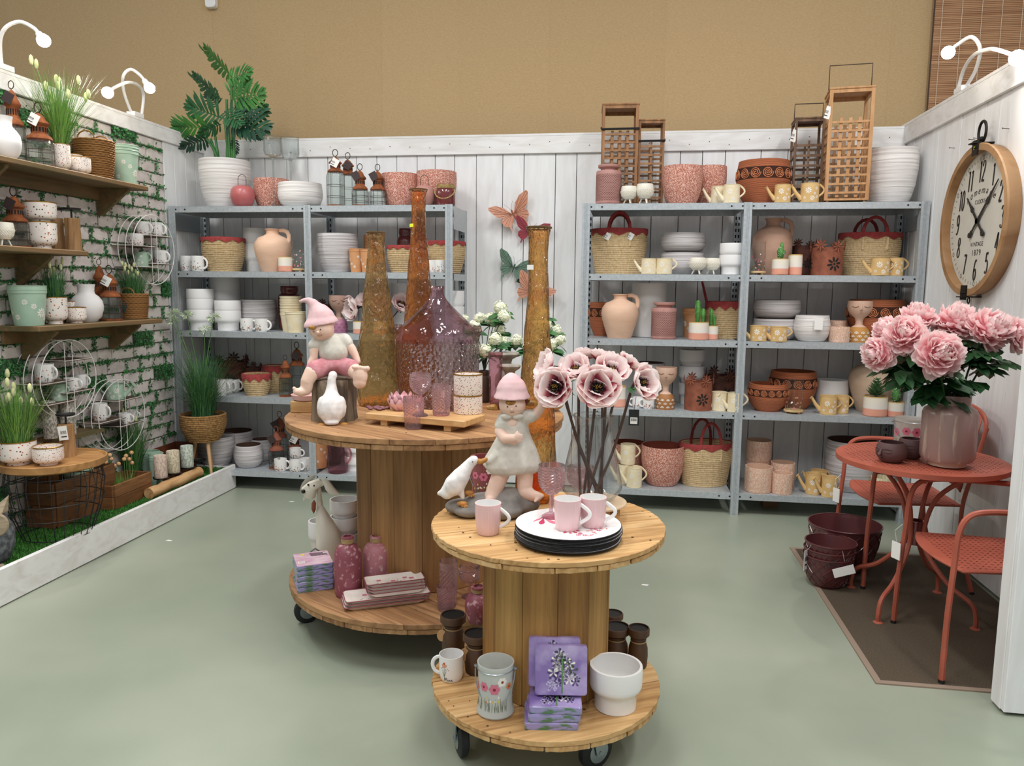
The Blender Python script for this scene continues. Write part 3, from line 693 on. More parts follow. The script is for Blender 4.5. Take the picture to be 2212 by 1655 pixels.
def dome(L_, label, group='floral glass jars'):
    loc, r, h = L_; t = E('glass_candle_jar', loc, label, 'glass jar', group)
    mb = MB(); mb.lathe([(0, .012), (r*1.05, .012), (r*1.08, .018), (r*1.05, .024), (0, .024)], 28); bs = mb.build('wooden_base', LWOOD, t)
    for k in range(3):
        a = -pi/2+.6+2*pi*k/3; mb = MB(); mb.ball((r*.8*cos(a), r*.8*sin(a), .007), .008, 8, sz=.9); mb.build('foot', LWOOD, bs)
    p = [(r*.92, .024), (r*.92, h)]; mb = MB(); mb.lathe(p, 32); mb.build('glass_cylinder', GLW, t)
    mb = MB(); rr = random.Random(int(loc.x*997))
    for _ in range(34):
        a = rr.uniform(0, 6.28); z = .03+(h-.03)*abs(rr.gauss(0, .28)); z = min(z, h*.7); s = r*rr.uniform(.07, .16)
        blob(mb, p, a, z, ell(s, s*.8, rr.uniform(0, 3), n=6), rr.choice((0, 0, 1, 1, 2)))
    for _ in range(22): blob(mb, p, rr.uniform(0, 6.28), .03+h*rr.uniform(.02, .16), ell(r*.025, h*.09, rr.uniform(-.4, .4)), 3)
    mb.build('flower_print', [PRO, PRP, PRW, PRG], t)
    return t
def ribcup(L_, label, plant=None, group='ribbed ombre pots', ph=.06):
    loc, r, h = L_; t = E('ombre_pot', loc, label, 'pot', group)
    p = prof('cup', r, h); mb = MB(); q = shell(p, .004); mb.lathe(q, 64, fn=lambda a, rr, z, k: rr*(1+(.012*(1 if int(a*32/pi+.5) % 2 else -1) if 2 <= k <= len(p) else 0))); mb.build('pot', OMB, t, ang=60)
    if plant:
        mb = MB(); mb.lathe([(0, h*.9), (r*.93, h*.9)], 20); mb.build('soil', M('potting_soil', '#3a2b20', .95), t)
        G = M('cactus_green', '#5d9a4a', .6, c2='#3f7a35', sc=(40, 40, 40)); GD = M('succulent_green', '#3f6b46', .5, c2='#5f8a58', sc=(20, 20, 20))
        if plant == 'cactus':
            mb = MB(); mb.ball((0, 0, h+ph*.4), r*.45, 12, sz=ph*.5/(r*.45)); mb.ball((r*.1, 0, h+ph*.85), r*.25, 10, sz=ph*.36/(r*.25)); mb.ball((-r*.3, -.1*r, h+ph*.5), r*.2, 10, sz=1.6); mb.ball((r*.4, .05*r, h+ph*.45), r*.2, 10, sz=1.5); c = mb.build('cactus', G, t)
            mb = MB(); rr = random.Random(3)
            for _ in range(70):
                a = rr.uniform(0, 6.28); z = rr.uniform(-1, 1); q = sqrt(1-z*z); mb.ball((r*.46*q*cos(a), r*.46*q*sin(a), h+ph*.4+z*ph*.5), r*.03, 4)
            stuff(mb.build('spines', PRW, c))
        elif plant == 'column':
            for dx, dz, q in ((0, 1, .26), (r*.55, .62, .2)):
                mb = MB(); mb.lathe([(r*q*.7, h*.9), (r*q, h+ph*dz*.3), (r*q*1.05, h+ph*dz*.7), (r*q*.8, h+ph*dz*.93), (0, h+ph*dz)], 16, (dx-r*.15, 0, 0), fn=lambda a, rr, z, k: rr*(1+.12*cos(6*a))); mb.build('cactus_stem', G, t)
        else:
            for lv in range(6):
                for k in range(6):
                    a = 2*pi*k/6+lv*.5; q = r*(.95-.11*lv); z = h+ph*lv/6*.85; mb = MB(); d = Vector((cos(a), sin(a), .55)); e = Vector((-sin(a), cos(a), 0)); b = Vector((0, 0, z))
                    mb.add([b, b+d*q*.55+e*q*.24, b+d*q*1.0+Vector((0, 0, q*.1)), b+d*q*.55-e*q*.24, b+d*q*.5+Vector((0, 0, -q*.14))], [(0, 1, 2), (0, 2, 3), (0, 4, 1), (1, 4, 2), (2, 4, 3), (3, 4, 0)])
                    mb.build('succulent_leaf', GD, t)
    return t
def lattice(L_, label, tall=1, ncol=3, nrow=9, mat=None, hand=.0, group='wooden lattice lanterns', rz=0, front_bar=False, w=None, tagp=None):
    loc, r, h = L_; mat = mat or LAT; t = E('lattice_lantern', loc, label, 'lantern', group, rz); W2 = r; P = W2*.16; ft = h*.02
    mb = MB(); mb.box((0, 0, h/2), (P, P, h-ft*1.0-.01)); me = None
    for sx in (-1, 1):
        for sy in (-1, 1):
            mb = MB(); mb.box((sx*(W2-P/2), sy*(W2-P/2), (h+ft)/2-.005), (P, P, h-ft-.01)); mb.build('corner_post', mat, t, smooth=False)
            mb = MB(); mb.ball((sx*(W2-P), sy*(W2-P), ft*.55), ft*.62, 10, sz=.85); mb.build('foot', LWOOD, t)
    mb = MB(); mb.box((0, 0, h-.006), (2*W2*1.03, 2*W2*1.03, .012)); bev(mb.build('roof_board', mat, t, smooth=False))
    for sx, sy in ((0, -1), (0, 1), (-1, 0), (1, 0)):
        mb = MB(); mb.box((sx*(W2-P/2), sy*(W2-P/2), h-.012-P*.5), (2*W2-P*2 if sx == 0 else P*.8, 2*W2-P*2 if sy == 0 else P*.8, P)); mb.build('top_rail', mat, t, smooth=False)
    mb = MB(); mb.box((0, 0, ft+.006), (2*W2-.002, 2*W2-.002, .012)); mb.build('floor_board', mat, t, smooth=False)
    zt = h*.74; zb = ft+.02
    for sx, sy in ((0, -1), (0, 1), (-1, 0), (1, 0)):
        for k in range(nrow):
            z = zb+(zt-zb)*(k+.5)/nrow; d = W2-P*.28; mb = MB(); sl = 2*W2-P*2+.004
            mb.box((sx*d, sy*d, z), (sl if sx == 0 else .006, sl if sy == 0 else .006, (zt-zb)/nrow*.24)); mb.build('slat', mat, t, smooth=False)
        for k in range(ncol):
            q = (-1+2*(k+.5+.5)/(ncol+1))*(W2-P); d = W2-P*.28-.008; mb = MB()
            mb.box((sx*d+(q if sx == 0 else 0), sy*d+(q if sy == 0 else 0), (zt+zb)/2), (W2*.15 if sx == 0 else .006, W2*.15 if sy == 0 else .006, zt-zb)); mb.build('slat', mat, t, smooth=False)
    mb = MB(); g = W2*.55; mb.lathe([(0, ft+.014), (g, ft+.014), (g, h*.42)], 24); mb.build('glass_insert', GLW, t)
    if hand:
        mb = MB(); x = W2*.96; mb.tube([(-x, 0, h-.01), (-x, 0, h+hand), (x, 0, h+hand), (x, 0, h-.01)], .0035, 6); mb.build('handle', WIRE, t)
    if front_bar:
        mb = MB(); zz = h*.755; x = W2*1.04; mb.tube([(x, -W2*.4, zz+h*.03), (x, -W2*1.04, zz), (-x, -W2*1.04, zz-h*.004), (-x, -W2*.4, zz+h*.03)], .007, 6, flat=1); mb.build('handle', CARDB, t)
    if tagp: card_tag(t, (-W2*1.05, -W2*1.03, h*tagp), .035, .075, CARD, .3, .25, string=(-W2, -W2, h*tagp+.04))
    return t
LAT = M('brown_lattice_wood', '#a5784f', .65, c2='#7c5636', pat='wood', sc=(20, 20, 3), lo=.35, hi=.7, bump=.15)
LATD = M('dark_lattice_wood', '#7d6049', .65, c2='#5a4230', pat='wood', sc=(20, 20, 3), lo=.35, hi=.7, bump=.15)
LATL = M('light_lattice_wood', '#c99a6b', .65, c2='#ad7d50', pat='wood', sc=(20, 20, 3), lo=.35, hi=.7, bump=.15)
def ball_vase(L_, label, mat, hand=.05):
    loc, r, h = L_; t = E('ball_lantern', loc, label, 'vase', 'pink ball lanterns'); p = prof('ball', r, h)
    mb = MB(); mb.lathe(shell(p, .004), 32); mb.build('body', mat, t)
    mb = MB(); x = r*.36; mb.tube([(-x, 0, h*.96), (-x, 0, h+hand*.6)]+[(-x*cos(pi*k/6), 0, h+hand*.6+hand*.4*sin(pi*k/6)) for k in range(7)]+[(x, 0, h*.96)], .002, 5); mb.build('wire_handle', WIRE, t)
    return t
def glass_vessel(name, kind, L_, mat, label, cat, group=None, n=32, handle=None, fn=None, t=.003):
    loc, r, h = L_; p = prof(kind, r, h); T = E(name, loc, label, cat, group); mb = MB(); mb.lathe([(0, p[0][1]+.002)]+p, n, fn=fn); mb.build('glass_body', mat, T)
    if handle:
        mb = MB(); mb.tube([(r*(.98+.5*sin(pi*k/8)), 0, h*(.9-.62*k/8)) for k in range(9)], r*.1, 7); mb.build('handle', mat, T)
    return T
# ================================================================ LEFT SHELVING CONTENTS
def V(u, row, px, w, yt, kind, mat, desc, cat='planter', name='planter', pos='f', inner=None, group=None, t=.006):
    return vessel(name, kind, S(u, row, px, w, yt, pos), mat, desc+' '+W[u, row], cat, group, t=t, inner=inner)
def Wm(u, r): return ' '+W[u, r]
# top
palm_pot = V('L', 0, 487, 107, 348, 'egg', STR, 'large ridged white planter holding a palm', pos='b')
ball_vase(S('L', 0, 524, 51, 401, .1), 'glossy pink ball lantern with wire handle beside white palm planter', M('pink_ball_glaze', '#c06a6a', .3, c2='#b25f60', sc=(6, 6, 6)), .075)
V('L', 0, 587, 76, 388, 'egg', TSP, 'speckled terracotta planter behind tall wine glasses', pos=.27, inner=TIN)
for px, y0, yb, nm, Y in ((590.5, 296, 337, 'tall stemmed glass in front of speckled terracotta planter', .1), (628, 298, 338, 'tall stemmed glass behind white ridged bowl', .3)):
    loc, r, h = S('L', 0, px, 38, y0, Y); zb = at(px, yb, 'Y', Y).z-2.0
    mb = MB(); t = E('candle_goblet', loc, nm+Wm('L', 0), 'glass'); mb.lathe([(0, 0), (r*.85, 0), (r*.85, .003), (r*.3, .012), (r*.11, .03), (r*.1, zb*.9), (r*.2, zb*.97), (r*.85, zb+.005), (r, zb+.03), (r, h)], 32); mb.ring((0, 0, h), r, .002, 32, 5); mb.ring((0, 0, .002), r*.85, .0025, 32, 5); mb.build('glass_bowl_and_stem', CLG0, t)
V('L', 0, 649, 95, 397, 'bowl', STR, 'wide ridged white bowl between wine glasses and lanterns', 'bowl', 'ridged_bowl', pos=.16)
lantern(S('L', 0, 725, 38.5, 337, .12), 'tall rusty jar lantern with white price tag'+Wm('L', 0), .69, tagc=CARD)
lantern(S('L', 0, 752, 36, 343, .3), 'tall rusty jar lantern standing behind two others'+Wm('L', 0), .69, tagc=CARDK)
lantern(S('L', 0, 778, 36, 367, .1), 'short rusty jar lantern beside the tall tagged one'+Wm('L', 0), .46, tagc=CARDK, tag_side=-1)
lantern(S('L', 0, 816, 36, 368, .14), 'short rusty jar lantern next to speckled pink pot'+Wm('L', 0), .46, tagc=CARDK, tag_side=-1)
V('L', 0, 864, 80, 377, 'egg', TSP, 'speckled pink planter beside short rusty lanterns', pos='f', inner=TIN)
V('L', 0, 943, 87, 372, 'egg', TSP, 'speckled pink planter behind the rope-handled red jar', pos='b', inner=TIN)
ball_vase(S('L', 0, 917, 47, 401, .1), 'dusty rose ball lantern between speckled pots'+Wm('L', 0), M('rose_ball_glaze', '#b5837a', .45), .07)
loc, r, h = S('L', 0, 962.5, 43, 399, .09); t = E('rope_jar', loc, 'dark red jar with rope handle'+Wm('L', 0), 'jar')
mb = MB(); mb.lathe(shell([(r*.9, 0), (r*.98, .01), (r, h*.6), (r*.94, h*.75), (r*.84, h*.8), (r*.84, h*.98), (r*.88, h)], .004), 30); mb.build('jar_body', DRED, t)
ROPE = M('hemp_rope', '#b59a6a', .9, c2='#927848', sc=(80, 80, 80))
mb = MB(); [mb.ring((0, 0, h*(.82+.035*k)), r*.87, .004, 26, 5) for k in range(5)]; mb.build('rope_collar', ROPE, t)
mb = MB(); mb.tube([(r*1.0*cos(pi*k/12+pi)*1.03, -r*.25-r*.75*sin(pi*k/12)*.95, h*(.72-.42*sin(pi*k/12))) for k in range(13)], .0045, 6); mb.build('rope_handle', ROPE, t)
# second shelf
mug(S('L', 1, 403, 27, 553, .1), 'flower print mug partly behind another mug'+Wm('L', 1), 0)
mug(S('L', 1, 427, 28, 553, .05), 'flower print mug beside red-rimmed basket'+Wm('L', 1), 0)
rope(S('L', 1, 483, 90, 515, 'f'), 'round seagrass basket with red rim beside mugs'+Wm('L', 1))
tiers('L', 1, 553, 52, (527, 494), 'white planter behind peach jug,', pos='b')
jug(S('L', 1, 590, 79, 495, .13), 'peach clay jug with one handle'+Wm('L', 1))
ribcup(S('L', 1, 617, 30, 555, .045), 'ombre white and salmon pot in front of peach jug'+Wm('L', 1))
dome(S('L', 1, 645, 27, 522, .07), 'floral glass candle jar beside the middle post'+Wm('L', 1))
V('L', 1, 729.5, 87, 506, 'egg', STRG, 'tall ridged white planter beside tan daisy pots', pos='f', inner=BRIN)
nest(S('L', 1, 771, 34, 538, .12), 1, .02, 'daisy_pot', TAND, 'tan daisy pot touching the ridged white planter'+Wm('L', 1)+'%.0s', 'tan daisy pots', PRW)
nest(S('L', 1, 795, 34, 539, .07), 1, .02, 'daisy_pot', TAND, 'tan daisy pot behind the short amber vase'+Wm('L', 1)+'%.0s', 'tan daisy pots', PRW)
nest(S('L', 1, 800, 27, 543, .3), 6, .022, 'daisy_pot', TAND, 'tan daisy pot, %s of a nested stack'+Wm('L', 1), 'nested tan daisy pots')
V('L', 1, 876, 37, 494, 'jar', DRED, 'dark red glazed jar behind seagrass basket', 'jar', 'glazed_jar', pos='b')
rope(S('L', 1, 869, 66, 532, 'f'), 'low seagrass basket with red rim under dark red jar'+Wm('L', 1))
rope(S('L', 1, 963, 85, 523, 'm'), 'wide seagrass basket with red rim behind two mugs'+Wm('L', 1))
mug(S('L', 1, 931, 24, 562, .04), 'flower print mug in front of wide basket'+Wm('L', 1), pi)
mug(S('L', 1, 949.5, 25, 562, .05), 'flower print mug next to the end post'+Wm('L', 1), pi)
# third shelf
tiers('L', 2, 434.7, 56, (669, 646, 624), 'white planter in three-high stack,')
tiers('L', 2, 488, 62, (655, 627, 600), 'white planter in rear stack,', pos='b')
tiers('L', 2, 493, 54, (671, 649), 'white planter beside grey bowl,')
V('L', 2, 559, 77, 647, 'bowl', STRG, 'wide ridged grey bowl behind two mugs', 'bowl', 'ridged_bowl', 'b', BRIN)
mug(S('L', 2, 534, 28, 688, .06), 'flower print mug standing left of another by grey bowl'+Wm('L', 2), 0)
mug(S('L', 2, 565, 27, 689, .05), 'flower print mug in front of the grey bowl'+Wm('L', 2), 0)
V('L', 2, 626, 48, 618, 'jar', DRED, 'dark red glazed jar behind cream pot stack', 'jar', 'glazed_jar', 'b')
nest(S('L', 2, 629, 46, 676, .17), 6, .0235, 'daisy_pot', CRM, 'cream enamel pot, %s of a nested stack'+Wm('L', 2), 'nested cream pots')
nest(S('L', 2, 638.5, 44, 674, 'f'), 1, .02, 'daisy_pot', CRM, 'cream enamel daisy pot in front of nested cream pots'+Wm('L', 2)+'%.0s', 'nested cream pots', PRW)
flower_lantern(S('L', 2, 697, 42, 644, .25), 'dark rusty flower lantern behind face vase'+Wm('L', 2), RUSTD)
face_vase(S('L', 2, 732, 42, 638, .12), 'face vase with mauve patterned base'+Wm('L', 2), M('mauve_glaze', '#a8708c', .5), M('brown_bisque', '#b08f80', .75), M('mauve_line', '#8c5572', .6))
ribcup(S('L', 2, 776, 26, 694, .05), 'ombre pot beside the amber vase neck'+Wm('L', 2))
V('L', 2, 869, 46, 612, 'cyl', CERM, 'plain white cylinder planter behind tall amber vase', pos='b')
tiers('L', 2, 984, 38, (662, 628), 'white planter beside end post,', pos=.3)
# fourth shelf
for px, y, Y, nm in ((470, 817, .3, 'rearmost flower print mug of a cluster'), (478, 820, .06, 'foremost flower print mug of a cluster'), (492, 820, .16, 'flower print mug between two others'), (506, 819, .24, 'flower print mug next to red-rimmed basket')):
    mug(S('L', 3, px, 24, y, Y), nm+Wm('L', 3), 0)
flower_lantern(S('L', 3, 503, 60, 765, .33), 'large dark rusty flower lantern behind mugs'+Wm('L', 3), RUSTD)
flower_lantern(S('L', 3, 547, 34, 781, .36), 'small dark rusty flower lantern behind red-rimmed basket'+Wm('L', 3), RUSTD)
rope(S('L', 3, 554.6, 61, 807, 'f'), 'small seagrass basket with broad red rim'+Wm('L', 3), rimh=.3)
rope(S('L', 3, 595, 51, 790, .3), 'seagrass basket with red rim behind rusty lanterns'+Wm('L', 3), rimh=.25)
lantern(S('L', 3, 617, 28, 777, .1), 'short rusty jar lantern with amber base'+Wm('L', 3), .52)
lantern(S('L', 3, 642, 36, 752, .12), 'tall rusty jar lantern with brown paper tag'+Wm('L', 3), .64, tagc=CARDK)
V('L', 3, 682, 36, 776, 'cyl', CERM, 'small white cylinder pot behind garden boy figure', pos='m')
# bottom shelf
V('L', 4, 468, 79, 941, 'egg', STRG, 'large ridged planter behind the legged basket', pos='f', inner=BRIN)
V('L', 4, 510, 72, 930, 'egg', STRG, 'large ridged planter against the boards', pos='b', inner=BRIN)
V('L', 4, 537, 62, 960, 'round', STRG, 'round ridged planter beside rusty lanterns', pos='f', inner=BRIN)
V('L', 4, 566, 48, 948, 'round', STRG, 'round ridged planter half hidden by rusty lantern', pos='b', inner=BRIN)
lantern(S('L', 4, 605, 34, 901, .34), 'tall dark rusty lantern at the back'+Wm('L', 4), .55, mat=RUSTM, tagc=CARDK, tag_side=-1)
lantern(S('L', 4, 597, 33, 933, .12), 'short dark rusty lantern beside mugs'+Wm('L', 4), .5, mat=RUSTM, tagc=CARDK, tag_side=-1)
lantern(S('L', 4, 637, 33, 934, .26), 'short dark rusty lantern behind stacked mugs'+Wm('L', 4), .5, mat=RUSTM, tagc=CARD)
mug(S('L', 4, 606, 27, 991, .05), 'flower print mug in front of dark lantern'+Wm('L', 4), 0)
mug(S('L', 4, 638, 26, 995, .045), 'flower print mug below the stacked one'+Wm('L', 4), 0)
_m = S('L', 4, 639, 25, 989, .15); mug(_m, 'flower print mug carrying another mug'+Wm('L', 4), 0)
mug((Vector((_m[0].x, _m[0].y, _m[0].z+_m[2])), _m[1], _m[2]*.98), 'flower print mug stacked on another mug'+Wm('L', 4), 0)
mug(S('L', 4, 660, 26, 990, .1), 'flower print mug next to the middle post'+Wm('L', 4), 0)
nest(S('L', 4, 692, 34, 946, .2), 1, .02, 'daisy_pot', TAND, 'tan daisy pot beside pink glass jug'+Wm('L', 4)+'%.0s', 'tan daisy pots', PRW)
PKG = glass('pink_pressed_glass', '#d99aa6', .04, .5, (70, 70, 70), .3)
glass_vessel('glass_jug', 'cyl', S('L', 4, 729, 42, 953, .08), PKG, 'pink pressed glass jug with handle'+Wm('L', 4), 'jug', 'pink glass jugs', handle=1)
glass_vessel('glass_jug', 'cyl', S('L', 4, 716, 40, 948, .25), PKG, 'pink pressed glass jug behind another'+Wm('L', 4), 'jug', 'pink glass jugs', handle=1)
tiers('L', 4, 768, 46, (984, 958), 'white planter beside the big spool,')
# ================================================================ RIGHT SHELVING CONTENTS
perf_lantern(S('R', 0, 1314.5, 54, 357, .1), 'perforated pink lantern in front of wooden lattice lantern'+Wm('R', 0))
tri_pot(S('R', 0, 1358, 35, 403, .06), 'cream three-legged pot beside perforated pink lantern'+Wm('R', 0))
tri_pot(S('R', 0, 1393, 38, 398, .06), 'cream three-legged pot beside speckled planter'+Wm('R', 0))
lattice(S('R', 0, 1337, 76, 232, .3), 'tall brown lattice lantern with black handle folded down'+Wm('R', 0), front_bar=True, ncol=3, nrow=9, mat=LAT, rz=.05)
lattice(S('R', 0, 1404, 54, 263, .3), 'slim brown lattice lantern with black handle folded down'+Wm('R', 0), front_bar=True, ncol=1, nrow=7, mat=LAT, rz=.05)
V('R', 0, 1473, 87, 361, 'egg', TSP, 'big speckled terracotta planter', pos='f', inner=TIN)
V('R', 0, 1533, 70, 361, 'egg', TSP, 'speckled terracotta planter behind cream watering cans', pos='b', inner=TIN)
can(S('R', 0, 1552, 33, 404, .17), 'cream watering can behind another cream one'+Wm('R', 0), CRM, group='cream watering cans')
can(S('R', 0, 1580, 35, 400, .06), 'cream watering can beside orange coiled pot'+Wm('R', 0), CRM, group='cream watering cans')
coil_pot(S('R', 0, 1648, 112, 350, 'b'), 'orange coiled pot with openwork circles and tag'+Wm('R', 0))
can(S('R', 0, 1690.4, 34, 400, .055), 'ochre daisy watering can in front of orange pot'+Wm('R', 0))
can(S('R', 0, 1749, 38, 397, .055), 'ochre daisy watering can in front of dark lantern'+Wm('R', 0))
lattice(S('R', 0, 1741, 60, 259, .3), 'dark lattice lantern with raised wire handle and tag'+Wm('R', 0), ncol=1, nrow=6, mat=LATD, hand=.1, rz=-.06, tagp=.86)
lattice(S('R', 0, 1828, 88, 198, .16), 'tallest pale lattice lantern with raised wire handle'+Wm('R', 0), ncol=3, nrow=9, mat=LATL, hand=.16, rz=-.12, tagp=.84)
V('R', 0, 1924, 106, 325, 'egg', STR, 'large ridged white planter next to clock wall boards', pos='m')
# second shelf
rope(SB('R', 1, 1337, 120, 496, .28), 'large seagrass bag with red handles and two tags'+Wm('R', 1), 2, 'bag', 'seagrass bags', 2, .14, 's', 'seagrass_bag', .36)
_l = S('R', 1, 1474, 95, 547, 'b'); vessel('ridged_bowl', 'bowl', _l, STRG, 'ridged grey bowl below another'+Wm('R', 1), 'bowl', 'stacked ridged bowls', inner=BRIN)
_t = sp(1474, 95, 505, ZS[1], _l[0].y); vessel('ridged_bowl', 'bowl', (_l[0]+Vector((0, 0, _l[2])), _l[1], _t[2]-_l[2]), STRG, 'ridged grey bowl stacked on another'+Wm('R', 1), 'bowl', 'stacked ridged bowls', inner=BRIN)
can(S('R', 1, 1401.5, 32, 559, .05), 'cream watering can in front of seagrass bag'+Wm('R', 1), CRM, group='cream watering cans')
can(S('R', 1, 1434.5, 34, 559, .05), 'cream watering can in front of ridged bowls'+Wm('R', 1), CRM, group='cream watering cans')
tri_pot(S('R', 1, 1506.6, 37, 557, .06), 'cream three-legged pot in front of ridged bowls'+Wm('R', 1))
tri_pot(S('R', 1, 1538, 34, 558, .07), 'cream three-legged pot next to white planters'+Wm('R', 1))
tiers('R', 1, 1580, 52, (551, 526), 'white planter next to middle post,')
jug(S('R', 1, 1668, 84, 472, .28), 'taupe clay jug behind glass jar and cactus'+Wm('R', 1), TAU)
dome(S('R', 1, 1638, 32, 522, .06), 'floral glass candle jar in front of taupe jug'+Wm('R', 1))
ribcup(S('R', 1, 1685, 34.5, 559, .05), 'ombre pot with small round cactus'+Wm('R', 1), 'cactus', ph=.085)
ribcup(S('R', 1, 1717, 30, 550, .09), 'empty ribbed ombre pot beside rusty lantern'+Wm('R', 1))
flower_lantern(S('R', 1, 1735, 46, 515, .3), 'dark rusty flower lantern behind a brown one'+Wm('R', 1), RUSTD)
flower_lantern(S('R', 1, 1786.7, 64, 520, .13), 'brown rusty flower lantern beside seagrass bag'+Wm('R', 1), RUSTM)
rope(SB('R', 1, 1877, 128, 505, .31), 'large seagrass bag with red handles behind ochre cans'+Wm('R', 1), 2, 'bag', 'seagrass bags', 0, .14, 's', 'seagrass_bag', .36)
can(S('R', 1, 1932, 36, 558, .1), 'ochre daisy watering can behind another'+Wm('R', 1))
can(S('R', 1, 1901, 38, 558, .05), 'ochre daisy watering can in front of seagrass bag'+Wm('R', 1))
# third shelf
coil_pot(S('R', 2, 1303, 62, 653, 'b'), 'orange coiled pot with circles behind peach jug'+Wm('R', 2))
jug(S('R', 2, 1339, 80, 635, .11), 'peach clay jug with one handle'+Wm('R', 2))
V('R', 2, 1401, 75, 612, 'cyl', CER, 'tall white cylinder planter behind peach jug', pos='b')
perf_lantern(S('R', 2, 1434, 53, 653, .085), 'perforated pink lantern in front of white planter'+Wm('R', 2))
nest(S('R', 2, 1497, 47, 673, .3), 2, .02, 'daisy_pot', TAND, 'tan daisy pot, %s of two behind column cactus'+Wm('R', 2), 'tan daisy pots', PRW)
ribcup(S('R', 2, 1509, 42, 695, .075), 'large ombre pot with column cactus'+Wm('R', 2), 'column', ph=.14)
ribcup(S('R', 2, 1537, 28, 703, .1), 'small ombre pot with column cactus'+Wm('R', 2), 'column', ph=.11)
rope(S('R', 2, 1561, 74, 652, .28), 'seagrass bag with flopped red handles'+Wm('R', 2), 1, 'bag', 'seagrass bags', 0, .2, 's', 'seagrass_bag', .9)
_l = S('R', 2, 1676, 98, 688, 'b'); vessel('ridged_bowl', 'bowl', _l, STRG, 'ridged grey bowl below another'+Wm('R', 2), 'bowl', 'stacked ridged bowls', inner=BRIN)
_t = sp(1676, 98, 648, ZS[2], _l[0].y); vessel('ridged_bowl', 'bowl', (_l[0]+Vector((0, 0, _l[2])), _l[1], _t[2]-_l[2]), STRG, 'ridged grey bowl stacked on another'+Wm('R', 2), 'bowl', 'stacked ridged bowls', inner=BRIN)
can(S('R', 2, 1638, 35, 704, .05), 'ochre daisy watering can next to middle post'+Wm('R', 2))
can(S('R', 2, 1682, 35, 706, .045), 'ochre daisy watering can beside tagged ridged planter'+Wm('R', 2))
_p = V('R', 2, 1753.7, 75, 681, 'round', STR, 'ridged white planter with leaf print tag', pos='f')
card_tag(_p, (0.01, -.128, .155), .05, .075, CARD, 0, 0, bars=False, name='leaf_print_tag')
V('R', 2, 1808, 38, 692, 'cyl', TEXP, 'small textured blush pot behind another', 'pot', 'textured_pot', .25)
V('R', 2, 1813, 42, 706, 'cyl', TEXP, 'small textured blush pot beside face vase', 'pot', 'textured_pot', .09)
face_vase(S('R', 2, 1856, 52, 650, .1), 'face vase with ochre arch pattern base'+Wm('R', 2), M('ochre_base', '#c08a45', .6), None, PRW, rz=.12)
coil_pot(S('R', 2, 1892, 118, 647, 'b'), 'wide orange coiled pot behind face vase'+Wm('R', 2))
# fourth shelf
ribcup(S('R', 3, 1336, 31, 833, .12), 'ombre pot half hidden by anemones'+Wm('R', 3))
ribcup(S('R', 3, 1298, 32, 834, .2), 'ombre pot next to end post behind anemones'+Wm('R', 3))
mug(S('R', 3, 1378, 24, 858, .1), 'white leafy print cup behind black tag'+Wm('R', 3), pi, group='leafy cups')
mug(S('R', 3, 1400.7, 25, 860, .06), 'white leafy print cup beside face vase'+Wm('R', 3), pi, group='leafy cups')
V('R', 3, 1402, 68, 783, 'bowl', STRG, 'ridged grey planter with brown inside behind face vase', pos='b', inner=BRIN)
face_vase(S('R', 3, 1438, 46, 793, .08), 'face vase with brown arch pattern base'+Wm('R', 3), M('brown_base', '#a56f3e', .6), None, PRW)
tiers('R', 3, 1492, 53, (826, 790, 755), 'white planter behind rusty lantern,', pos='b')
flower_lantern(S('R', 3, 1508.6, 58, 808, .1), 'brown rusty flower lantern with white tag'+Wm('R', 3), RUSTM)
flower_lantern(S('R', 3, 1558, 62, 794, .34), 'dark rusty flower lantern behind cream cans'+Wm('R', 3), RUSTD)
can(S('R', 3, 1554, 33, 847, .09), 'cream watering can beside brown rusty lantern'+Wm('R', 3), CRM, group='cream watering cans', rose=.35)
can(S('R', 3, 1588, 33, 849, .05), 'cream watering can next to middle post'+Wm('R', 3), CRM, group='cream watering cans', rose=.2)
coil_pot(S('R', 3, 1658.6, 85, 828, 'f'), 'small orange coiled pot beside glass flower jar'+Wm('R', 3))
coil_pot(S('R', 3, 1712, 98, 801, 'b'), 'larger orange coiled pot behind glass flower jar'+Wm('R', 3))
dome(S('R', 3, 1715.5, 38, 818, .07), 'glass jar filled with pink blossom print'+Wm('R', 3))
V('R', 3, 1796, 68, 820, 'bowl', CERM, 'white bowl with tag behind ochre cans', 'bowl', 'white_bowl', 'b')
can(S('R', 3, 1817, 31, 855, .14), 'ochre daisy watering can behind another'+Wm('R', 3))
can(S('R', 3, 1789, 35, 855, .08), 'ochre daisy watering can in front of white bowl'+Wm('R', 3))
jug(S('R', 3, 1890, 108, 768, .27), 'large sand clay jug behind succulents'+Wm('R', 3), SAND)
ribcup(S('R', 3, 1890.6, 48, 855, .09), 'large ombre pot with dark succulent'+Wm('R', 3), 'succ', ph=.14)
ribcup(S('R', 3, 1933.6, 37, 867, .07), 'small ombre pot with spiky cactus'+Wm('R', 3), 'cactus', ph=.1)
# bottom shelf
V('R', 4, 1356, 76, 955, 'egg', TSP, 'speckled terracotta planter behind cream cans', pos='b', inner=TIN)
V('R', 4, 1431, 93, 961, 'egg', TSP, 'speckled terracotta planter beside seagrass bag', pos='f', inner=TIN)
can(S('R', 4, 1370, 33, 1009, .06), 'cream watering can below a stacked one'+Wm('R', 4), CRM, group='cream watering cans')
_m = S('R', 4, 1349, 32, 1002, .14); can(_m, 'cream watering can carrying another'+Wm('R', 4), CRM, group='cream watering cans')
can((Vector((_m[0].x+.02, _m[0].y, _m[0].z+_m[2]+.002)), _m[1], _m[2]), 'cream watering can stacked on another'+Wm('R', 4), CRM, group='cream watering cans')
rope(SB('R', 4, 1523, 116, 955, .22), 'widest seagrass bag with four red handles'+Wm('R', 4), 2, 'bag', 'seagrass bags', 0, .14, 's', 'seagrass_bag', .5, rz=.25)
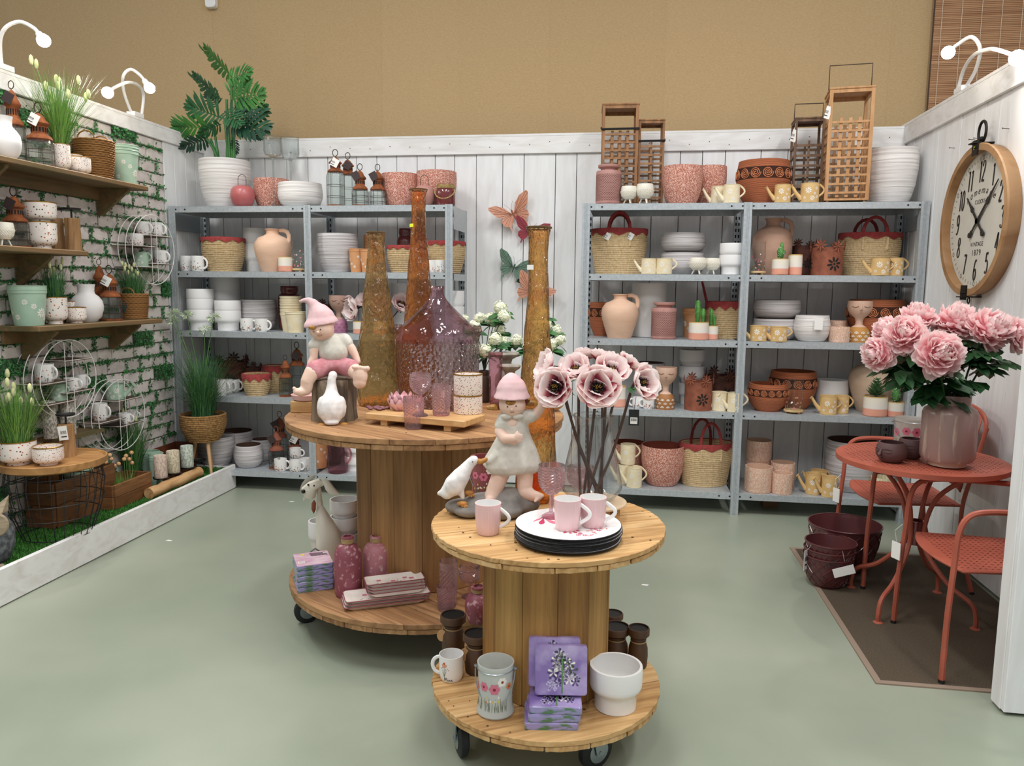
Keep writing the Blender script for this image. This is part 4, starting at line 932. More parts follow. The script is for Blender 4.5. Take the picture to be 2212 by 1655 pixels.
_l = S('R', 4, 1637, 53, 994, .3); vessel('textured_pot', 'cyl', _l, TEXP, 'textured blush pot below another'+Wm('R', 4), 'pot', 'textured blush pots', inner=PEA)
_t = sp(1637, 53, 950, ZS[4], .3); vessel('textured_pot', 'cyl', (_l[0]+Vector((0, 0, _l[2])), _l[1], _t[2]-_l[2]), TEXP, 'textured blush pot stacked on another'+Wm('R', 4), 'pot', 'textured blush pots', inner=PEA)
V('R', 4, 1638, 57, 1007, 'cyl', TEXP, 'wide textured blush pot in front of a stack', 'pot', 'textured_pot', .1, PEA)
V('R', 4, 1690, 50, 998, 'cyl', TEXP, 'textured blush pot behind a smaller one', 'pot', 'textured_pot', .2, PEA)
V('R', 4, 1689, 42, 1021, 'cyl', TEXP, 'smallest textured blush pot beside ochre cans', 'pot', 'textured_pot', .07, PEA)
can(S('R', 4, 1768, 33, 1016, .2), 'rear ochre daisy watering can of three'+Wm('R', 4))
can(S('R', 4, 1757, 33, 1023, .1), 'ochre daisy watering can between two others'+Wm('R', 4))
can(S('R', 4, 1791, 31, 1030, .045), 'ochre daisy watering can behind red chair arm'+Wm('R', 4))
V('R', 4, 1838, 108, 950, 'bowl', STRG, 'largest ridged grey planter behind red chair', pos='b', inner=BRIN)
V('R', 4, 1905, 46, 1030, 'cyl', M('straw_ribbed_glaze', '#e0cf9a', .4, c2='#efe8d0', sc=(120, 120, 2)), 'ribbed straw yellow pot behind red chair', 'pot', 'ribbed_pot', .1)
mb = MB(); mb.bb(-.05, .05, -.04, .06, 0, .06); p = at(1665, 1098, 'Z', 0); tag(mb.build('cardboard_box', M('cardboard', '#7a5d42', .9), loc=(p.x, p.y+.05, 0), smooth=False), 'small brown cardboard box on floor under shelving by clock wall', 'box')
# ================================================================ CABLE SPOOL TABLES
def T(px, yb, w, ytop, z, rb=.8):
    p = at(px, yb, 'Z', z); vd = Vector((p.x-CAM.x, p.y-CAM.y, 0)).normalized(); r = w/2/ppm(p)
    c = p+vd*r*rb; r = w/2/ppm((c.x, c.y, z+.08)); h = at(px, ytop, 'Y', c.y).z-z
    return Vector((c.x, c.y, z)), r, h
SW = [M('spool_pine_%d' % i, a, .62, c2=b, pat='wood', sc=(2.5, 42, 20), lo=.33, hi=.72, bump=.35) for i, (a, b) in enumerate((('#d6ae77', '#a97c48'), ('#cda36c', '#9c7243'), ('#ddb884', '#b58850')))]
SWB = [M('spool_old_pine_%d' % i, a, .65, c2=b, pat='wood', sc=(2.5, 36, 20), lo=.33, hi=.72, bump=.35) for i, (a, b) in enumerate((('#b58a5d', '#80593a'), ('#ab8055', '#785233'), ('#bd9366', '#8a6341')))]
STV = [M('stave_pine_%d' % i, a, .6, c2=b, pat='wood', sc=(26, 26, 1.7), lo=.33, hi=.75, bump=.3) for i, (a, b) in enumerate((('#c08f4f', '#8e6432'), ('#b58445', '#82592c'), ('#c89a5a', '#96703a')))]
STVB = [M('stave_old_pine_%d' % i, a, .6, c2=b, pat='wood', sc=(26, 26, 1.7), lo=.33, hi=.75, bump=.3) for i, (a, b) in enumerate((('#a77a48', '#7a5530'), ('#9c7042', '#704c2a'), ('#b08350', '#835d36')))]
TYRE = M('caster_rubber', '#1d1f22', .6); STEEL = M('zinc_steel', '#aab4ba', .3, metal=.9); SCREW = M('rusty_screw', '#5b4027', .7)
def disc_planks(t, R, z0, z1, ang, wd, mats, rnd):
    y = -R; k = 0; mx = Matrix.Rotation(ang, 3, 'Z')
    while y < R-.01:
        w = min(rnd.uniform(wd*.85, wd*1.15), R-y); a, b = y+.0018, y+w-.0018; pts = []
        lo_, hi_ = a, b; n = 9
        ys = [lo_+(hi_-lo_)*i/n for i in range(n+1)]
        q = lambda v: sqrt(max(R*R-v*v, 0))+rnd.uniform(-.003, .002)
        pl = [(q(v), v) for v in ys]+[(-q(v), v) for v in reversed(ys)]
        mb = MB(); mb.prism(pl, z0+rnd.uniform(0, .0012), z1+rnd.uniform(-.0015, .001)); o = mb.build('plank', mats[k % 3], t, smooth=False); o.rotation_euler = (0, 0, ang); bev(o, .002); y += w; k += 1
def spool(c, R, ztop, zbot, rd, label, mats, stv, ang, th, casters, nst=18):
    t = E('cable_spool_table', (c[0], c[1], 0), label, 'table', None); rnd = random.Random(int(R*1000))
    for zt in (ztop, zbot):
        disc_planks(t, R, zt-th/2, zt, ang, .115, mats, rnd); disc_planks(t, R*.992, zt-th, zt-th/2-.0005, ang+pi/2, .12, mats, rnd)
    for k in range(nst):
        a = 2*pi*k/nst; w = 2*rd*sin(pi/nst)-.003; mb = MB(); d = rnd.uniform(-.003, .003)
        mb.box((0, 0, (zbot+ztop-th)/2), (.022, w, ztop-th-zbot), 0); o = mb.build('stave', stv[k % 3], t, smooth=False); o.location = ((rd*cos(pi/nst)-.011+d)*cos(a), (rd*cos(pi/nst)-.011+d)*sin(a), 0); o.rotation_euler = (0, 0, a); bev(o, .003)
    mb = MB(); mb.lathe([(rd-.03, zbot+.001), (rd-.03, ztop-th-.001)], 24); mb.build('core', DARKG, t)
    mb = MB()
    for zt in (ztop, zbot):
        for k in range(40):
            a = rnd.uniform(0, 6.28); q = R*rnd.choice((.93, .62, .78, .4)); s = rnd.uniform(.002, .0045); mb.lathe([(s, 0), (s, .0008), (0, .001)], 6, (q*cos(a), q*sin(a), zt))
    stuff(mb.build('screw_heads', SCREW, t))
    for (x, y, ra) in casters:
        x -= c[0]; y -= c[1]; hz = zbot-th; wr = hz*.36
        ct = bpy.data.objects.new('caster', None); col.objects.link(ct); ct.parent = t; ct.location = (x, y, 0); ct.rotation_euler = (0, 0, ra)
        mb = MB(); mb.lathe([(0, -.016), (wr*.8, -.016), (wr, -.01), (wr, .01), (wr*.8, .016), (0, .016)], 24, (0, 0, wr), mx=Matrix.Rotation(pi/2, 3, 'X')); mb.build('wheel', TYRE, ct)
        mb = MB(); mb.lathe([(0, -.018), (wr*.6, -.018), (wr*.55, -.013), (wr*.55, .013), (wr*.6, .018), (0, .018)], 20, (0, 0, wr), mx=Matrix.Rotation(pi/2, 3, 'X')); mb.build('hub', STEEL, ct)
        mb = MB()
        for s in (-1, 1): mb.prism([(-.012, wr-.01), (.012, wr-.01), (.03, hz-.004), (-.04, hz-.004)], s*.023-.0015, s*.023+.0015, mx=Matrix(((1, 0, 0), (0, 0, 1), (0, 1, 0))))
        mb.box((-.005, 0, hz-.003), (.085, .07, .006)); mb.tube([(0, -.027, wr), (0, .027, wr)], .006, 8); mb.build('fork', STEEL, ct, smooth=False)
    return t
BC, BRd, BZ = (-.245, -1.749), .605, .908
SC, SR, SZ = (.387, -2.641), .37, .721
LZ = .2
spool(BC, BRd, BZ, LZ, .315, 'large wooden cable spool table on casters with gnome boy on top', SWB, STVB, rad(-32), .045, [(-.726, -1.976, .6), (.2, -2.1, 1), (.25, -1.4, 0), (-.6, -1.35, 0)], 16)
spool(SC, SR, SZ, LZ, .205, 'small wooden cable spool table on casters with plates and pink mugs', SW, STV, rad(28), .034, [(.56, -2.8, .75), (.14, -2.8, 2), (.14, -2.46, 0), (.63, -2.46, 0)], 12)
# ---------------------------------------------------------------- on the large spool
AMB = glass('amber_glass', '#efb366', .03, 1, (40, 40, 26), .55, ior=1.25)
AMBO = glass('orange_amber_glass', '#ea9350', .03, 1, (40, 40, 22), .55, ior=1.25)
AMBG = glass('smoky_amber_glass', '#edbd78', .03, 1, (40, 40, 26), .55, ior=1.25)
def amber(loc, pts, ytops, label, mat, sticker=None):
    """pts: list of (pixel row, pixel width) from base up"""
    t = E('amber_vase', loc, label, 'vase', 'tall amber glass vases'); pr = []
    for y, w in pts:
        p = at(ytops, y, 'Y', loc.y); pr.append((w/2/ppm(p), max(p.z-loc.z, 0)))
    pr[0] = (pr[0][0], 0); rr = random.Random(5)
    fine = []
    for (r0, z0), (r1, z1) in zip(pr, pr[1:]):
        n = max(1, int((z1-z0)/.02))
        for k in range(n): fine.append((r0+(r1-r0)*k/n, z0+(z1-z0)*k/n))
    fine.append(pr[-1])
    ph = [rr.uniform(0, 6) for _ in range(4)]
    f = lambda a, r, z, k: r*(1+.022*sin(3*a+ph[0]+z*22)+.02*sin(5*a+ph[1]-z*31)+.015*sin(7*a+z*50))
    mb = MB(); mb.lathe([(0, .008), (fine[0][0]*.7, .006), (fine[0][0]*.8, 0)]+fine, 40, fn=f); mb.build('glass_body', mat, t)
    q = pr[-1]; mb = MB(); mb.ring((0, 0, q[1]), q[0]*.98, .004, 32, 6); mb.build('rim', M('dark_amber_rim', '#5a4326', .15), t)
    if sticker:
        y = sticker[0]; z = at(ytops, y, 'Y', loc.y).z-loc.z; r = rint(pr, z)*1.05; mb = MB(); mb.box((-r*.7, -r*.78, z), (.03, .002, .016), rz=-.7); mb.build('price_sticker', sticker[1], t)
    return t
l1, _, _ = T(817, 880, 84, 503, BZ)
amber(l1, [(878, 80), (860, 86), (830, 88), (757, 82), (694, 70), (647, 60), (600, 48), (560, 40), (525, 35), (510, 37), (503, 42)], 818, 'short smoky amber vase beside gnome boy figure', AMBG)
l2 = at(905, 845, 'Z', BZ); l2 = Vector((at(905, 600, 'Y', -1.29).x, -1.29, BZ))
amber(l2, [(850, 72), (830, 80), (760, 76), (694, 66), (631, 54), (568, 45), (505, 34), (450, 30), (425, 31), (410, 39)], 905, 'tallest orange amber vase behind pink demijohn', AMBO, (488, YEL))
# pink demijohn
lo, r, h = T(946, 892, 182, 618, BZ, .85)
DEM = glass('rose_demijohn_glass', '#d9a6b2', .03, .5, (16, 16, 16), .4, ior=1.15)
DEMB = glass('rose_basketweave_glass', '#d2b4b4', .05, 1.0, (50, 50, 62), .5, pat='dots', ior=1.2)
t = E('demijohn', lo, 'large rose glass demijohn with embossed basketweave body on spool table', 'bottle')
zz = lambda y: at(946, y, 'Y', lo.y).z-BZ
mb = MB(); mb.lathe([(0, .012), (r*.8, 0), (r*.86, .006), (r*.92, zz(850)), (r*.97, zz(800)), (r*.99, zz(760)), (r*.97, zz(738))], 44); mb.build('embossed_body', DEMB, t)
mb = MB(); mb.lathe([(r*.97, zz(738)), (r*1.0, zz(728)), (r*.97, zz(715)), (r*.8, zz(700)), (r*.55, zz(680)), (r*.35, zz(662)), (r*.22, zz(648)), (r*.15, zz(636)), (r*.145, zz(626)), (r*.17, zz(622)), (r*.15, zz(618))], 44); mb.build('shoulder_and_neck', DEM, t)
for s in (-1, 1):
    mb = MB(); mb.tube([(s*r*.86, 0, zz(706)), (s*r*1.0, -.01, zz(706)), (s*r*1.03, -.01, zz(714)), (s*r*.97, 0, zz(724))], r*.05, 7); mb.build('lug_handle', DEMB, t)
# serving board
bz = BZ+.022; c4 = [at(789, 892, 'Z', bz+.026), at(1003, 910, 'Z', bz+.026), at(1049, 895, 'Z', bz+.026), at(835, 878, 'Z', bz+.026)]
ctr = sum(c4, Vector())/4; t = E('serving_board', (ctr.x, ctr.y, BZ), 'rectangular pale wooden serving board on feet on large spool', 'board')
mb = MB(); mb.prism([(p.x-ctr.x, p.y-ctr.y) for p in c4], .022, .048); bev(mb.build('board', M('acacia_board', '#d2aa76', .5, c2='#b98e5b', pat='wood', sc=(3, 30, 20), lo=.35, hi=.7), t, smooth=False), .003)
for f in (.18, .82):
    a = c4[0]*(1-f)+c4[1]*f-ctr; b = c4[3]*(1-f)+c4[2]*f-ctr; d = (b-a); a += d*.08; b -= d*.08; mb = MB(); m_ = (a+b)/2
    mb.box((m_.x, m_.y, .011), (.03, d.length*.86, .022), rz=math.atan2(d.y, d.x)-pi/2); mb.build('foot', _mats['acacia_board'], t, smooth=False)
bt = BZ+.048
PDG = glass('rose_diamond_glass', '#ebc4cc', .03, .0, refr=.7, ior=1.3, milk=.16)
def diamond(mb, pr, n=14, rows=8, z0=0, z1=1, amp=.06):
    q = []; rr = rows
    for k in range(rr*2+1):
        z = z0+(z1-z0)*k/(rr*2); q.append((rint(pr, z), z))
    mb.lathe(q, n*2, fn=lambda a, r, z, k: r*(1+(amp if (int(round(a*n/pi))+k) % 2 == 0 else -amp*.3)))
def tumbler(L_, label, group='rose diamond-cut tumblers'):
    loc, r, h = L_; t = E('tumbler', loc, label, 'glass', group); pr = [(r*.8, 0), (r*.97, h*.85), (r, h)]
    mb = MB(); diamond(mb, pr, 14, 8, h*.04, h*.84); mb.lathe([(0, .01), (r*.74, .008), (r*.78, 0), (r*.82, h*.04)], 28); mb.lathe([(rint(pr, h*.84), h*.84), (r, h)], 28); mb.build('glass_body', PDG, t, smooth=False)
    return t
def goblet(L_, label, bowl=.5, group='rose diamond-cut goblets', rb=.72):
    loc, r, h = L_; t = E('goblet', loc, label, 'glass', group); zb = h*bowl; pr = [(r*.22, zb), (r*.55, zb+h*.06), (r*.88, zb+h*.17), (r*.98, zb+h*.28), (r, h*.93), (r, h)]
    mb = MB(); diamond(mb, pr, 14, 8, zb+.004, h*.9); mb.lathe([(rint(pr, h*.9), h*.9), (r, h)], 28); mb.build('bowl', PDG, t, smooth=False)
    mb = MB(); mb.lathe([(0, 0), (r*rb, 0), (r*rb, .004), (r*.5, .01), (r*.16, h*.1), (r*.13, zb*.5), (r*.2, zb*.62), (r*.13, zb*.75), (r*.22, zb+.005)], 24); mb.build('stem', PDG, t)
    return t
tumbler(T(894, 929, 46, 857, BZ), 'rose diamond-cut tumbler in front of serving board')
tumbler(T(953, 900, 43, 830, bt), 'rose diamond-cut tumbler on serving board beside gold-rim cups')
goblet(T(908, 902, 46, 806, bt, .9), 'rose diamond-cut goblet on serving board behind tumbler', .5)
def gcup(L_, label, mat=FLS, name='gold_rim_cup', cat='cup', group='gold-rim flower cups', kind='cup', t_=.004):
    loc, r, h = L_; t = E(name, loc, label, cat, group); p = prof(kind, r, h); mb = MB(); mb.lathe(shell(p, t_), 36); mb.build('body', mat, t)
    mb = MB(); mb.ring((0, 0, h), r*.985, min(.0035, r*.05), 36, 6); mb.build('gold_rim', GOLD, t); return t
FL2 = M('small_meadow_glaze', '#f3ebe4', .22, c2='#b2452f', c3='#555148', pat='dots2', sc=(150, 150, 150), lo=.24, hi=.32)
_g = T(1011, 896, 62, 853, bt); gcup(_g, 'lower gold-rim flower cup of a stack on serving board', FL2)
_u = at(1011, 808, 'Y', _g[0].y).z-bt; gcup((_g[0]+Vector((0, 0, _g[2]+.002)), _g[1], _u-_g[2]-.002), 'upper gold-rim flower cup stacked on another on serving board', FL2)
# lotus bowl
lo, r, h = T(867, 889, 56, 850, bt, .7); t = E('lotus_bowl', lo, 'glossy pink ceramic lotus bowl on serving board', 'bowl'); LOT = M('pink_lotus_glaze', '#e2b3bb', .15, coat=.3)
mb = MB(); mb.lathe([(0, .0), (r*.5, 0), (r*.75, h*.3), (r*.8, h*.6), (r*.6, h*.6), (0, h*.25)], 24); mb.build('bowl', LOT, t)
for ring_, (n, zr, q) in enumerate(((9, .0, 1.0), (9, .18, .93), (8, .34, .8))):
    for k in range(n):
        a = 2*pi*(k+.5*(ring_ % 2))/n; d = Vector((cos(a), sin(a), 0)); e = Vector((-sin(a), cos(a), 0)); vs = []; z0 = h*zr; ww = r*.42
        for i in range(5):
            u_ = i/4; rr = r*q*(.55+.5*sin(u_*1.9)); z = z0+h*.72*u_; w_ = ww*sin(pi*min(.96, .25+u_*.75))
            vs += [d*(rr*.94)-e*w_+Vector((0, 0, z)), d*rr*1.03+Vector((0, 0, z+.002)), d*(rr*.94)+e*w_+Vector((0, 0, z))]
        fs = []
        for i in range(4): fs += [(3*i, 3*i+1, 3*i+4, 3*i+3), (3*i+1, 3*i+2, 3*i+5, 3*i+4)]
        mb = MB(); mb.add(vs, fs); mb.build('petal', LOT, t, ang=80)
# carved flower ornament on the board
p = at(815, 884, 'Z', bt); t = E('carved_flower_trivet', (p.x, p.y, bt), 'mauve carved openwork flower ornament on serving board', 'ornament'); MV = M('mauve_carved', '#8c5a60', .5)
for k in range(11):
    a = k*2.4; q = .012*sqrt(k); mb = MB(); mb.ball((q*cos(a)*1.3, q*sin(a), .006), .012, 8, sz=.5); mb.ring((q*cos(a)*1.3, q*sin(a), .008), .01, .002, 10, 4); mb.build('carved_bloom', MV, t)
# pink dish on a wooden block
p = at(652, 893, 'Z', BZ); vd = Vector((-.25, .97, 0)); c = p+vd*.06
mb = MB(); mb.bb(-.05, .055, -.05, .05, 0, .05); tag(bev(mb.build('wooden_block', SW[1], loc=(c.x+.005, c.y, BZ), rz=.1, smooth=False)), 'small pine block under pink dish on large spool', 'block')
lo = Vector((c.x+.012, c.y+.01, BZ+.05)); mb = MB(); mb.lathe(shell([(.05, 0), (.062, .004), (.068, .02), (.07, .026)], .004), 32); tag(mb.build('pink_dish', M('pale_pink_glaze', '#dfb5b2', .35), loc=lo), 'flat pale pink ceramic dish on pine block', 'dish')
# grey turned candle stands, tall pink glass, hydrangea jars behind
GSTN = M('grey_weathered_wood', '#a49d92', .8, c2='#857d73', pat='wood', sc=(20, 20, 5), bump=.3); DKW = M('dark_turned_wood', '#4a3327', .5, c2='#33221a', pat='wood', sc=(18, 18, 4), bump=.2)
MERC = M('mercury_silver', '#9c9a95', .35, metal=.6, c2='#6b6862', sc=(60, 60, 60), lo=.4, hi=.6, bump=.6)
def cstand(Y, px, w, yt, label, mid=GSTN):
    loc, r, h = sp(px, w, yt, BZ, Y); t = E('candle_stand', loc, label, 'candle holder', 'grey turned candle stands')
    mb = MB(); mb.lathe([(0, h), (r*.95, h), (r, h-.006), (r*.9, h-.016), (r*.5, h-.03), (r*.4, h-.05), (r*.62, h-.058), (r*.66, h-.068), (r*.45, h-.08)], 28); mb.build('top_plate', GSTN, t)
    mb = MB(); mb.lathe([(0, 0), (r*.9, 0), (r*.92, .012), (r*.6, .03), (r*.75, h*.35), (r*.72, h*.55), (r*.45, h-.08)], 28); mb.build('turned_body', mid, t)
cstand(-1.42, 1092, 60, 762, 'taller grey candle stand behind pink glass on large spool'); cstand(-1.55, 1101, 48, 788, 'shorter candle stand with silver body on large spool', MERC)
_p = sp(1070, 31, 761, BZ, -1.6); glass_vessel('tall_glass', 'taper', _p, PKG, 'tall pink pressed glass beside grey candle stands', 'glass', None)
# ---------------------------------------------------------------- lower deck of the large spool
GLZ = [M('mulberry_glaze', '#8e4a58', .45, c2='#d0a3a6', sc=(55, 55, 45), lo=.56, hi=.68, det=5), M('faded_pink_glaze', '#b77780', .5, c2='#dcb9b8', sc=(55, 55, 45), lo=.55, hi=.68, det=5)]
TWN = M('jute_twine', '#b09468', .9)
def bottle(L_, label, mat, kind=0):
    loc, r, h = L_; t = E('glazed_bottle', loc, label, 'bottle', 'mulberry glazed bottles')
    p = [(r*.86, 0), (r*.97, .008), (r, h*.06), (r, h*.68), (r*.94, h*.76), (r*.72, h*.84), (r*.44, h*.875), (r*.36, h*.89), (r*.36, h*.95), (r*.46, h*.965), (r*.46, h*.995), (r*.4, h)] if kind == 0 else [(r*.7, 0), (r*.8, .008), (r*.97, h*.3), (r, h*.45), (r*.93, h*.62), (r*.7, h*.75), (r*.42, h*.81), (r*.38, h*.84), (r*.38, h*.92), (r*.5, h*.94), (r*.5, h*.99), (r*.44, h)]
    mb = MB(); mb.lathe(shell(p, .006), 36); mb.build('body', mat, t); rn = r*.38
    mb = MB(); [mb.ring((0, 0, h*(.895 if kind == 0 else .845)+k*.005), rn+.002, .0028, 22, 5) for k in range(4)]; mb.build('twine', TWN, t)
bottle(T(753, 1294, 58, 1158, LZ), 'dark mulberry glazed bottle with twine neck', GLZ[0]); bottle(T(814, 1278, 58, 1157, LZ), 'faded pink glazed bottle against spool staves', GLZ[1])
bottle(T(1033, 1352, 59, 1266, LZ), 'round mulberry bottle beside small spool staves', GLZ[0], 1)
# oblong trays
TRY = M('cream_tray_glaze', '#efe6dd', .25); TRE = M('plum_tray_edge', '#8a4a52', .3)
def tray(t, w, d, h, z, cx=0, cy=0):
    pass
def rrect(w, d, r, n=5):
    o = []
    for cx, cy, a0 in ((w/2-r, d/2-r, 0), (-w/2+r, d/2-r, pi/2), (-w/2+r, -d/2+r, pi), (w/2-r, -d/2+r, 3*pi/2)):
        for k in range(n): a = a0+pi/2*k/(n-1); o.append((cx+r*cos(a), cy+r*sin(a)))
    return o
def mk_tray(w, d, loc, rz, label, group, prn=True):
    t = E('oblong_tray', loc, label, 'tray', group, rz); mb = MB(); n = 20; rows = []
    for sw, sd, z in ((.8, .8, 0), (.97, .95, .014), (1, 1, .018), (.96, .93, .017), (.8, .78, .005)): rows.append([(x*1, y*1, z) for x, y in rrect(w*sw, d*sd, .018*sw)])
    vs = sum(rows, []); fs = [tuple(range(n-1, -1, -1))]
    for i in range(4): fs += [(i*n+j, i*n+(j+1) % n, (i+1)*n+(j+1) % n, (i+1)*n+j) for j in range(n)]
    fs.append(tuple(4*n+j for j in range(n))); mb.add(vs, fs); mb.build('dish', TRY, t, ang=50)
    mb = MB(); mb.tube([(x, y, .018) for x, y in rrect(w*.995, d*.995, .018)], .0022, 5, True); mb.build('plum_edge', TRE, t)
    if prn:
        mb = MB(); rr = random.Random(9)
        for _ in range(90):
            x = rr.uniform(-w*.38, w*.38); y = -d*.36+abs(rr.gauss(0, d*.16)); s = rr.uniform(.0015, .0035)
            mb.add([(x+s*cos(a), y+s*.8*sin(a), .0062) for a in (0, 1.05, 2.1, 3.14, 4.2, 5.2)], [tuple(range(6))], rr.choice((0, 1, 1, 2)))
        for x, y in ((-.25, .2), (.2, .22), (.3, .1), (-.02, .0)):
            for s in (-1, 1): mb.add([(x*w+s*.004+.006*cos(a), y*d+.008*sin(a), .0063) for a in (0, 1.05, 2.1, 3.14, 4.2, 5.2)], [tuple(range(6))], 0)
        mb.build('butterfly_print', [PRP, PRG, PRO], t)
    return t
pa, pb_ = at(745, 1325, 'Z', LZ), at(925, 1303, 'Z', LZ); rz = math.atan2((pb_-pa).y, (pb_-pa).x); nrm = Vector((-sin(rz), cos(rz), 0)); wt = (pb_-pa).length
cc = (pa+pb_)/2+nrm*.062
big = mk_tray(wt*1.03, .124, (cc.x, cc.y, LZ), rz, 'lowest large cream tray with plum edge in stack', 'stacked cream trays')
for k, nm in ((1, 'second large cream tray with plum edge in stack'), (2, 'uppermost large cream tray with butterfly print')): dup(big, (cc.x+.004*k, cc.y, LZ+.0125*k), nm)
c2 = cc+Vector((cos(rz), sin(rz), 0))*wt*.14+nrm*.008
sm = mk_tray(wt*.72, .1, (c2.x, c2.y, LZ+.025+.0125), rz+.02, 'lowest small cream tray on the large trays', 'stacked small cream trays')
for k, nm in ((1, 'second small cream tray in stack'), (2, 'third small cream tray in stack'), (3, 'uppermost small cream tray with butterfly print')): dup(sm, (c2.x-.002*k, c2.y, LZ+.0375+.0125*k), nm)
# tumblers and goblet in the shade
_a = T(963, 1324, 40, 1265, LZ); tumbler(_a, 'rose tumbler below another on lower deck of large spool')
tumbler((_a[0]+Vector((.004, .03, 0)), _a[1], at(966, 1212, 'Y', _a[0].y+.03).z-LZ), 'tall rose tumbler against spool staves on lower deck')
goblet(T(1014, 1297, 46, 1224, LZ), 'rose diamond-cut goblet on lower deck of large spool', .45)
# napkin packs
NPK = M('pink_napkin_print', '#d9a0bd', .3, c2='#efd3e0', sc=(22, 60, 20), lo=.35, hi=.65, det=4, coat=.6)
NGR = M('green_lavender_print', '#4e7a55', .3, c2='#9a93c9', sc=(26, 26, 90), lo=.42, hi=.56, det=3, coat=.6)
NLV = M('lavender_print', '#8a72b5', .28, c2='#c3b2de', sc=(14, 14, 14), lo=.4, hi=.7, det=4, coat=.5, c3='#5e7f57')
def napkins(loc, w, d, h, rz, label, top, side, group, rx=0, art=None):
    t = E('napkin_pack', loc, label, 'napkins', group, rz); t.rotation_euler = (rx, 0, rz)
    mb = MB(); mb.prism(rrect(w, d, .008, 4), 0, h*.9, 1); mb.prism(rrect(w*.985, d*.985, .01, 4), h*.9, h, 0); bev(mb.build('wrapped_napkins', [top, side], t, smooth=False), .003)
    if art: art(t, w, d, h)
    return t
pa, pb_ = at(643, 1283, 'Z', LZ), at(722, 1272, 'Z', LZ); rz = math.atan2((pb_-pa).y, (pb_-pa).x); nrm = Vector((-sin(rz), cos(rz), 0)); wn = (pb_-pa).length; cc = (pa+pb_)/2+nrm*.08
hs = .024
for k, nm in enumerate(('lowest', 'second', 'third', 'fourth')): napkins((cc.x+U(-.003, .003), cc.y, LZ+hs*k), wn, .16, hs-.001, rz+U(-.03, .03), nm+' lavender napkin pack in the stack beside mulberry bottle', NGR, NGR, 'napkin packs on the large spool')
def backlabel(t, w, d, h):
    mb = MB()
    for k in range(7): mb.box((w*.18+k*.0008, d*.38-k*.006, h+.0005), (w*.46, .0015, .0008), 1)
    mb.box((-w*.34, -d*.22, h+.0005), (.026, .02, .0008), 0); mb.box((w*.38, d*.32, h+.0005), (.014, .014, .0008), 0)
    for k in range(6): mb.box((-w*.34-.008+k*.0032, -d*.22, h+.001), (.0012, .012, .0006), 1)
    mb.build('back_label', [CARD, BARS], t, smooth=False)
    mb = MB(); mb.box((-w*.24, d*.33, h+.001), (.016, .01, .001), rz=-.4); mb.build('price_sticker', YEL, t, smooth=False)
napkins((cc.x, cc.y, LZ+hs*4), wn, .16, .02, rz, 'pink napkin pack turned back side up on lavender packs', NPK, NGR, 'napkin packs on the large spool', art=backlabel)
# white planters at the back
_p = T(746, 1208, 62, 1150, LZ, .8); _v = vessel('planter', 'tier', _p, CERM, 'white two-step planter lowest of stack on large spool deck', 'planter', 'white planters on spool deck')
for y_, nm in ((1114, 'middle'), (1078, 'topmost')):
    dz = at(746, y_, 'Y', _p[0].y).z-LZ-_p[2]; dup(_v, _p[0]+Vector((0, 0, dz)), 'white two-step planter %s of stack on large spool deck' % nm)
vessel('planter', 'tier', T(694, 1200, 52, 1124, LZ), CERM, 'small white two-step planter behind metal dog', 'planter', 'white planters on spool deck')
# ---------------------------------------------------------------- on the small spool
pc = at(1227, 1128, 'Z', SZ+.052); pr_ = 115/ppm(pc)
PLT = M('white_melamine', '#eeebea', .2); PLB = M('black_melamine', '#17191c', .65)
t0 = E('dinner_plate', (pc.x, pc.y, SZ+.001), 'lowest plate of the black-backed flower plate stack', 'plate', 'stack of flower plates')
mb = MB(); R = pr_; mb.lathe([(0, 0), (R*.66, 0), (R*.7, .001), (R*.96, .0085), (R, .0092), (R*.998, .0108), (R*.988, .0114)], 56, mi=1); mb.lathe([(R*.988, .0114), (R*.95, .0105), (R*.7, .004), (R*.66, .003), (0, .003)], 56, mi=0); mb.build('plate_body', [PLT, PLB], t0)
NPL = 9; step = .0048
for k in range(1, NPL):
    topplate = dup(t0, (pc.x+U(-.004, .004), pc.y+U(-.003, .003), SZ+.001+step*k), 'flower plate %s in the black-backed stack' % ('second', 'third', 'fourth', 'fifth', 'sixth', 'seventh', 'eighth', 'top')[k-1])
PTZ = SZ+.001+step*(NPL-1)+.0031
mb = MB()
def flat_flower(mb, x, y, R, n, m1, m2, z=0, a0=0, spread=2*pi):
    for k in range(n):
        a = a0+spread*k/n; vs = [(x, y, z)]
        for tt in (-.22, -.12, 0, .12, .22): rr = R*(1-.9*abs(tt)**1.5*3); vs.append((x+rr*cos(a+tt*5/n*1.6), y+rr*sin(a+tt*5/n*1.6), z))
        mb.add(vs, [(0, i, i+1) for i in range(1, 5)], m1 if k % 2 else m2)
rr = random.Random(4)
flat_flower(mb, -pr_*.5, pr_*.38, pr_*.42, 9, 0, 1, .0036, .5); flat_flower(mb, pr_*.05, -pr_*.3, pr_*.2, 9, 0, 1, .0036)
for _ in range(38):
    a = rr.uniform(-1.2, 1.9); q = pr_*rr.uniform(.45, .92); x, y = q*cos(a), q*sin(a); zz_ = .0042+max(0, (q/pr_-.7))*.02; s = rr.uniform(.004, .009); flat_flower(mb, x, y, s, 5, rr.choice((0, 1, 2)), rr.choice((0, 1)), zz_)
mb.build('pink_flower_print', [PRP, M('magenta_print', '#c23a63', .4), PRO], topplate)
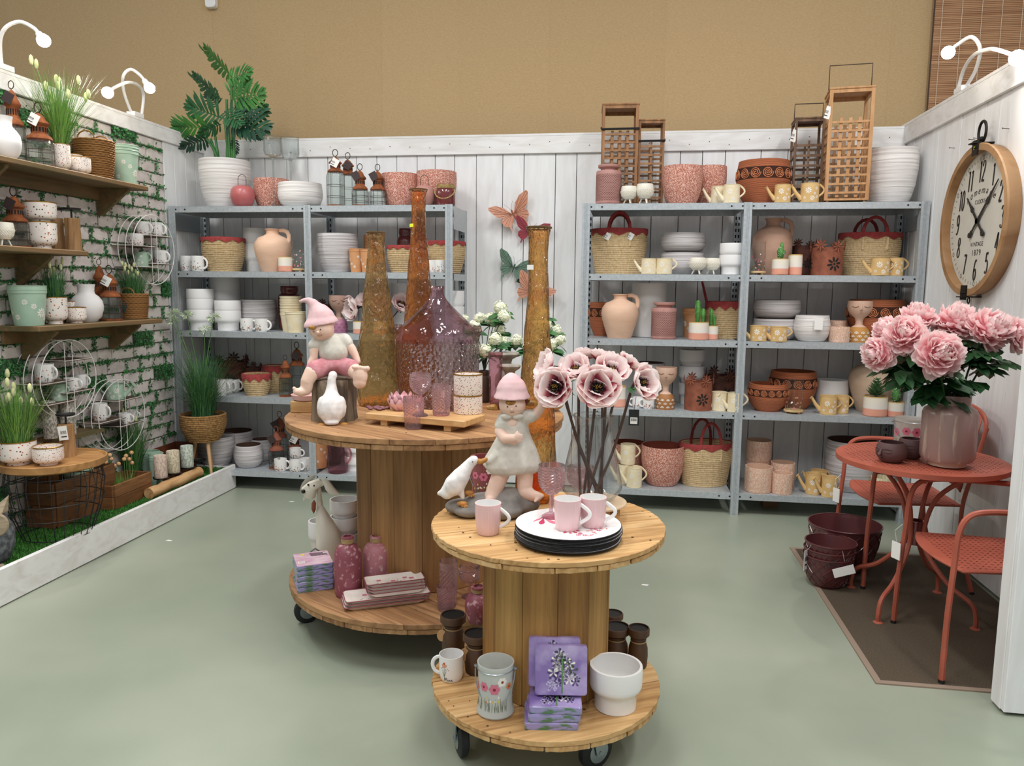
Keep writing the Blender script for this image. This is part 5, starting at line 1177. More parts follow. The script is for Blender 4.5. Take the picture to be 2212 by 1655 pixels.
def pmug(L_, label):
    loc, r, h = L_; t = E('pink_mug', loc, label, 'mug', 'pink striped mugs'); p = [(r*.78, 0), (r*.84, .004), (r*.93, h*.3), (r*.99, h*.7), (r, h)]
    mb = MB(); q = shell(p, .003); mb.lathe(q[:7], 36, mi=0); mb.lathe(q[6:], 36, mi=1); mb.build('cup', [M('pink_mug_glaze', '#e3bfc1', .2), CER], t)
    mb = MB(); mb.tube([((r*.95+r*.72*sin(pi*k/10)), 0, h*(.84-.6*k/10)) for k in range(11)], r*.12, 8, flat=1.2); mb.build('handle', CER, t, rz=-.12)
    mb = MB()
    for k in range(14):
        a = 2*pi*k/14-pi/2+.2
        for j in range(26): blob(mb, p, a+(.02 if j % 2 else -.02), h*(.05+.035*j), ell(r*.016, h*.012, n=4), 0)
    mb.build('dotted_stripes', PRW, t)
pmug(T(1054, 1159, 57, 1086, SZ), 'pink striped mug in front of girl figurine rock')
pmug(T(1225, 1150, 59, 1077, PTZ), 'pink striped mug in front on the flower plates'); pmug(T(1280, 1143, 58, 1073, PTZ), 'pink striped mug behind another on the flower plates')
goblet(T(1190, 1122, 57, 1004, PTZ, .6), 'rose diamond-cut goblet standing on the flower plates', .42)
_g = at(1251, 1098, 'Z', SZ); goblet((Vector((_g.x, _g.y+.05, SZ)), 30/ppm(_g), at(1251, 1008, 'Y', _g.y+.05).z-SZ), 'rose diamond-cut goblet behind pink mugs', .42)
# cake stand with glass vase
cp = at(1277, 1082, 'Z', SZ+.055); cr = 76/ppm(cp); t = E('cake_stand', (cp.x, cp.y, SZ), 'beige round plate on wooden feet under anemone vase', 'cake stand')
mb = MB(); mb.lathe([(0, .044), (cr*.9, .044), (cr, .05), (cr, .055), (cr*.97, .055), (0, .053)], 44); mb.build('round_plate', M('beige_stoneware', '#d8bf9f', .4), t)
for a in (-.55, -2.2, 1.2, 2.7): mb = MB(); mb.box((cr*.8*cos(a), cr*.8*sin(a), .022), (.012, .04, .044), rz=a); mb.build('wooden_foot', SW[1], t, smooth=False)
vz = SZ+.0535; loc, r, h = T(1276, 1075, 132, 897, vz, .55); loc = Vector((cp.x, cp.y, vz)); r = 66/ppm(loc); h = at(1271, 897, 'Y', cp.y).z-vz
CLG = glass('clear_blown_glass', '#eef1ef', .015, .25, (8, 8, 8), .25, ior=1.1)
t = E('flower_vase', loc, 'large clear glass vase on cake stand holding anemones', 'vase'); AV = (loc.copy(), r, h)
mb = MB(); mb.lathe([(0, .006), (r*.5, .0), (r*.68, .008), (r*.95, h*.13), (r, h*.19), (r*.93, h*.32), (r*.78, h*.58), (r*.63, h*.82), (r*.56, h*.88), (r*.58, h*.93), (r*.63, h*.985), (r*.64, h)], 44); mb.build('glass_body', CLG, t)
mb = MB(); mb.ring((0, 0, h), r*.635, .003, 40, 6); mb.build('rim', CLG, t)
# tall amber vase on the small spool
l3 = at(1172, 1088, 'Z', SZ); l3 = Vector((l3.x, l3.y+.045, SZ)); l3.x = at(1160, 800, 'Y', l3.y).x
amber(l3, [(1082, 76), (1060, 84), (1020, 86), (950, 84), (880, 78), (800, 68), (720, 56), (640, 46), (580, 42), (540, 42), (510, 45), (492, 54)], 1160, 'tall amber vase behind girl figurine on small spool', AMB, (578, CARD))
loc, r, h = T(1033, 1083, 62, 982, SZ, .9)
_d = Vector((loc.x-SC[0], loc.y-SC[1], 0)); _k = min(1, (SR-r*.95)/_d.length); loc = Vector((SC[0]+_d.x*_k, SC[1]+_d.y*_k, SZ))
def bail_lantern(L_, label, mat, prints, group=None, flare=1.0, lid=True, rzh=0):
    loc, r, h = L_; t = E('glass_bucket_lantern', loc, label, 'lantern', group); b = r*flare
    p = [(b*.92, 0), (b, .006), (b*.98, h*.06), (r*.93, h*.2), (r*.92, h*.3), (r*.96, h*.9), (r, h)]
    mb = MB(); mb.lathe(shell(p, .004)[1:], 40); mb.build('glass_bucket', mat, t)
    mb = MB(); rr = random.Random(2)
    if prints:
        for da, zf, s, mi in ((-.55, .62, .3, 0), (.1, .6, .34, 0), (.55, .74, .3, 2), (1.0, .62, .22, 1), (-1.3, .55, .3, 0), (1.7, .68, .3, 0), (2.6, .6, .3, 2), (3.4, .66, .3, 1), (4.2, .6, .3, 0)):
            for k in range(6): a = k*pi/3; blob(mb, p, -pi/2+da+s*r*.45*cos(a)/r, h*zf+s*r*.45*sin(a), ell(s*r*.5, s*r*.4, a, n=7), mi)
            blob(mb, p, -pi/2+da, h*zf, ell(s*r*.25, s*r*.25), 3, .0014)
        for _ in range(46):
            a = -pi/2+rr.gauss(0, 1.1); ht = rr.uniform(.12, .3); blob(mb, p, a, h*(.14+ht*.5), ell(r*.012, h*ht*.5, rr.uniform(-.15, .15)), 4)
        for _ in range(14): blob(mb, p, -pi/2+rr.gauss(0, .9), h*rr.uniform(.3, .55), ell(r*.05, r*.07), rr.choice((0, 5, 5, 2)))
        mb.build('wild_flower_print', [PRP, M('orange_print', '#df8b56', .5), PRW, M('maroon_print', '#8a2c33', .5), PRG, PRY], t)
    mb = MB(); x = r*1.08
    mb.tube([(-x*cos(pi*k/16), -r*.55*sin(pi*k/16)-.01, h*.86-h*.62*sin(pi*k/16)) for k in range(17)], .0018, 5); mb.ball((-x, 0, h*.88), .006, 8); mb.ball((x, 0, h*.88), .006, 8); mb.ring((0, 0, h*.9), r*1.01, .0015, 36, 4); mb.build('wire_bail', STEEL, t, rz=rzh)
    return t
bail_lantern((loc, r, h), 'burgundy glass bucket lantern with flowers behind white duck', M('burgundy_glass_paint', '#8d4a4a', .2, coat=.4), True)
vessel('tealight_glass', 'cup', T(1157, 1060, 36, 1012, SZ), M('coral_glass', '#e0674f', .2), 'coral red tealight glass behind rose goblet', 'tealight', None, t=.003)
# ---------------------------------------------------------------- lower deck of the small spool
def cholder(L_, label, tg=False, twine=False):
    loc, r, h = L_; t = E('wooden_candle_holder', loc, label, 'candle holder', 'dark turned candle holders')
    mb = MB(); mb.lathe([(0, 0), (r*.78, 0), (r*.84, .006), (r*.9, h*.3), (r*.86, h*.5), (r*.7, h*.64), (r*.62, h*.68), (r*.72, h*.71), (r*.72, h*.74), (r*.66, h*.76), (r*.9, h*.8), (r, h*.83), (r, h*.97), (r*.95, h), (r*.88, h), (r*.86, h*.965)], 36); mb.build('turned_body', M('walnut_turned', '#5a3f2b', .55, c2='#3d2819', pat='wood', sc=(14, 14, 5), lo=.3, hi=.7, bump=.15), t)
    mb = MB(); mb.lathe([(r*.87, h*.985), (r*.86, h*.965), (0, h*.96)], 36); mb.build('black_metal_dish', CARDB, t)
    if tg:
        mb = MB(); mb.lathe([(0, 0), (.017, 0), (.017, .0015), (0, .0015)], 20, (-r*.78, -r*.5, h*.5), sy=1.25, mx=Matrix.Rotation(pi/2, 3, 'X') ); mb.tube([(-r*.72, -r*.3, h*.69), (-r*.78, -r*.5, h*.5+.02)], .001, 4); mb.build('kraft_tag', M('kraft_paper', '#c39a6c', .8), t)
    if twine or tg: mb = MB(); mb.ring((0, 0, h*.66), r*.68, .002, 26, 5); mb.build('twine', TWN, t)
cholder(T(979, 1420, 56, 1327, LZ), 'dark turned candle holder with kraft tag behind printed mug', True)
cholder(T(1030, 1462, 61, 1367, LZ), 'dark turned candle holder behind frosted flower lantern', True)
cholder(T(1329, 1440, 59, 1352, LZ), 'dark turned candle holder with twine behind white pot', False, True)
cholder(T(1377, 1448, 47, 1355, LZ), 'slim dark candle holder at the deck edge', False, True)
cholder(T(1321, 1395, 47, 1324, LZ, 1), 'dark candle holder furthest behind the staves')
# mug with name
loc, r, h = T(975, 1476, 53, 1412, LZ); t = mug((loc, r, h), 'white mug with orange coneflower and Mina lettering', pi, 0, 'printed mugs on small spool', CER)
p = prof('mug', r, h); mb = MB(); a0 = -pi/2-.38
for k in range(9): th = pi+pi*k/8; blob(mb, p, a0+.2*cos(th)*.6, h*.74+r*.22*sin(th)*.6, ell(r*.14, r*.05, th, n=6), 1)
blob(mb, p, a0, h*.8, ell(r*.11, r*.09), 0)
for dx, zz_, l, ro in ((0, .5, .22, .05), (-.2, .42, .16, .3), (.22, .42, .16, -.3), (.1, .36, .12, -.5), (-.1, .34, .12, .5)): blob(mb, p, a0+dx*.5, h*zz_, ell(r*.016, h*l, ro), 2)
for dx, zz_ in ((-.3, .58), (.28, .6), (.38, .55), (-.2, .62), (.12, .56)): blob(mb, p, a0+dx, h*zz_, ell(r*.04, r*.04), 0)
# hand lettered word along the mug, as thin strokes
def strokes(mb, p, a0, z0, s, lines, r0, mi, wd=.05):
    for ln in lines:
        pts = []
        for x, y in ln: z = z0+y*s; q = rint(p, z)+.0007; a = a0+x*s/r0; pts.append((q*cos(a), q*sin(a), z))
        mb.tube(pts, s*wd, 4, mi=mi)
MINA = [[(0, 0), (.12, .5), (.2, .95), (.3, .5), (.36, .1), (.5, .6), (.6, .95), (.66, .5), (.74, .02), (.86, .1)], [(.95, .45), (.96, .15), (1.02, .02), (1.12, .12)], [(.97, .68), (1.0, .7)], [(1.2, .42), (1.22, .02), (1.3, .35), (1.42, .4), (1.46, .05), (1.56, .08)], [(1.9, .36), (1.76, .42), (1.66, .25), (1.7, .04), (1.84, .08), (1.92, .36), (1.94, .06), (2.1, .12)]]
strokes(mb, p, a0-.05, h*.1, r*.34, MINA, r*.93, 3)
mb.build('coneflower_and_name_print', [PRR, PRO, PRG, PRK], t)
loc, r, h = T(1070, 1556, 84, 1428, LZ, .9); bail_lantern((loc, r*.95, h), 'frosted glass bucket lantern with wild flower print and wire bail', glass('frosted_glass', '#dfe7e3', .35, refr=.5, ior=1.05, frost=.5, milk=.82), True, None, 1.04)
vessel('planter', 'tier', T(1328, 1543, 114, 1435, LZ, .62), CER, 'large white two-step planter beside lavender napkins', 'planter', None, t=.008)
# lavender napkins: three flat, two leaning on the staves
def lavender(t, w, d, h):
    mb = MB(); rr = random.Random(8); z = h+.0006
    def sp_(x, y, R, n, mi):
        for k in range(n):
            a = 2*pi*k/n+.3; mb.add([(x, y, z), (x+R*cos(a-.25), y+R*sin(a-.25), z), (x+R*1.15*cos(a), y+R*1.15*sin(a), z), (x+R*cos(a+.25), y+R*sin(a+.25), z)], [(0, 1, 2, 3)], mi)
    for k in range(44):
        y = -d*.3+d*.68*k/44; s = (1-k/44)*w*.3+.008; x = rr.uniform(-s, s); sp_(x+w*.02, y, rr.uniform(.009, .017), 5, rr.choice((0, 1, 1, 2, 3)))
    mb.box((w*.02, -d*.1, z), (.004, d*.7, .0006), 4)
    mb.build('lavender_blossom_print', [PRW, M('lilac_light', '#c9bce4', .4), M('lilac_dark', '#5d4a82', .4), M('slate_leaf', '#4d5a50', .5), M('stem_green', '#5f8f55', .5)], t)
pa, pb_ = at(1133, 1577, 'Z', LZ), at(1250, 1579, 'Z', LZ); wn = (pb_-pa).length; rz = math.atan2((pb_-pa).y, (pb_-pa).x); nrm = Vector((-sin(rz), cos(rz), 0)); cc = (pa+pb_)/2+nrm*wn*.42
for k, nm in enumerate(('lowest lavender napkin pack lying on small spool deck', 'middle lavender napkin pack lying on small spool deck', 'lavender napkin pack lying on two others below leaning ones')):
    o = napkins((cc.x+.006*k, cc.y+.002*k, LZ+.024*k), wn*(.98 if k else 1), wn*.86, .023, rz+(.0, .02, -.03)[k], nm, NLV, NGR, 'lavender napkin packs', art=lavender if k == 2 else None)
zl = LZ+.072; pf = at(1210, 1503, 'Z', zl)
for k, (px_, nm, dy) in enumerate(((1210, 'lavender napkin pack leaning in front against another', 0), (1196, 'lavender napkin pack leaning against spool staves', .024))):
    q = pf+nrm*(.008+dy)+Vector((at(px_, 1503, 'Z', zl).x-pf.x, 0, 0)); lean = rad(81)
    napkins((q.x, q.y+cos(lean)*wn*.46, zl+sin(lean)*wn*.47+.003+.012*k), wn*.98, wn*.93, .022, rz, nm, NLV, NLV, 'lavender napkin packs', rx=lean, art=lavender)
# ================================================================ FIGURINES
def cap(mb, a, b, ra, rb, n=14):
    a, b = Vector(a), Vector(b); k = 5
    mb.tube([a+(b-a)*i/k for i in range(k+1)], [ra+(rb-ra)*i/k for i in range(k+1)], n); mb.ball(a, ra, n); mb.ball(b, rb, n)
def chain(mb, pts):
    for (p, r), (q, s) in zip(pts, pts[1:]): cap(mb, p, q, r, s)
def clay(name, mb, mat, parent, vox=.005, it=6, f=.6):
    o = mb.build(name, mat, parent)
    m_ = o.modifiers.new('remesh', 'REMESH'); m_.mode = 'VOXEL'; m_.voxel_size = vox; m_.use_smooth_shade = True
    s_ = o.modifiers.new('smooth', 'SMOOTH'); s_.factor = f; s_.iterations = it
    return o
SKIN = M('painted_clay_skin', '#e9cab8', .6, c2='#e2bfab', sc=(14, 14, 14))
STONEW = M('grey_white_stone', '#d9d5ca', .85, c2='#bdb7aa', sc=(26, 26, 26), lo=.35, hi=.7, det=6, bump=.35)
PINKH = M('pink_felt_stone', '#dcbabb', .85, c2='#cda8aa', sc=(22, 22, 22), lo=.35, hi=.7, det=6, bump=.3)
HAIR = M('gold_brown_hair', '#b07f35', .5, c2='#8a5f22', sc=(90, 20, 20))
GOOSE = M('white_goose_plaster', '#ece9e6', .7, c2='#dcd8d6', sc=(40, 40, 40), bump=.5)
BEAK = M('ochre_beak', '#c08742', .6, c2='#a5702f', sc=(30, 30, 30))
BARK = M('stump_bark', '#8f7d67', .9, c2='#4c4036', pat='wood', sc=(30, 30, 6), lo=.35, hi=.65, bump=1)
EYE = M('black_eye', '#1b1716', .3)
# ---- gnome boy on a stump
loc, r, h = T(722, 913, 96, 818, BZ, .95); k = r/285
boy = E('gnome_boy_figurine', loc, 'pink-hatted boy figurine sitting on a stump with a white goose', 'figurine', None, math.atan2(CAM.x-loc.x, loc.y-CAM.y))
def zp(x, y, d=0): return Vector(((x-495)*k, d*k, (1608-y)*k))
mb = MB(); rr = random.Random(1); ph = [rr.uniform(0, 6) for _ in range(6)]
pr = [(0, 0), (r*1.0, 0)]+[(r*(1-.05*sin(3*i/10)), h*i/10) for i in range(1, 10)]+[(r*.93, h*.985), (r*.85, h), (0, h)]
mb.lathe(pr, 64, fn=lambda a, q, z, i: q*(1+.035*sin(9*a+ph[0]+z*9)+.03*sin(17*a+ph[1]-z*14)+.02*sin(31*a+ph[2]))); mb.build('tree_stump', BARK, boy, ang=70)
mb = MB()
mb.ball(zp(362, 445, -70), 160*k, 20, sx=1, sy=.95, sz=.9)
cap(mb, zp(410, 560, -10), zp(460, 640, 0), 75*k, 100*k); mb.ball(zp(500, 740, 0), 165*k, 18)
chain(mb, [(zp(300, 610, -20), 62*k), (zp(262, 720, -50), 58*k), (zp(262, 800, -70), 50*k), (zp(215, 880, -90), 40*k)])
chain(mb, [(zp(650, 600, -10), 65*k), (zp(730, 700, -40), 58*k), (zp(775, 790, -60), 48*k), (zp(800, 860, -80), 40*k)])
for i in range(3): cap(mb, zp(205+14*i, 885+6*i, -95), zp(185+14*i, 912+6*i, -110), 15*k, 12*k, 8)
chain(mb, [(zp(370, 930, -80), 110*k), (zp(240, 980, -180), 98*k), (zp(180, 1080, -210), 82*k), (zp(165, 1180, -200), 74*k)])
chain(mb, [(zp(165, 1200, -200), 66*k), (zp(95, 1215, -240), 56*k), (zp(45, 1205, -260), 42*k)])
for i in range(5): mb.ball(zp(22+8*i, 1165+15*i if i < 4 else 1218, -270+22*i), (25-2*i)*k, 10)
chain(mb, [(zp(620, 930, -80), 110*k), (zp(740, 950, -220), 96*k), (zp(800, 1000, -330), 84*k)])
mb.ball(zp(818, 1010, -385), 100*k, 16, sx=.95, sy=.6, sz=1.3); mb.ball(zp(812, 1090, -375), 84*k, 14, sy=.8)
for i in range(5): mb.ball(zp(742+41*i, 905-(6 if i < 3 else 0)+3*i, -410), (29+(7 if i == 4 else 0))*k, 10)
clay('body', mb, SKIN, boy, .0036, 2)
mb = MB(); mb.ball(zp(505, 745, 0), 192*k, 20, sz=.84); cap(mb, zp(330, 610, -15), zp(640, 590, -5), 82*k, 88*k); cap(mb, zp(480, 640, 0), zp(500, 720, 0), 150*k, 180*k)
cap(mb, zp(310, 610, -18), zp(268, 655, -32), 78*k, 78*k); cap(mb, zp(650, 590, -8), zp(680, 625, -24), 82*k, 74*k); clay('shirt', mb, STONEW, boy, .0045, 4)
mb = MB(); mb.ball(zp(505, 900, -20), 200*k, 18, sz=.55); cap(mb, zp(400, 920, -70), zp(275, 955, -150), 122*k, 122*k); cap(mb, zp(610, 920, -70), zp(715, 935, -190), 122*k, 115*k); clay('shorts', mb, M('pink_shorts_stone', '#cf9096', .85, c2='#b9777e', sc=(30, 30, 30), bump=.5), boy, .0045, 4)
mb = MB(); q = [(zp(365, 330, -15), 195, 1), (zp(345, 275, 0), 165, 1), (zp(310, 215, 0), 118, 1), (zp(265, 140, 0), 80, 1), (zp(215, 95, 0), 52, 1), (zp(160, 90, 0), 34, 1), (zp(110, 105, 0), 24, 1)]
for (a, ra, _), (b, rb, _) in zip(q, q[1:]): cap(mb, a, b, ra*k*.9, rb*k*.9)
mx = Matrix.Rotation(rad(-11), 3, 'Y'); mb.lathe([(150*k, 60*k), (205*k, 0), (222*k, -45*k), (210*k, -62*k), (170*k, -15*k)], 32, zp(352, 345, -20), mx=mx)
hat = clay('hat', mb, PINKH, boy, .0048, 4)
mb = MB(); mb.ball(zp(255, 420, -205), 42*k, 12, sx=1.1, sy=.5, sz=.65); mb.build('hair_tuft', HAIR, boy)
mb = MB(); mb.ball(zp(272, 474, -205), 8*k, 8); mb.ball(zp(352, 444, -222), 8*k, 8); mb.build('eyes', EYE, boy)
mb = MB(); mb.ball(zp(320, 482, -222), 22*k, 10); mb.build('nose', SKIN, boy)
mb = MB(); mb.tube([zp(315, 520, -206), zp(340, 528, -212), (zp(370, 512, -208))], 4*k, 5); mb.build('smile', M('brown_mouth', '#8a5a48', .6), boy)
def goose_fig(parent, body, feet, beak, eyes, nm='goose', vox=.0045):
    mb = MB(); body(mb); g = clay(nm, mb, GOOSE, parent, vox, 4); mb = MB(); feet(mb)
    if mb.v: mb.build('webbed_feet', BEAK, g)
    mb = MB(); beak(mb)
    if mb.v: mb.build('beak', BEAK, g)
    mb = MB(); eyes(mb)
    if mb.v: mb.build('eye', EYE, g)
    return g
F = -330
def gb(mb):
    mb.ball(zp(465, 1420, F-60), 158*k, 18, sz=1.25, sy=.85); chain(mb, [(zp(467, 1310, F-10), 120*k), (zp(470, 1210, F+30), 78*k), (zp(472, 1110, F+40), 56*k), (zp(478, 1040, F+40), 52*k)]); mb.ball(zp(490, 1010, F+50), 58*k, 12)
    mb.ball(zp(345, 1400, F-20), 60*k, 12, sz=2.4, sy=.8); mb.ball(zp(590, 1400, F-20), 60*k, 12, sz=2.4, sy=.8); mb.ball(zp(465, 1570, F-120), 70*k, 10, sx=1.4, sz=.6)
def gf(mb):
    for x in (345, 610): mb.ball(zp(x, 1612, F-40), 48*k, 10, sx=1.1, sy=1.4, sz=.4)
goose_fig(boy, gb, gf, lambda m_: m_.ball(zp(505, 1015, F+110), 26*k, 8, sy=1.8), lambda m_: None)
# ---- girl with duck on a rock
pb0 = at(1055, 1126, 'Z', SZ); k = 1/(5.016*ppm((pb0.x, pb0.y+.04, SZ+.15))); GY = .085
girl = E('garden_girl_figurine', (pb0.x, pb0.y+GY, SZ), 'girl figurine in pink hat with a duck tugging her dress on a rock', 'figurine', None, math.atan2(CAM.x-pb0.x, pb0.y+GY-CAM.y))
def zp(x, y, d=0): return Vector(((x-680)*k, d*k, (1632-y)*k))
mb = MB()
for x, y, d, rx, rz_ in ((330, 1550, 0, 190, 85), (560, 1530, 0, 230, 130), (850, 1500, 20, 240, 165), (1020, 1520, 20, 190, 120), (430, 1560, -120, 190, 75), (760, 1560, -130, 260, 90), (640, 1540, 150, 300, 100)):
    mb.ball(zp(x, y, d), rx*k, 16, sy=.8, sz=rz_/rx)
mb.v = [(x, y, max(z, .0)) for x, y, z in mb.v]
clay('rock', mb, M('painted_rock', '#8f8a84', .85, c2='#6f6a66', sc=(20, 20, 20), lo=.35, hi=.7, det=6, bump=.5), girl, .006, 4)
mb = MB(); mb.ball(zp(882, 398, -35), 150*k, 20, sz=.92); cap(mb, zp(885, 500, 0), zp(890, 600, 0), 70*k, 110*k); mb.ball(zp(900, 800, 0), 140*k, 16)
chain(mb, [(zp(800, 1090, 0), 105*k), (zp(745, 1230, -10), 96*k), (zp(690, 1370, -20), 88*k), (zp(665, 1430, -40), 84*k)]); cap(mb, zp(665, 1440, -40), zp(640, 1455, -120), 70*k, 52*k)
chain(mb, [(zp(1020, 1090, 0), 105*k), (zp(1030, 1230, 0), 92*k), (zp(1030, 1340, -10), 84*k)]); chain(mb, [(zp(1040, 1380, -30), 84*k), (zp(1110, 1405, -70), 66*k), (zp(1170, 1410, -95), 52*k)])
for i in range(5): mb.ball(zp(1215-i*19, 1402+10*i, -95-18*i), (28-2*i)*k, 10)
chain(mb, [(zp(770, 600, -10), 62*k), (zp(750, 700, -60), 60*k), (zp(800, 760, -130), 56*k), (zp(890, 745, -180), 46*k)]); mb.ball(zp(935, 725, -195), 48*k, 12, sy=.55)
for i, (x, y) in enumerate(((985, 705), (992, 738), (980, 770), (955, 790))): cap(mb, zp(945, 718+14*i, -200), zp(x, y, -192), 17*k, 13*k, 8)
cap(mb, zp(930, 700, -200), zp(935, 668, -190), 17*k, 13*k, 8)
chain(mb, [(zp(1060, 530, 0), 66*k), (zp(1130, 520, 0), 62*k), (zp(1185, 450, -10), 54*k), (zp(1200, 390, -15), 46*k)]); mb.ball(zp(1200, 350, -15), 50*k, 12, sy=.6)
for (x, y), (x0, y0) in zip(((1130, 310), (1175, 290), (1205, 288), (1235, 310), (1255, 345)), ((1165, 345), (1185, 330), (1203, 325), (1222, 335), (1232, 360))): cap(mb, zp(x0, y0, -20), zp(x, y, -25), 18*k, 14*k, 8)
clay('body', mb, SKIN, girl, .003, 2)
mb = MB(); n = 40; vs = []; fs = []; rows = ((500, 885, 70, 0), (520, 888, 105, 0), (570, 893, 150, 0), (640, 895, 168, 0), (690, 900, 170, 0), (760, 905, 190, 0), (880, 910, 240, .35), (1000, 905, 285, .8), (1080, 905, 300, 1), (1140, 910, 270, 1), (1180, 920, 200, .6), (1150, 915, 120, .2))
for y, cx, rx, pull in rows:
    for i in range(n):
        a = 2*pi*i/n; w_ = 1+.045*sin(9*a)*(pull > 0); x = cx+rx*cos(a)*w_; d = rx*.62*sin(a)*w_
        if cos(a) < -.3 and pull: x -= 55*pull*(-cos(a)-.3)*(1 if y < 1100 else .4)
        vs.append(zp(x, y+(18*sin(2*a+.5) if pull else 0), d))
for i in range(len(rows)-1): fs += [(i*n+j, i*n+(j+1) % n, (i+1)*n+(j+1) % n, (i+1)*n+j) for j in range(n)]
fs += [tuple(range(n-1, -1, -1)), tuple((len(rows)-1)*n+j for j in range(n))]
mb.add(vs, fs); cap(mb, zp(800, 560, -10), zp(760, 635, -40), 82*k, 72*k); cap(mb, zp(1000, 540, 0), zp(1095, 530, -4), 90*k, 74*k)
chain(mb, [(zp(720, 960, -60), 70*k), (zp(640, 1010, -90), 45*k), (zp(605, 1015, -100), 28*k)]); clay('dress', mb, STONEW, girl, .0042, 3)
mb = MB()
for s in (-1, 1): mb.ball(zp(880+s*62, 520, -110), 62*k, 12, sy=.4, sz=.5)
mb.build('collar', STONEW, girl)
mb = MB(); mb.lathe([(150*k, 120*k), (165*k, 60*k), (196*k, 0), (212*k, -30*k), (196*k, -32*k), (160*k, 20*k)], 36, zp(876, 312, -10), fn=lambda a, q, z, i: q*(1+.03*sin(3*a+1)))
chain(mb, [(zp(876, 255, -5), 172*k), (zp(872, 190, -5), 130*k), (zp(868, 130, 0), 78*k), (zp(866, 110, 0), 52*k)]); clay('hat', mb, PINKH, girl, .0045, 4)
mb = MB(); mb.ball(zp(862, 358, -172), 55*k, 12, sy=.45, sz=.55); mb.build('hair_tuft', HAIR, girl)
for s, (x, y) in ((-1, (672, 430)), (1, (1095, 380))):
    mb = MB(); xx = x
    for i in range(4): mb.ball(zp(x+s*(i-1.5)*26-(0 if s < 0 else 0), y+abs(i-1.5)*6, -20), (46-6*abs(i-1.2))*k, 10, sz=.8)
    b = mb.build('braid', HAIR, girl); mb = MB(); mb.ring(zp(x-s*58, y-12, -20), 34*k, 12*k, 14, 6, 'X'); mb.build('hair_tie', M('burgundy_tie', '#6e2a28', .6), b)
mb = MB(); mb.ball(zp(828, 404, -176), 8*k, 8); mb.ball(zp(920, 396, -178), 8*k, 8); mb.build('eyes', EYE, girl)
mb = MB(); mb.ball(zp(872, 432, -182), 18*k, 8); mb.build('nose', SKIN, girl)
mb = MB(); mb.tube([zp(858, 464, -172), zp(878, 469, -175), zp(900, 462, -172)], 3.5*k, 5); mb.build('smile', _mats['brown_mouth'], girl)
F = -110
def gb(mb):
    chain(mb, [(zp(90, 1375, F), 26*k), (zp(180, 1360, F), 80*k), (zp(260, 1280, F), 118*k), (zp(330, 1180, F), 100*k), (zp(395, 1080, F), 66*k), (zp(445, 1020, F), 56*k)]); mb.ball(zp(468, 1005, F), 56*k, 12)
    for s in (-1, 1): mb.ball(zp(250, 1270, F+s*88), 62*k, 12, sx=1.5, sy=.4, sz=1.5)
    cap(mb, zp(330, 1330, F-30), zp(350, 1420, F-30), 40*k, 24*k)
def gf(mb):
    for x, y, d in ((345, 1470, F-60), (415, 1380, F+40)):
        mb.ball(zp(x, y, d), 40*k, 10, sx=1.5, sy=1.0, sz=.7)
        for i in (-1, 0, 1): cap(mb, zp(x, y, d), zp(x+30+i*26, y+32-abs(i)*8, d-30), 16*k, 12*k, 8)
def gk(mb): chain(mb, [(zp(500, 1015, F), 34*k), (zp(550, 1020, F), 30*k), (zp(600, 995, F), 24*k)])
goose_fig(girl, gb, gf, gk, lambda m_: (m_.ball(zp(456, 1010, F-52), 7*k, 8)), 'duck', .004)
# ---- metal dog on the lower deck
pd = at(705, 1215, 'Z', LZ); k = 1/(3.76*ppm((pd.x, pd.y, LZ+.2))); dog = E('metal_dog_sculpture', (pd.x, pd.y, LZ), 'cream painted metal dog sculpture with long ears behind napkins', 'sculpture', None, math.atan2(CAM.x-pd.x, pd.y-CAM.y))
def zp(x, y, d=0): return Vector(((x-395)*k, d*k, (960-y)*k))
DOGW = M('distressed_cream_paint', '#e9e4d4', .45, c2='#b98c3c', sc=(10, 10, 10), lo=.66, hi=.78, det=5)
def plate(name, pts, d, th, mat, bulge=0):
    mb = MB(); n = len(pts); cx = sum(p[0] for p in pts)/n; cy = sum(p[1] for p in pts)/n
    A = [zp(x, y, d-th) for x, y in pts]; B = [zp(x, y, d+th) for x, y in pts]
    I = [zp(cx+(x-cx)*.6, cy+(y-cy)*.6, d-th-bulge) for x, y in pts]
    mb.add(A+B+I+[zp(cx, cy, d-th-bulge*1.2)], [(i, (i+1) % n, n+(i+1) % n, n+i) for i in range(n)]+[tuple(range(n, 2*n))]+[(i, 2*n+i, 2*n+(i+1) % n, (i+1) % n) for i in range(n)]+[(2*n+i, 3*n, 2*n+(i+1) % n) for i in range(n)])
    return mb.build(name, mat, dog, ang=50)
plate('body', [(330, 480), (375, 480), (410, 540), (470, 640), (510, 720), (515, 800), (490, 890), (460, 958), (330, 958), (318, 800), (322, 640), (318, 540)], 0, 30, DOGW, 35)
mb = MB(); mb.tube([zp(352, 330, -10), zp(350, 420, 0), zp(352, 500, 0)], [14*k, 22*k, 32*k], 10); mb.build('neck', DOGW, dog)
plate('head', [(355, 255), (382, 275), (388, 300), (340, 325), (320, 395), (290, 412), (240, 395), (222, 350), (215, 325), (270, 280)], -25, 32, DOGW, 18)
plate('ear', [(370, 245), (400, 240), (430, 262), (470, 320), (515, 375), (470, 380), (430, 370), (400, 330), (388, 290)], -70, 5, DOGW, 10)
plate('ear', [(330, 232), (300, 235), (250, 255), (215, 300), (198, 350), (205, 378), (225, 350), (265, 295), (320, 255)], 30, 5, M('grey_metal_ear', '#a8a49a', .5), 6)
mb = MB(); mb.ball(zp(230, 337, -70), 17*k, 10); mb.build('nose', EYE, dog)
for x, y in ((313, 295), (268, 285)): mb = MB(); mb.ball(zp(x, y, -70), 9*k, 8); mb.build('eye', EYE, dog)
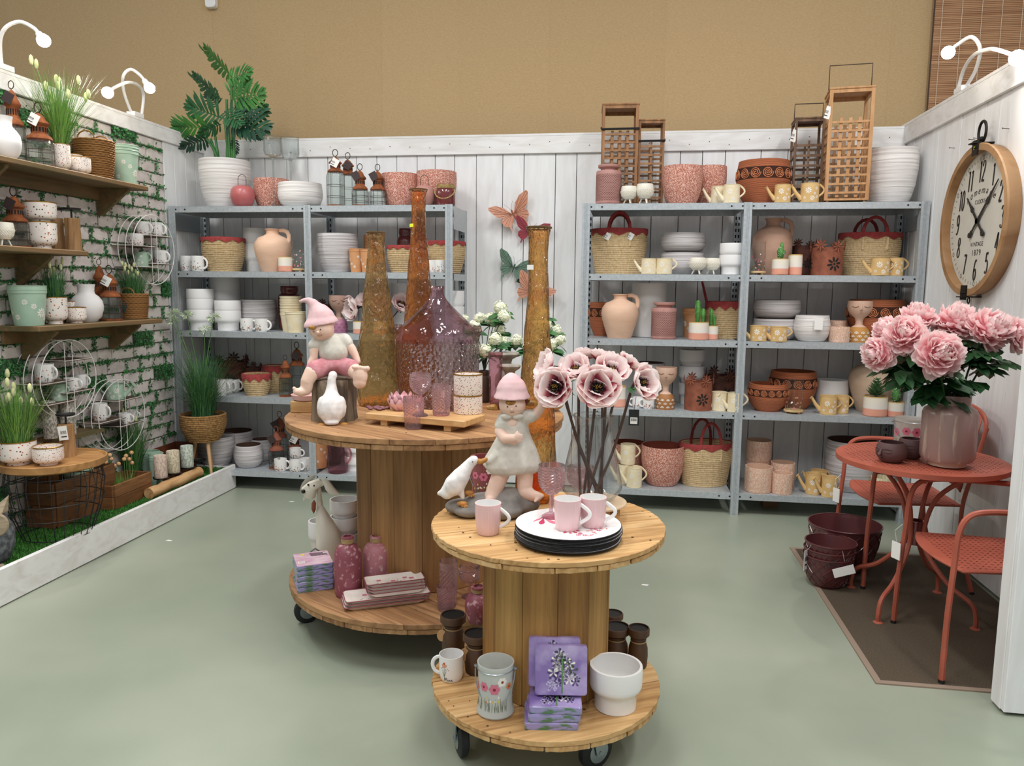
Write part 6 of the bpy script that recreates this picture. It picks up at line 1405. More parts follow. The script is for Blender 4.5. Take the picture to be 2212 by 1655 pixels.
mb = MB(); mb.add([zp(225, 385, -60), zp(242, 398, -60), zp(228, 418, -60)], [(0, 1, 2)]); mb.build('tooth', DOGW, dog)
plate('tongue_collar_leaf', [(310, 412), (325, 440), (322, 490), (305, 528), (288, 490), (290, 440)], -60, 4, RUSTM, 6)
mb = MB(); mb.tube([zp(270, 890+0, -90), zp(275, 830, -90), zp(310, 805, -90), zp(350, 835, -90), zp(385, 900, -90)], 7*k, 6); mb.build('wire_tail', STEEL, dog)
for x in (350, 450): mb = MB(); mb.tube([zp(x, 940, 0), zp(x, 960, 0)], 20*k, 8); mb.build('foot', DOGW, dog)
# ================================================================ LEFT WALL: shelves and goods
def pj(P):
    d = Vector(P)-CAM; q = d.dot(FW); return 1106+FPX*d.dot(RT)/q, 827.5-FPX*d.dot(UP)/q
def LS(px, w, ytop, z, X):
    p = at(px, ytop, 'X', X); h = p.z-z; y = pj((X, p.y, z+h/2))[1]; p2 = at(px, y, 'X', X); p3 = at(px, ytop, 'X', X)
    loc = Vector((X, p2.y, z)); return loc, w/2/ppm((X, p2.y, z+h/2)), h
PLK = M('mossy_shelf_wood', '#7d6140', .7, c2='#5a5434', pat='wood', sc=(18, 2.2, 18), lo=.38, hi=.68, bump=.3, c3='#6b6a3f')
def wshelf(y0, y1, z, label, br, d=.25):
    t = E('wall_shelf', (XL+.005, (y0+y1)/2, z-.028), label, 'shelf', 'wooden shelves on the brick wall'); L2 = (y1-y0)/2; ym = (y0+y1)/2
    mb = MB(); mb.bb(0, d, -L2, L2, 0, .028); bev(mb.build('plank', PLK, t, smooth=False), .004)
    mb = MB(); mb.bb(0, .022, -L2+.03, L2-.03, -.07, 0); mb.build('batten', PLK, t, smooth=False)
    for y in br:
        mb = MB(); n = [(0, 0), (d*.86, 0), (d*.86, -.015), (.03, -.16), (0, -.16)]; mb.prism(n, y-ym-.011, y-ym+.011, mx=Matrix(((1, 0, 0), (0, 0, 1), (0, 1, 0)))); bev(mb.build('bracket', PLK, t, smooth=False), .002)
Z1, Z2, Z3 = 2.06, 1.64, 1.245
wshelf(-2.3, -.56, Z1, 'mossy wooden shelf high on the brick wall', (-.70, -1.62)); wshelf(-2.4, -1.13, Z2, 'short mossy wooden shelf at mid height on brick wall', (-1.36, -2.1)); wshelf(-1.53, -.48, Z3, 'lower mossy wooden shelf with green bucket on brick wall', (-1.36, -.66))
XC = XL+.125
RIBW = M('white_ribbed_bisque', '#efeceb', .55)
def rib_vase(L_, label):
    loc, r, h = L_; p = [(.55*r, 0), (.6*r, .004), (.85*r, .14*h), (.98*r, .32*h), (1*r, .42*h), (.93*r, .56*h), (.72*r, .68*h), (.55*r, .74*h), (.5*r, .8*h), (.52*r, .92*h), (.58*r, h)]
    mb = MB(); mb.lathe(shell(p, .004), 90, fn=lambda a, q, z, k: q*(1+(.018 if int(round(a*45/pi)) % 2 else -.005)*(1 if 3 <= k <= 7 else 0))); return tag(mb.build('ribbed_vase', RIBW, loc=loc), label, 'vase', 'white ribbed vases')
GRM = [M('fake_grass_%d' % i, c, .5, c2=d, sc=(12, 12, 3), lo=.3, hi=.7) for i, (c, d) in enumerate((('#5d8f3a', '#8db558'), ('#3f6e34', '#64924a'), ('#2d5a38', '#4b7d4e')))]
def blades(mb, n, br, h, spread, rnd, wd=.0022, bend=.5, z0=0, hmin=.45, droop=0):
    for _ in range(n):
        a = rnd.uniform(0, 6.28); q = br*sqrt(rnd.random()); x, y = q*cos(a), q*sin(a); a2 = a+rnd.gauss(0, .5); H = h*rnd.uniform(hmin, 1); sprd = spread*rnd.uniform(.1, 1)*(.35+q/max(br, 1e-4)*.65)
        e = Vector((-sin(a2), cos(a2), 0))*wd*rnd.uniform(.6, 1.2); vs = []; N_ = 4
        for i in range(N_+1):
            u_ = i/N_; d = sprd*(u_**(1+bend)); zz_ = z0+H*(u_-droop*u_**3*rnd.uniform(.2, 1)); c = Vector((x+cos(a2)*d, y+sin(a2)*d, zz_)); f = (1-u_)**.6
            vs += [c-e*f, c+e*f] if i < N_ else [c]
        fs = [(2*i, 2*i+1, 2*i+3, 2*i+2) for i in range(N_-1)]+[(2*N_-2, 2*N_-1, 2*N_)]; mb.add(vs, fs, 0 if rnd.random() < .7 else 1)
def grass(t, z0, br, h, spread, n, mats, seed=1, heads=0, hm=None, hs=(.007, .018), **kw):
    rnd = random.Random(seed); mb = MB(); blades(mb, n, br, h, spread, rnd, z0=z0, **kw); lim = XL+.02-t.location.x; mb.v = [(max(x, lim), y, z_) for x, y, z_ in mb.v]; g = stuff(mb.build('grass_blades', mats, t, smooth=False))
    for _ in range(heads):
        a = rnd.uniform(0, 6.28); q = spread*.55*rnd.random(); H = z0+h*rnd.uniform(.55, 1.0); p = Vector((max(q*cos(a), lim+.012), q*sin(a), H)); mb = MB(); mb.tube([(p.x*.2, p.y*.2, z0), (p.x*.5, p.y*.5, z0+(H-z0)*.6), p], .0012, 4, mi=1); mb.ball(p+Vector((0, 0, hs[1]*.7)), hs[0], 8, sz=hs[1]/hs[0]); mb.build('seed_head', [hm, mats[0]], t)
    return g
BUN = M('cream_bunny_tail', '#e9e4b8', .9, c2='#d6dd9a', sc=(60, 60, 60)); BALL = M('peach_ball_flower', '#e0b588', .9, c2='#cf9d6a', sc=(90, 90, 90), bump=.6)
def footpot(L_, label, mat=FLS, group='speckled gold-rim pots'): return gcup(L_, label, mat, 'gold_rim_pot', 'pot', group, 'foot')
WIC = M('tan_wicker', '#b8874e', .8, c2='#8d6132', pat='wave', sc=(1, 1, 60), lo=.1, hi=.6, bump=.8)
def wicker(L_, label, hand=1, name='wicker_basket', plant=None):
    loc, r, h = L_; t = E(name, loc, label, 'basket', None); p = [(.8*r, 0), (.84*r, .006), (.95*r, .5*h), (r, h)]
    mb = MB(); mb.lathe(shell(p, .005), 60, fn=lambda a, q, z, k: q*(1+.012*cos(a*30+z*220)) if k < 6 else q)
    for i in range(max(6, int(h/.012))):
        u_ = (i+.5)/max(6, int(h/.012)); q = rint(p, u_*h); mb.tube([((q+.002+.002*((j+i) % 2))*cos(2*pi*j/40), (q+.002+.002*((j+i) % 2))*sin(2*pi*j/40), u_*h+.002*((j+i) % 2)) for j in range(40)], h*.035 if h < .13 else .0055, 4, True)
    mb.build('woven_body', WIC, t)
    if hand:
        for s in (-1, 1): mb = MB(); mb.tube([(-s*r*.15+s*r*.5*0+r*.5*cos(pi*i/8)*-1, s*r*.8, h+r*.5*sin(pi*i/8)*.8) for i in range(9)], .0045, 6); mb.build('handle', WIC, t)
    return t
# upper shelf
rib_vase(LS(10, 62, 252, Z1, XC+.05), 'white ribbed vase on the high mossy shelf')
lantern(LS(30, 44, 193, Z1, XC-.05), 'tall rusty jar lantern behind white ribbed vase on high shelf', .52, tagc=CARDK)
lantern(LS(86, 56, 243, Z1, XC+.02), 'rusty jar lantern beside grass pot on high shelf', .5, tagc=CARD)
_l = LS(132, 37, 313, Z1, XC+.02); t = footpot(_l, 'speckled gold-rim pot with bunny tail grass on high shelf'); grass(t, _l[2]*.85, _l[1]*.7, .44, .3, 560, [GRM[0], GRM[1]], 3, 12, BUN, (.011, .028))
footpot(LS(161, 36, 335, Z1, XC-.05), 'small speckled gold-rim pot half hidden on high shelf'); footpot(LS(173, 43, 341, Z1, XC+.04), 'small speckled gold-rim pot in front of wicker basket on high shelf')
wicker(LS(204, 78, 305, Z1, XC-.02), 'woven tan basket with handles on high shelf')
nest(LS(270, 57, 328, Z1, XC), 3, .016, 'sage_bucket', SAGE, 'sage green daisy bucket, %s of three on high shelf', 'nested sage buckets', PRW, 'bucket')
# middle shelf
tri_pot(LS(8, 42, 481, Z2, XC+.05), 'cream three-legged pot on short mossy shelf')
lantern(LS(33, 54, 423, Z2, XC-.01), 'rusty jar lantern with brown tag on short mossy shelf', .5, tagc=CARDK)
_f = LS(90, 60, 481, Z2, XC+.02); gcup(_f, 'lower meadow print gold-rim pot of two stacked on mossy shelf', FLO, 'gold_rim_pot', 'pot', 'stacked meadow pots', 'foot')
_u = LS(84, 66, 438, Z2, XC+.02); gcup((_f[0]+Vector((0, 0, _f[2])), _f[1]*1.06, _u[2]-_f[2]), 'upper meadow print gold-rim pot stacked on another on mossy shelf', FLO, 'gold_rim_pot', 'pot', 'stacked meadow pots', 'foot')
RAWW = M('raw_branch_wood', '#b58d5f', .7, c2='#8b643d', pat='wood', sc=(30, 30, 4), lo=.35, hi=.7, bump=.5)
def wood_holder(L_, label, tagc=False):
    loc, r, h = L_; t = E('log_candle_holder', loc, label, 'candle holder', 'wood block candle holders'); rr = random.Random(int(loc.y*99))
    mb = MB(); mb.lathe([(0, 0), (r, 0), (r*.97, h*.35), (r*.93, h*.7), (r*.95, h-.004), (r*.9, h), (0, h)], 9, fn=lambda a, q, z, k: q*(1+.06*sin(2*a+1)+.04*sin(3*a+z*8))); mb.build('wood_block', RAWW, t, ang=25)
    mb = MB(); mb.tube([(0, 0, h), (0, 0, h+.045)], .005, 8); mb.lathe([(0, h+.042), (r*1.1, h+.045), (r*1.2, h+.055), (r*1.1, h+.05), (0, h+.047)], 26); mb.build('metal_candle_plate', CARDB, t)
    if tagc: card_tag(t, (r*.4, -r*1.15, h*.98), .045, .075, CARD, .3, -.1)
wood_holder(LS(124, 26, 472, Z2, XC-.06), 'wood block candle holder half hidden by meadow pots'); wood_holder(LS(157, 32, 472, Z2, XC+.03), 'wood block candle holder with black plate on mossy shelf')
# lower shelf
nest(LS(61, 74, 626, Z3, XC), 2, .02, 'sage_bucket', SAGE, 'sage green daisy bucket, %s of two on lower mossy shelf', 'sage buckets in pair', PRW, 'bucket')
_l = LS(119, 48, 642, Z3, XC+.02); t = gcup(_l, 'meadow print pot with grass tuft on lower mossy shelf', FLO, 'gold_rim_pot', 'pot', None, 'foot'); grass(t, _l[2]*.85, _l[1]*.7, .21, .09, 380, [GRM[2], GRM[1]], 5, 8, BUN, (.008, .022))
footpot(LS(153, 32, 651, Z3, XC-.05), 'small speckled pot behind another on lower mossy shelf'); footpot(LS(165, 40, 664, Z3, XC+.05), 'small speckled gold-rim pot beside white ribbed vase')
rib_vase(LS(187, 65, 614, Z3, XC-.0), 'white ribbed vase on lower mossy shelf beside rusty lantern')
lantern(LS(217, 34, 572, Z3, XC-.07), 'rusty jar lantern behind another on lower mossy shelf', .46); lantern(LS(238, 46, 590, Z3, XC+.03), 'rusty jar lantern with white yellow-marked tag on lower shelf', .5, tagc=CARD)
_l = LS(288, 60, 634, Z3, XC+.01); t = wicker(_l, 'woven tan basket with bunny tail grass and dark diamond patch', 1); grass(t, _l[2]*.85, _l[1]*.7, .2, .1, 360, [GRM[2], GRM[1]], 6, 12, BUN, (.008, .018))
mb = MB(); mb.add([(0, -_l[1]*1.03, _l[2]*.8), (.022, -_l[1]*1.02, _l[2]*.52), (0, -_l[1]*1.01, _l[2]*.24), (-.022, -_l[1]*1.02, _l[2]*.52)], [(0, 1, 2, 3)]); mb.build('diamond_patch', M('slate_patch', '#2f4a4f', .6), t)
# round wire racks hanging on the brick wall
WHW = M('white_wire', '#e8e5e2', .4); RSH = M('taupe_rack_board', '#6b5748', .6, c2='#5a4739', pat='wood', sc=(20, 3, 20))
def rack(cx, cy, dia, label, shelves, dep=.15):
    X0 = XL+.006; c = at(cx, cy, 'X', X0+dep); R = dia/2/ppm(c); t = E('round_wire_rack', (X0, c.y, c.z-R), label, 'rack', 'round wire racks'); out = []
    for k in range(4): mb = MB(); mb.ring((dep*k/3, 0, R), R*(1 if k == 3 else .985), .0028, 48, 5, 'X'); mb.build('wire_ring', WHW, t)
    for (u0, u1, v) in shelves:    # along -Y right.. u in -1..1 of radius (right of picture = far end)
        zz_ = R+v*R; mx_ = sqrt(max(.02, 1-v*v))*R*.985; y0, y1 = max(u0*R, -mx_), min(u1*R, mx_)
        mb = MB(); mb.bb(0, dep, y0, y1, zz_-.006, zz_); mb.build('rack_shelf', RSH, t, smooth=False)
        mb = MB(); mb.tube([(dep, y0, zz_), (dep, y1, zz_)], .002, 4); mb.tube([(0, y0, zz_), (dep, y0, zz_)], .002, 4); mb.build('shelf_wire', WHW, t); out.append((c.z-R+zz_))
    for u_ in (-.12, .15):
        hh = sqrt(1-u_*u_)*R
        mb = MB(); mb.tube([(dep, u_*R, R-hh*(1 if u_ < 0 else .95)), (dep, u_*R, R+hh*.95)], .002, 4); mb.build('upright_wire', WHW, t)
    return X0+dep*.5, c, R, out
xr, c, R, zz_ = rack(333, 540, 148, 'round white wire rack with mugs and sage can high on wall', ((-.12, .95, .42), (-.95, .15, .09), (-.12, .95, -.39), (-.95, .15, -.5)))
mug(LS(309, 27, 479, zz_[0], xr-.02), 'white print mug on top board of high wire rack', 0, seed=1); mug(LS(338, 28, 481, zz_[0], xr+.01), 'meadow print mug on top board of high wire rack', 0, seed=2); mug(LS(294, 30, 505, zz_[1], xr), 'meadow print mug on second board of high wire rack', pi, seed=3)
can(LS(305, 31, 545, zz_[3], xr), 'sage daisy watering can on lowest board of high wire rack', SAGE, pi, 'sage watering cans'); mug(LS(334, 28, 541, zz_[2], xr-.03), 'speckled mug on third board of high wire rack', 0, seed=4); mug(LS(346, 28, 541, zz_[2], xr+.02), 'speckled mug beside another on third board of high rack', 0, seed=5)
xr, c, R, zz_ = rack(150, 818, 168, 'round white wire rack above the side table', ((-.1, .95, .46), (-.95, .15, -.05), (-.1, .95, -.37), (-.95, .2, -.58)))
mug(LS(96, 38, 786, zz_[1], xr), 'flower print mug on second board of rack above side table', 0, seed=6); mug(LS(155, 31, 816, zz_[2], xr+.02), 'flower print mug on third board of rack above side table', 0, seed=7); mug(LS(172, 31, 808, zz_[2], xr-.03), 'flower print mug behind another on rack above side table', 0, seed=8)
can(LS(127, 32, 829, zz_[3], xr), 'sage daisy watering can on rack above side table', SAGE, pi, 'sage watering cans', rose=.5)
xr, c, R, zz_ = rack(265, 896, 153, 'round white wire rack behind the wooden crate', ((-.15, .95, .4), (-.95, .15, -.09), (-.1, .95, -.33)))
can(LS(249, 36, 829, zz_[0], xr), 'sage daisy watering can turned away on rack behind crate', SAGE, .4, 'sage watering cans', rose=.3); mug(LS(215, 32, 871, zz_[1], xr), 'meadow print mug on second board of rack behind crate', 0, seed=9); mug(LS(270, 26, 892, zz_[2], xr+.03), 'meadow print mug on lowest board of rack behind crate', 0, seed=10); mug(LS(283, 26, 886, zz_[2], xr-.04), 'meadow print mug behind another on rack behind crate', 0, seed=11)
# ---- side table with wire base
TZ = .55; tc_ = Vector((-2.315, -1.49, .147)); t = E('wire_side_table', tc_, 'round wooden side table with black wire basket base on turf', 'table'); H = TZ-.147; R = .25
TOPW = M('tray_top_wood', '#b98a55', .5, c2='#8f6436', pat='wood', sc=(3, 26, 10), lo=.35, hi=.7)
mb = MB(); mb.lathe([(0, H-.03), (R*.95, H-.03), (R, H-.022), (R, H+.01), (R*.975, H+.012), (R*.95, H+.006), (R*.93, H), (0, H)], 56); mb.build('tray_top', TOPW, t)
mb = MB()
for k in range(26):
    a = 2*pi*k/26; d_ = Vector((cos(a), sin(a), 0)); mb.tube([d_*R*.86+Vector((0, 0, H-.03)), d_*R*.93+Vector((0, 0, H*.72)), d_*R*.86+Vector((0, 0, H*.4)), d_*R*.66+Vector((0, 0, .012))], .0025, 4)
for q, zq in ((.9, H*.84), (.93, H*.7), (.9, H*.5), (.82, H*.3), (.66, .012)): mb.ring((0, 0, zq), R*q, .0025, 44, 4)
mb.build('wire_basket', CARDB, t)
def TB(px, yb, w, yt, z=TZ): return T(px, yb, w, yt, z, .8)
_l = TB(41, 1008, 72, 952); t = gcup(_l, 'large meadow print pot with bunny tail grass on side table', FLO, 'gold_rim_pot', 'pot', None, 'foot'); grass(t, _l[2]*.85, _l[1]*.75, .34, .2, 620, [GRM[0], GRM[1]], 8, 12, BUN, (.011, .026))
footpot(TB(106, 1008, 60, 964), 'speckled gold-rim pot beside grass pot on side table'); wood_holder(TB(147, 988, 32, 916), 'wood block candle holder with price tag on side table', True); wood_holder(TB(112, 968, 34, 920), 'dark wood block candle holder at back of side table')
WOVC = M('woven_grey_candle', '#c9c6bc', .8, c2='#8d8a80', pat='noise', sc=(140, 140, 70), lo=.45, hi=.55)
def candle(L_, label, mat, z=None):
    loc, r, h = L_; t = E('pillar_candle', loc, label, 'candle', 'textured pillar candles'); mb = MB(); mb.lathe([(0, 0), (r*.97, 0), (r, .004), (r, h*.97), (r*.96, h), (r*.8, h-.003), (0, h-.004)], 30); mb.build('wax_body', mat, t); mb = MB(); mb.tube([(0, 0, h-.005), (.001, 0, h+.008)], .001, 4); mb.build('wick', M('wick', '#efe9da', .8), t)
candle(LS(107, 27, 865, .62, XL+.08), 'grey woven texture candle behind candle holders', WOVC); candle(LS(146, 32, 874, .60, XL+.10), 'short grey woven texture candle under sage watering can', WOVC)
mb = MB(); mb.bb(0, .16, -.17, .17, 0, .02); p = at(128, 905, 'X', XL+.01); tag(mb.build('wall_ledge', PLK, loc=(XL+.002, p.y, .598), smooth=False), 'narrow wooden ledge carrying two woven candles on brick wall', 'ledge')
for o_ in [o for o in bpy.data.objects if o.name.startswith('pillar_candle')]: o_.location.z = .618
# ---- owl
po = Vector((-2.315, -1.93, .147)); s_ = 1/480; owl = E('stone_owl', po, 'grey stone owl with big round eyes on turf', 'figurine', None, .5); OWL = M('grey_owl_stone', '#6f7276', .8, c2='#3f4347', sc=(40, 40, 40), lo=.38, hi=.62, det=5, bump=.8); OWLB = M('brown_owl_wood', '#a8977f', .8, c2='#83735f', sc=(8, 8, 50), lo=.35, hi=.65, bump=.4)
mb = MB(); mb.lathe([(0, 0), (.06, 0), (.085, .03), (.105, .09), (.105, .15), (.088, .2), (.07, .25), (.05, .285), (0, .29)], 32, fn=lambda a, q, z, k: q*(1+.02*sin(13*a+z*60))); mb.build('feathered_body', OWL, owl)
for s in (-1, 1):
    mb = MB(); mx = Matrix.Rotation(pi/2, 3, 'X') @ Matrix.Rotation(0, 3, 'Z'); mb.lathe([(0, .012), (.02, .01), (.05, .006), (.055, -.004), (.05, -.02), (0, -.02)], 28, (s*.05, -.075, .205), sy=1.05, mx=mx); mb.build('eye_disc', OWLB, owl)
    mb = MB(); mb.ball((s*.05, -.092, .205), .011, 12); mb.build('eye', EYE, owl)
    mb = MB(); mb.add([(s*.02, -.06, .235), (s*.075, -.06, .25), (s*.1, -.02, .33), (s*.03, .0, .27), (s*.02, -.03, .235), (s*.09, -.01, .25)], [(0, 1, 2), (0, 2, 3), (1, 5, 2), (2, 5, 3), (0, 3, 4), (3, 5, 4)]); mb.build('ear_tuft', OWLB, owl)
    mb = MB(); [mb.ball((s*(.03+.018*i), -.085, .012), .012, 8, sz=.8, sy=1.6) for i in range(3)]; mb.build('claws', OWLB, owl)
mb = MB(); mb.lathe([(0, .02), (.014, .01), (.016, -.005), (.006, -.03), (0, -.034)], 12, (0, -.095, .18), sy=1.3); mb.build('beak', OWLB, owl)
# ---- crates, buckets, trough
CRW = [M('crate_wood_%d' % i, a, .6, c2=b, pat='wood', sc=(5, 5, 40), lo=.35, hi=.7, bump=.15) for i, (a, b) in enumerate((('#8f6238', '#6b4626'), ('#7f542f', '#5c3a20')))]
def crate(x0, x1, y0, y1, h, label, mats, rz=0, z=.15):
    c = ((x0+x1)/2, (y0+y1)/2, z); t = E('wooden_crate', c, label, 'crate', None, rz); w, d = x1-x0, y1-y0
    for k in range(2):
        za, zb = h/2*k+.001, h/2*(k+1)-.001
        for s in (-1, 1):
            mb = MB(); mb.bb(-w/2, w/2, s*d/2-.009, s*d/2+.009, za, zb); bev(mb.build('board', mats[k], t, smooth=False), .002)
            mb = MB(); mb.bb(s*w/2-.009, s*w/2+.009, -d/2+.009, d/2-.009, za, zb); bev(mb.build('board', mats[(k+1) % 2], t, smooth=False), .002)
    mb = MB(); mb.bb(-w/2, w/2, -d/2, d/2, .002, .012); mb.build('bottom_board', mats[1], t, smooth=False)
    return t
t = crate(-2.49, -2.31, -1.05, -.69, .145, 'wooden plank crate with peach ball flowers on turf', CRW)
rnd = random.Random(4); mb = MB()
for k, (px, py) in enumerate(((237, 983), (240, 991), (228, 998), (256, 1002), (247, 1006), (236, 1011), (272, 985), (279, 992), (284, 978), (285, 1000), (268, 992))):
    p = at(px, py, 'X', -2.4); q = p-t.location; m2 = MB(); m2.ball(q, .013, 10); m2.tube([(q.x*.7, q.y, .02), (q.x*.9, q.y, q.z*.6), (q.x, q.y, q.z)], .0014, 4, mi=1); m2.build('ball_flower', [BALL, GRM[1]], t)
blades(mb, 240, .07, .16, .05, rnd, z0=.02); mb.v = [(x*.8, y*1.6, z_) for x, y, z_ in mb.v]; stuff(mb.build('grass_blades', [GRM[0], GRM[1]], t, smooth=False))
crate(-2.555, -2.385, -1.42, -.93, .25, 'dark wooden crate behind the wire table base', [CRW[1], CRW[1]])
_l = (Vector((-2.5, -.86, .147)), .06, .11)
_l = (Vector((-2.525+.03, -.98+.36, .147)), .05, .1)
t = E('grass_planter', (-2.535+.04, -.6, .147), 'tall bunny tail grass in dark pot behind crate', 'plant'); mb = MB(); mb.lathe(shell([(.045, 0), (.06, .12)], .004), 24); mb.build('pot', M('dark_plastic_pot', '#2b2d2c', .6), t); gp = t
grass(t, .1, .045, .42, .17, 560, [GRM[1], GRM[2]], 12, 8, BUN, (.009, .026))
nest(LS(322, 46, 992, .147, XL+.09), 4, .017, 'sage_bucket', SAGE, 'sage green pot, %s of stack behind crate on turf', 'sage pots behind crate', None, 'bucket')
nest(LS(338, 30, 985, .147, XL+.2), 2, .02, 'sage_bucket', SAGE, 'small sage green pot, %s of two behind first candle', 'small sage pots', None, 'bucket')
nest(LS(172, 58, 1012, .16, XL+.1), 2, .018, 'sage_bucket', SAGE, 'sage green pot, %s of two behind wire table base', 'sage pots behind table', None, 'bucket')
TRO = M('rusty_trough', '#7a3f22', .7, c2='#5a2c17', sc=(14, 14, 14), lo=.35, hi=.65, det=5)
t = E('rusty_trough', (-2.46, -.27, .147), 'long rust brown metal trough against brick wall on turf', 'trough'); mb = MB(); a, b = .09, .24; h = .2
O = [(-a*.8, -b*.9, 0), (a*.8, -b*.9, 0), (a*.8, b*.9, 0), (-a*.8, b*.9, 0), (-a, -b, h), (a, -b, h), (a, b, h), (-a, b, h)]; I = [(x*.96, y*.98, max(z_, .004)) for x, y, z_ in O]
mb.add(O+I, [(3, 2, 1, 0), (0, 1, 5, 4), (1, 2, 6, 5), (2, 3, 7, 6), (3, 0, 4, 7), (8, 9, 10, 11), (12, 13, 9, 8), (13, 14, 10, 9), (14, 15, 11, 10), (15, 12, 8, 11), (4, 5, 13, 12), (5, 6, 14, 13), (6, 7, 15, 14), (7, 4, 12, 15)]); mb.build('trough_body', TRO, t, smooth=False)
# log candle holder with three candles
pa, pb_ = at(274, 1058+8, 'Z', .16), at(447, 1018, 'Z', .16); pa = at(300, 1070, 'Z', .15); pb_ = at(446, 1030, 'Z', .15); pa.x = pb_.x = -2.255; pa.y = -.80; pb_.y = -.24
ctr = (pa+pb_)/2; t = E('log_candelabra', (ctr.x, ctr.y, .147), 'peeled log candle holder with black metal plates on turf', 'candle holder'); L2 = (pb_.y-pa.y)/2; rl = .036
mb = MB(); mb.tube([(.006*sin(i*1.3), -L2+2*L2*i/10, rl+.003*sin(i*2.1)) for i in range(11)], [rl*(1+.05*sin(i*2.7)) for i in range(11)], 14); mb.build('peeled_log', M('peeled_log_wood', '#cfa777', .65, c2='#a87b4c', pat='wood', sc=(26, 4, 26), lo=.35, hi=.7, bump=.4), t)
CM = [M('blush_textured_wax', '#d8c3b2', .8, c2='#b79f90', sc=(150, 150, 60), lo=.45, hi=.55), M('sand_textured_wax', '#d5c9b0', .8, c2='#b3a58b', sc=(150, 150, 60), lo=.45, hi=.55), M('sage_textured_wax', '#cdd4c8', .8, c2='#98a497', sc=(150, 150, 60), lo=.45, hi=.55)]
for px, yt, yb, w, nm, cm in ((348, 983, 1032, 27, 'blush textured pillar candle on log holder', 0), (375, 973, 1021, 27, 'sand textured pillar candle on log holder', 1), (405, 962, 1009, 26, 'sage textured pillar candle on log holder beside planter leg', 2), (430, 995, 995, 24, None, 0)):
    X = -2.3; p = at(px, yb, 'X', X); zc = p.z; r = w/2/ppm(p)
    mb = MB(); q = p-t.location; mb.lathe([(0, q.z-.004), (r*1.15, q.z-.004), (r*1.25, q.z+.006), (r*1.15, q.z), (0, q.z)], 24, (q.x, q.y, 0)); mb.tube([(0, q.y, rl*1.6), (q.x*.5, q.y, q.z-.02), (q.x, q.y, q.z-.004)], .004, 6); mb.build('candle_plate', CARDB, t)
    if nm: h = at(px, yt, 'X', X).z-zc; candle((Vector((X, p.y, zc)), r, h), nm, CM[cm])
# legged rope planter with tall grass and alliums
loc = Vector((-2.29, -.1, .147)); t = E('legged_rope_planter', loc, 'rope basket planter on wooden legs with tall grass and alliums', 'plant'); zt = at(430, 893, 'Y', -.1).z-.147; zb = at(430, 950, 'Y', -.1).z-.147; r = 46/ppm((loc.x, loc.y, .6))
ROP = M('brown_twisted_rope', '#a9824f', .85, c2='#7d5a30', sc=(90, 90, 50), lo=.35, hi=.65, bump=.6); mb = MB(); nr = 14
for i in range(nr):
    u_ = (i+.5)/nr; q = r*(.66+.34*sin(min(1, u_*1.4)*pi/2)); mb.tube([((q+U(-.002, .002))*cos(2*pi*j/30), (q+U(-.002, .002))*sin(2*pi*j/30), zb+(zt-zb)*u_+U(-.0015, .0015)) for j in range(30)], (zt-zb)/nr*.6, 5, True)
mb.lathe([(0, zb+.004), (r*.66, zb+.004), (r*.85, zb+(zt-zb)*.5), (r*.94, zt)], 24); mb.build('rope_basket', ROP, t)
mb = MB(); mb.lathe([(0, zt-.02), (r*.93, zt-.02)], 20); mb.build('soil', M('potting_soil', '#3a2b20', .95), t)
for a in (-.7, pi*.95, 1.7): mb = MB(); mb.tube([(r*.45*cos(a), r*.45*sin(a), zb+.01), (r*.8*cos(a), r*.8*sin(a), .0)], [.014, .01], 10); mb.build('leg', M('beech_leg', '#c9a27a', .5), t)
grass(t, zt-.02, r*.5, .62, .4, 760, [GRM[2], GRM[1]], 14, bend=.8, droop=.35, hmin=.35)
ALL = M('pale_green_allium', '#c5d9b0', .8, c2='#e3ecd6', sc=(90, 90, 90))
for px, py in ((374, 677), (372, 693), (404, 681), (461, 686), (443, 712)):
    p = at(px, py, 'Y', -.12+U(-.05, .05))-loc; p.x = max(p.x, XL+.085-loc.x); mb = MB(); rn = random.Random(px); mb.tube([(0, 0, zt-.02), (p.x*.4, p.y*.4, zt+(p.z-zt)*.55), p], .0022, 5, mi=1)
    for _ in range(150):
        v = Vector((rn.gauss(0, 1), rn.gauss(0, 1), rn.gauss(0, .8)+.25)).normalized()*.05*rn.uniform(.75, 1.1); v.z *= .7; e = v.cross(Vector((rn.random(), .3, .7))).normalized()*.003; mb.add([p+v*.3, p+v+e, p+v*1.1, p+v-e], [(0, 1, 2, 3)])
    mb.build('allium_bloom', [ALL, GRM[1]], t, smooth=False)
# ================================================================ BISTRO SET
REDM = M('coral_red_powder_coat', '#ae5a46', .5, c2='#a2513e', sc=(6, 6, 6), bump=.05)
def cr(pts, n=6, closed=False):
    P = [Vector(p) for p in pts]; o = []; k = len(P)
    for i in range(k if closed else k-1):
        p0 = P[(i-1) % k] if (closed or i) else P[0]; p1 = P[i]; p2 = P[(i+1) % k]; p3 = P[(i+2) % k] if (closed or i+2 < k) else P[-1]
        for j in range(n):
            t = j/n; o.append(.5*((2*p1)+(p2-p0)*t+(2*p0-5*p1+4*p2-p3)*t*t+(3*p1-p0-3*p2+p3)*t**3))
    if not closed: o.append(P[-1])
    return o
TC = Vector((1.958, -1.366, 0)); TR = .355; TTZ = .72
t = E('bistro_table', TC, 'round coral red metal bistro table with perforated top', 'table')
mb = MB(); mb.lathe([(0, TTZ-.004), (TR*.97, TTZ-.004), (TR, TTZ-.008), (TR, TTZ-.03), (TR*.985, TTZ-.03), (TR*.97, TTZ-.012), (0, TTZ-.012)], 64); tp = mb.build('table_top', REDM, t)
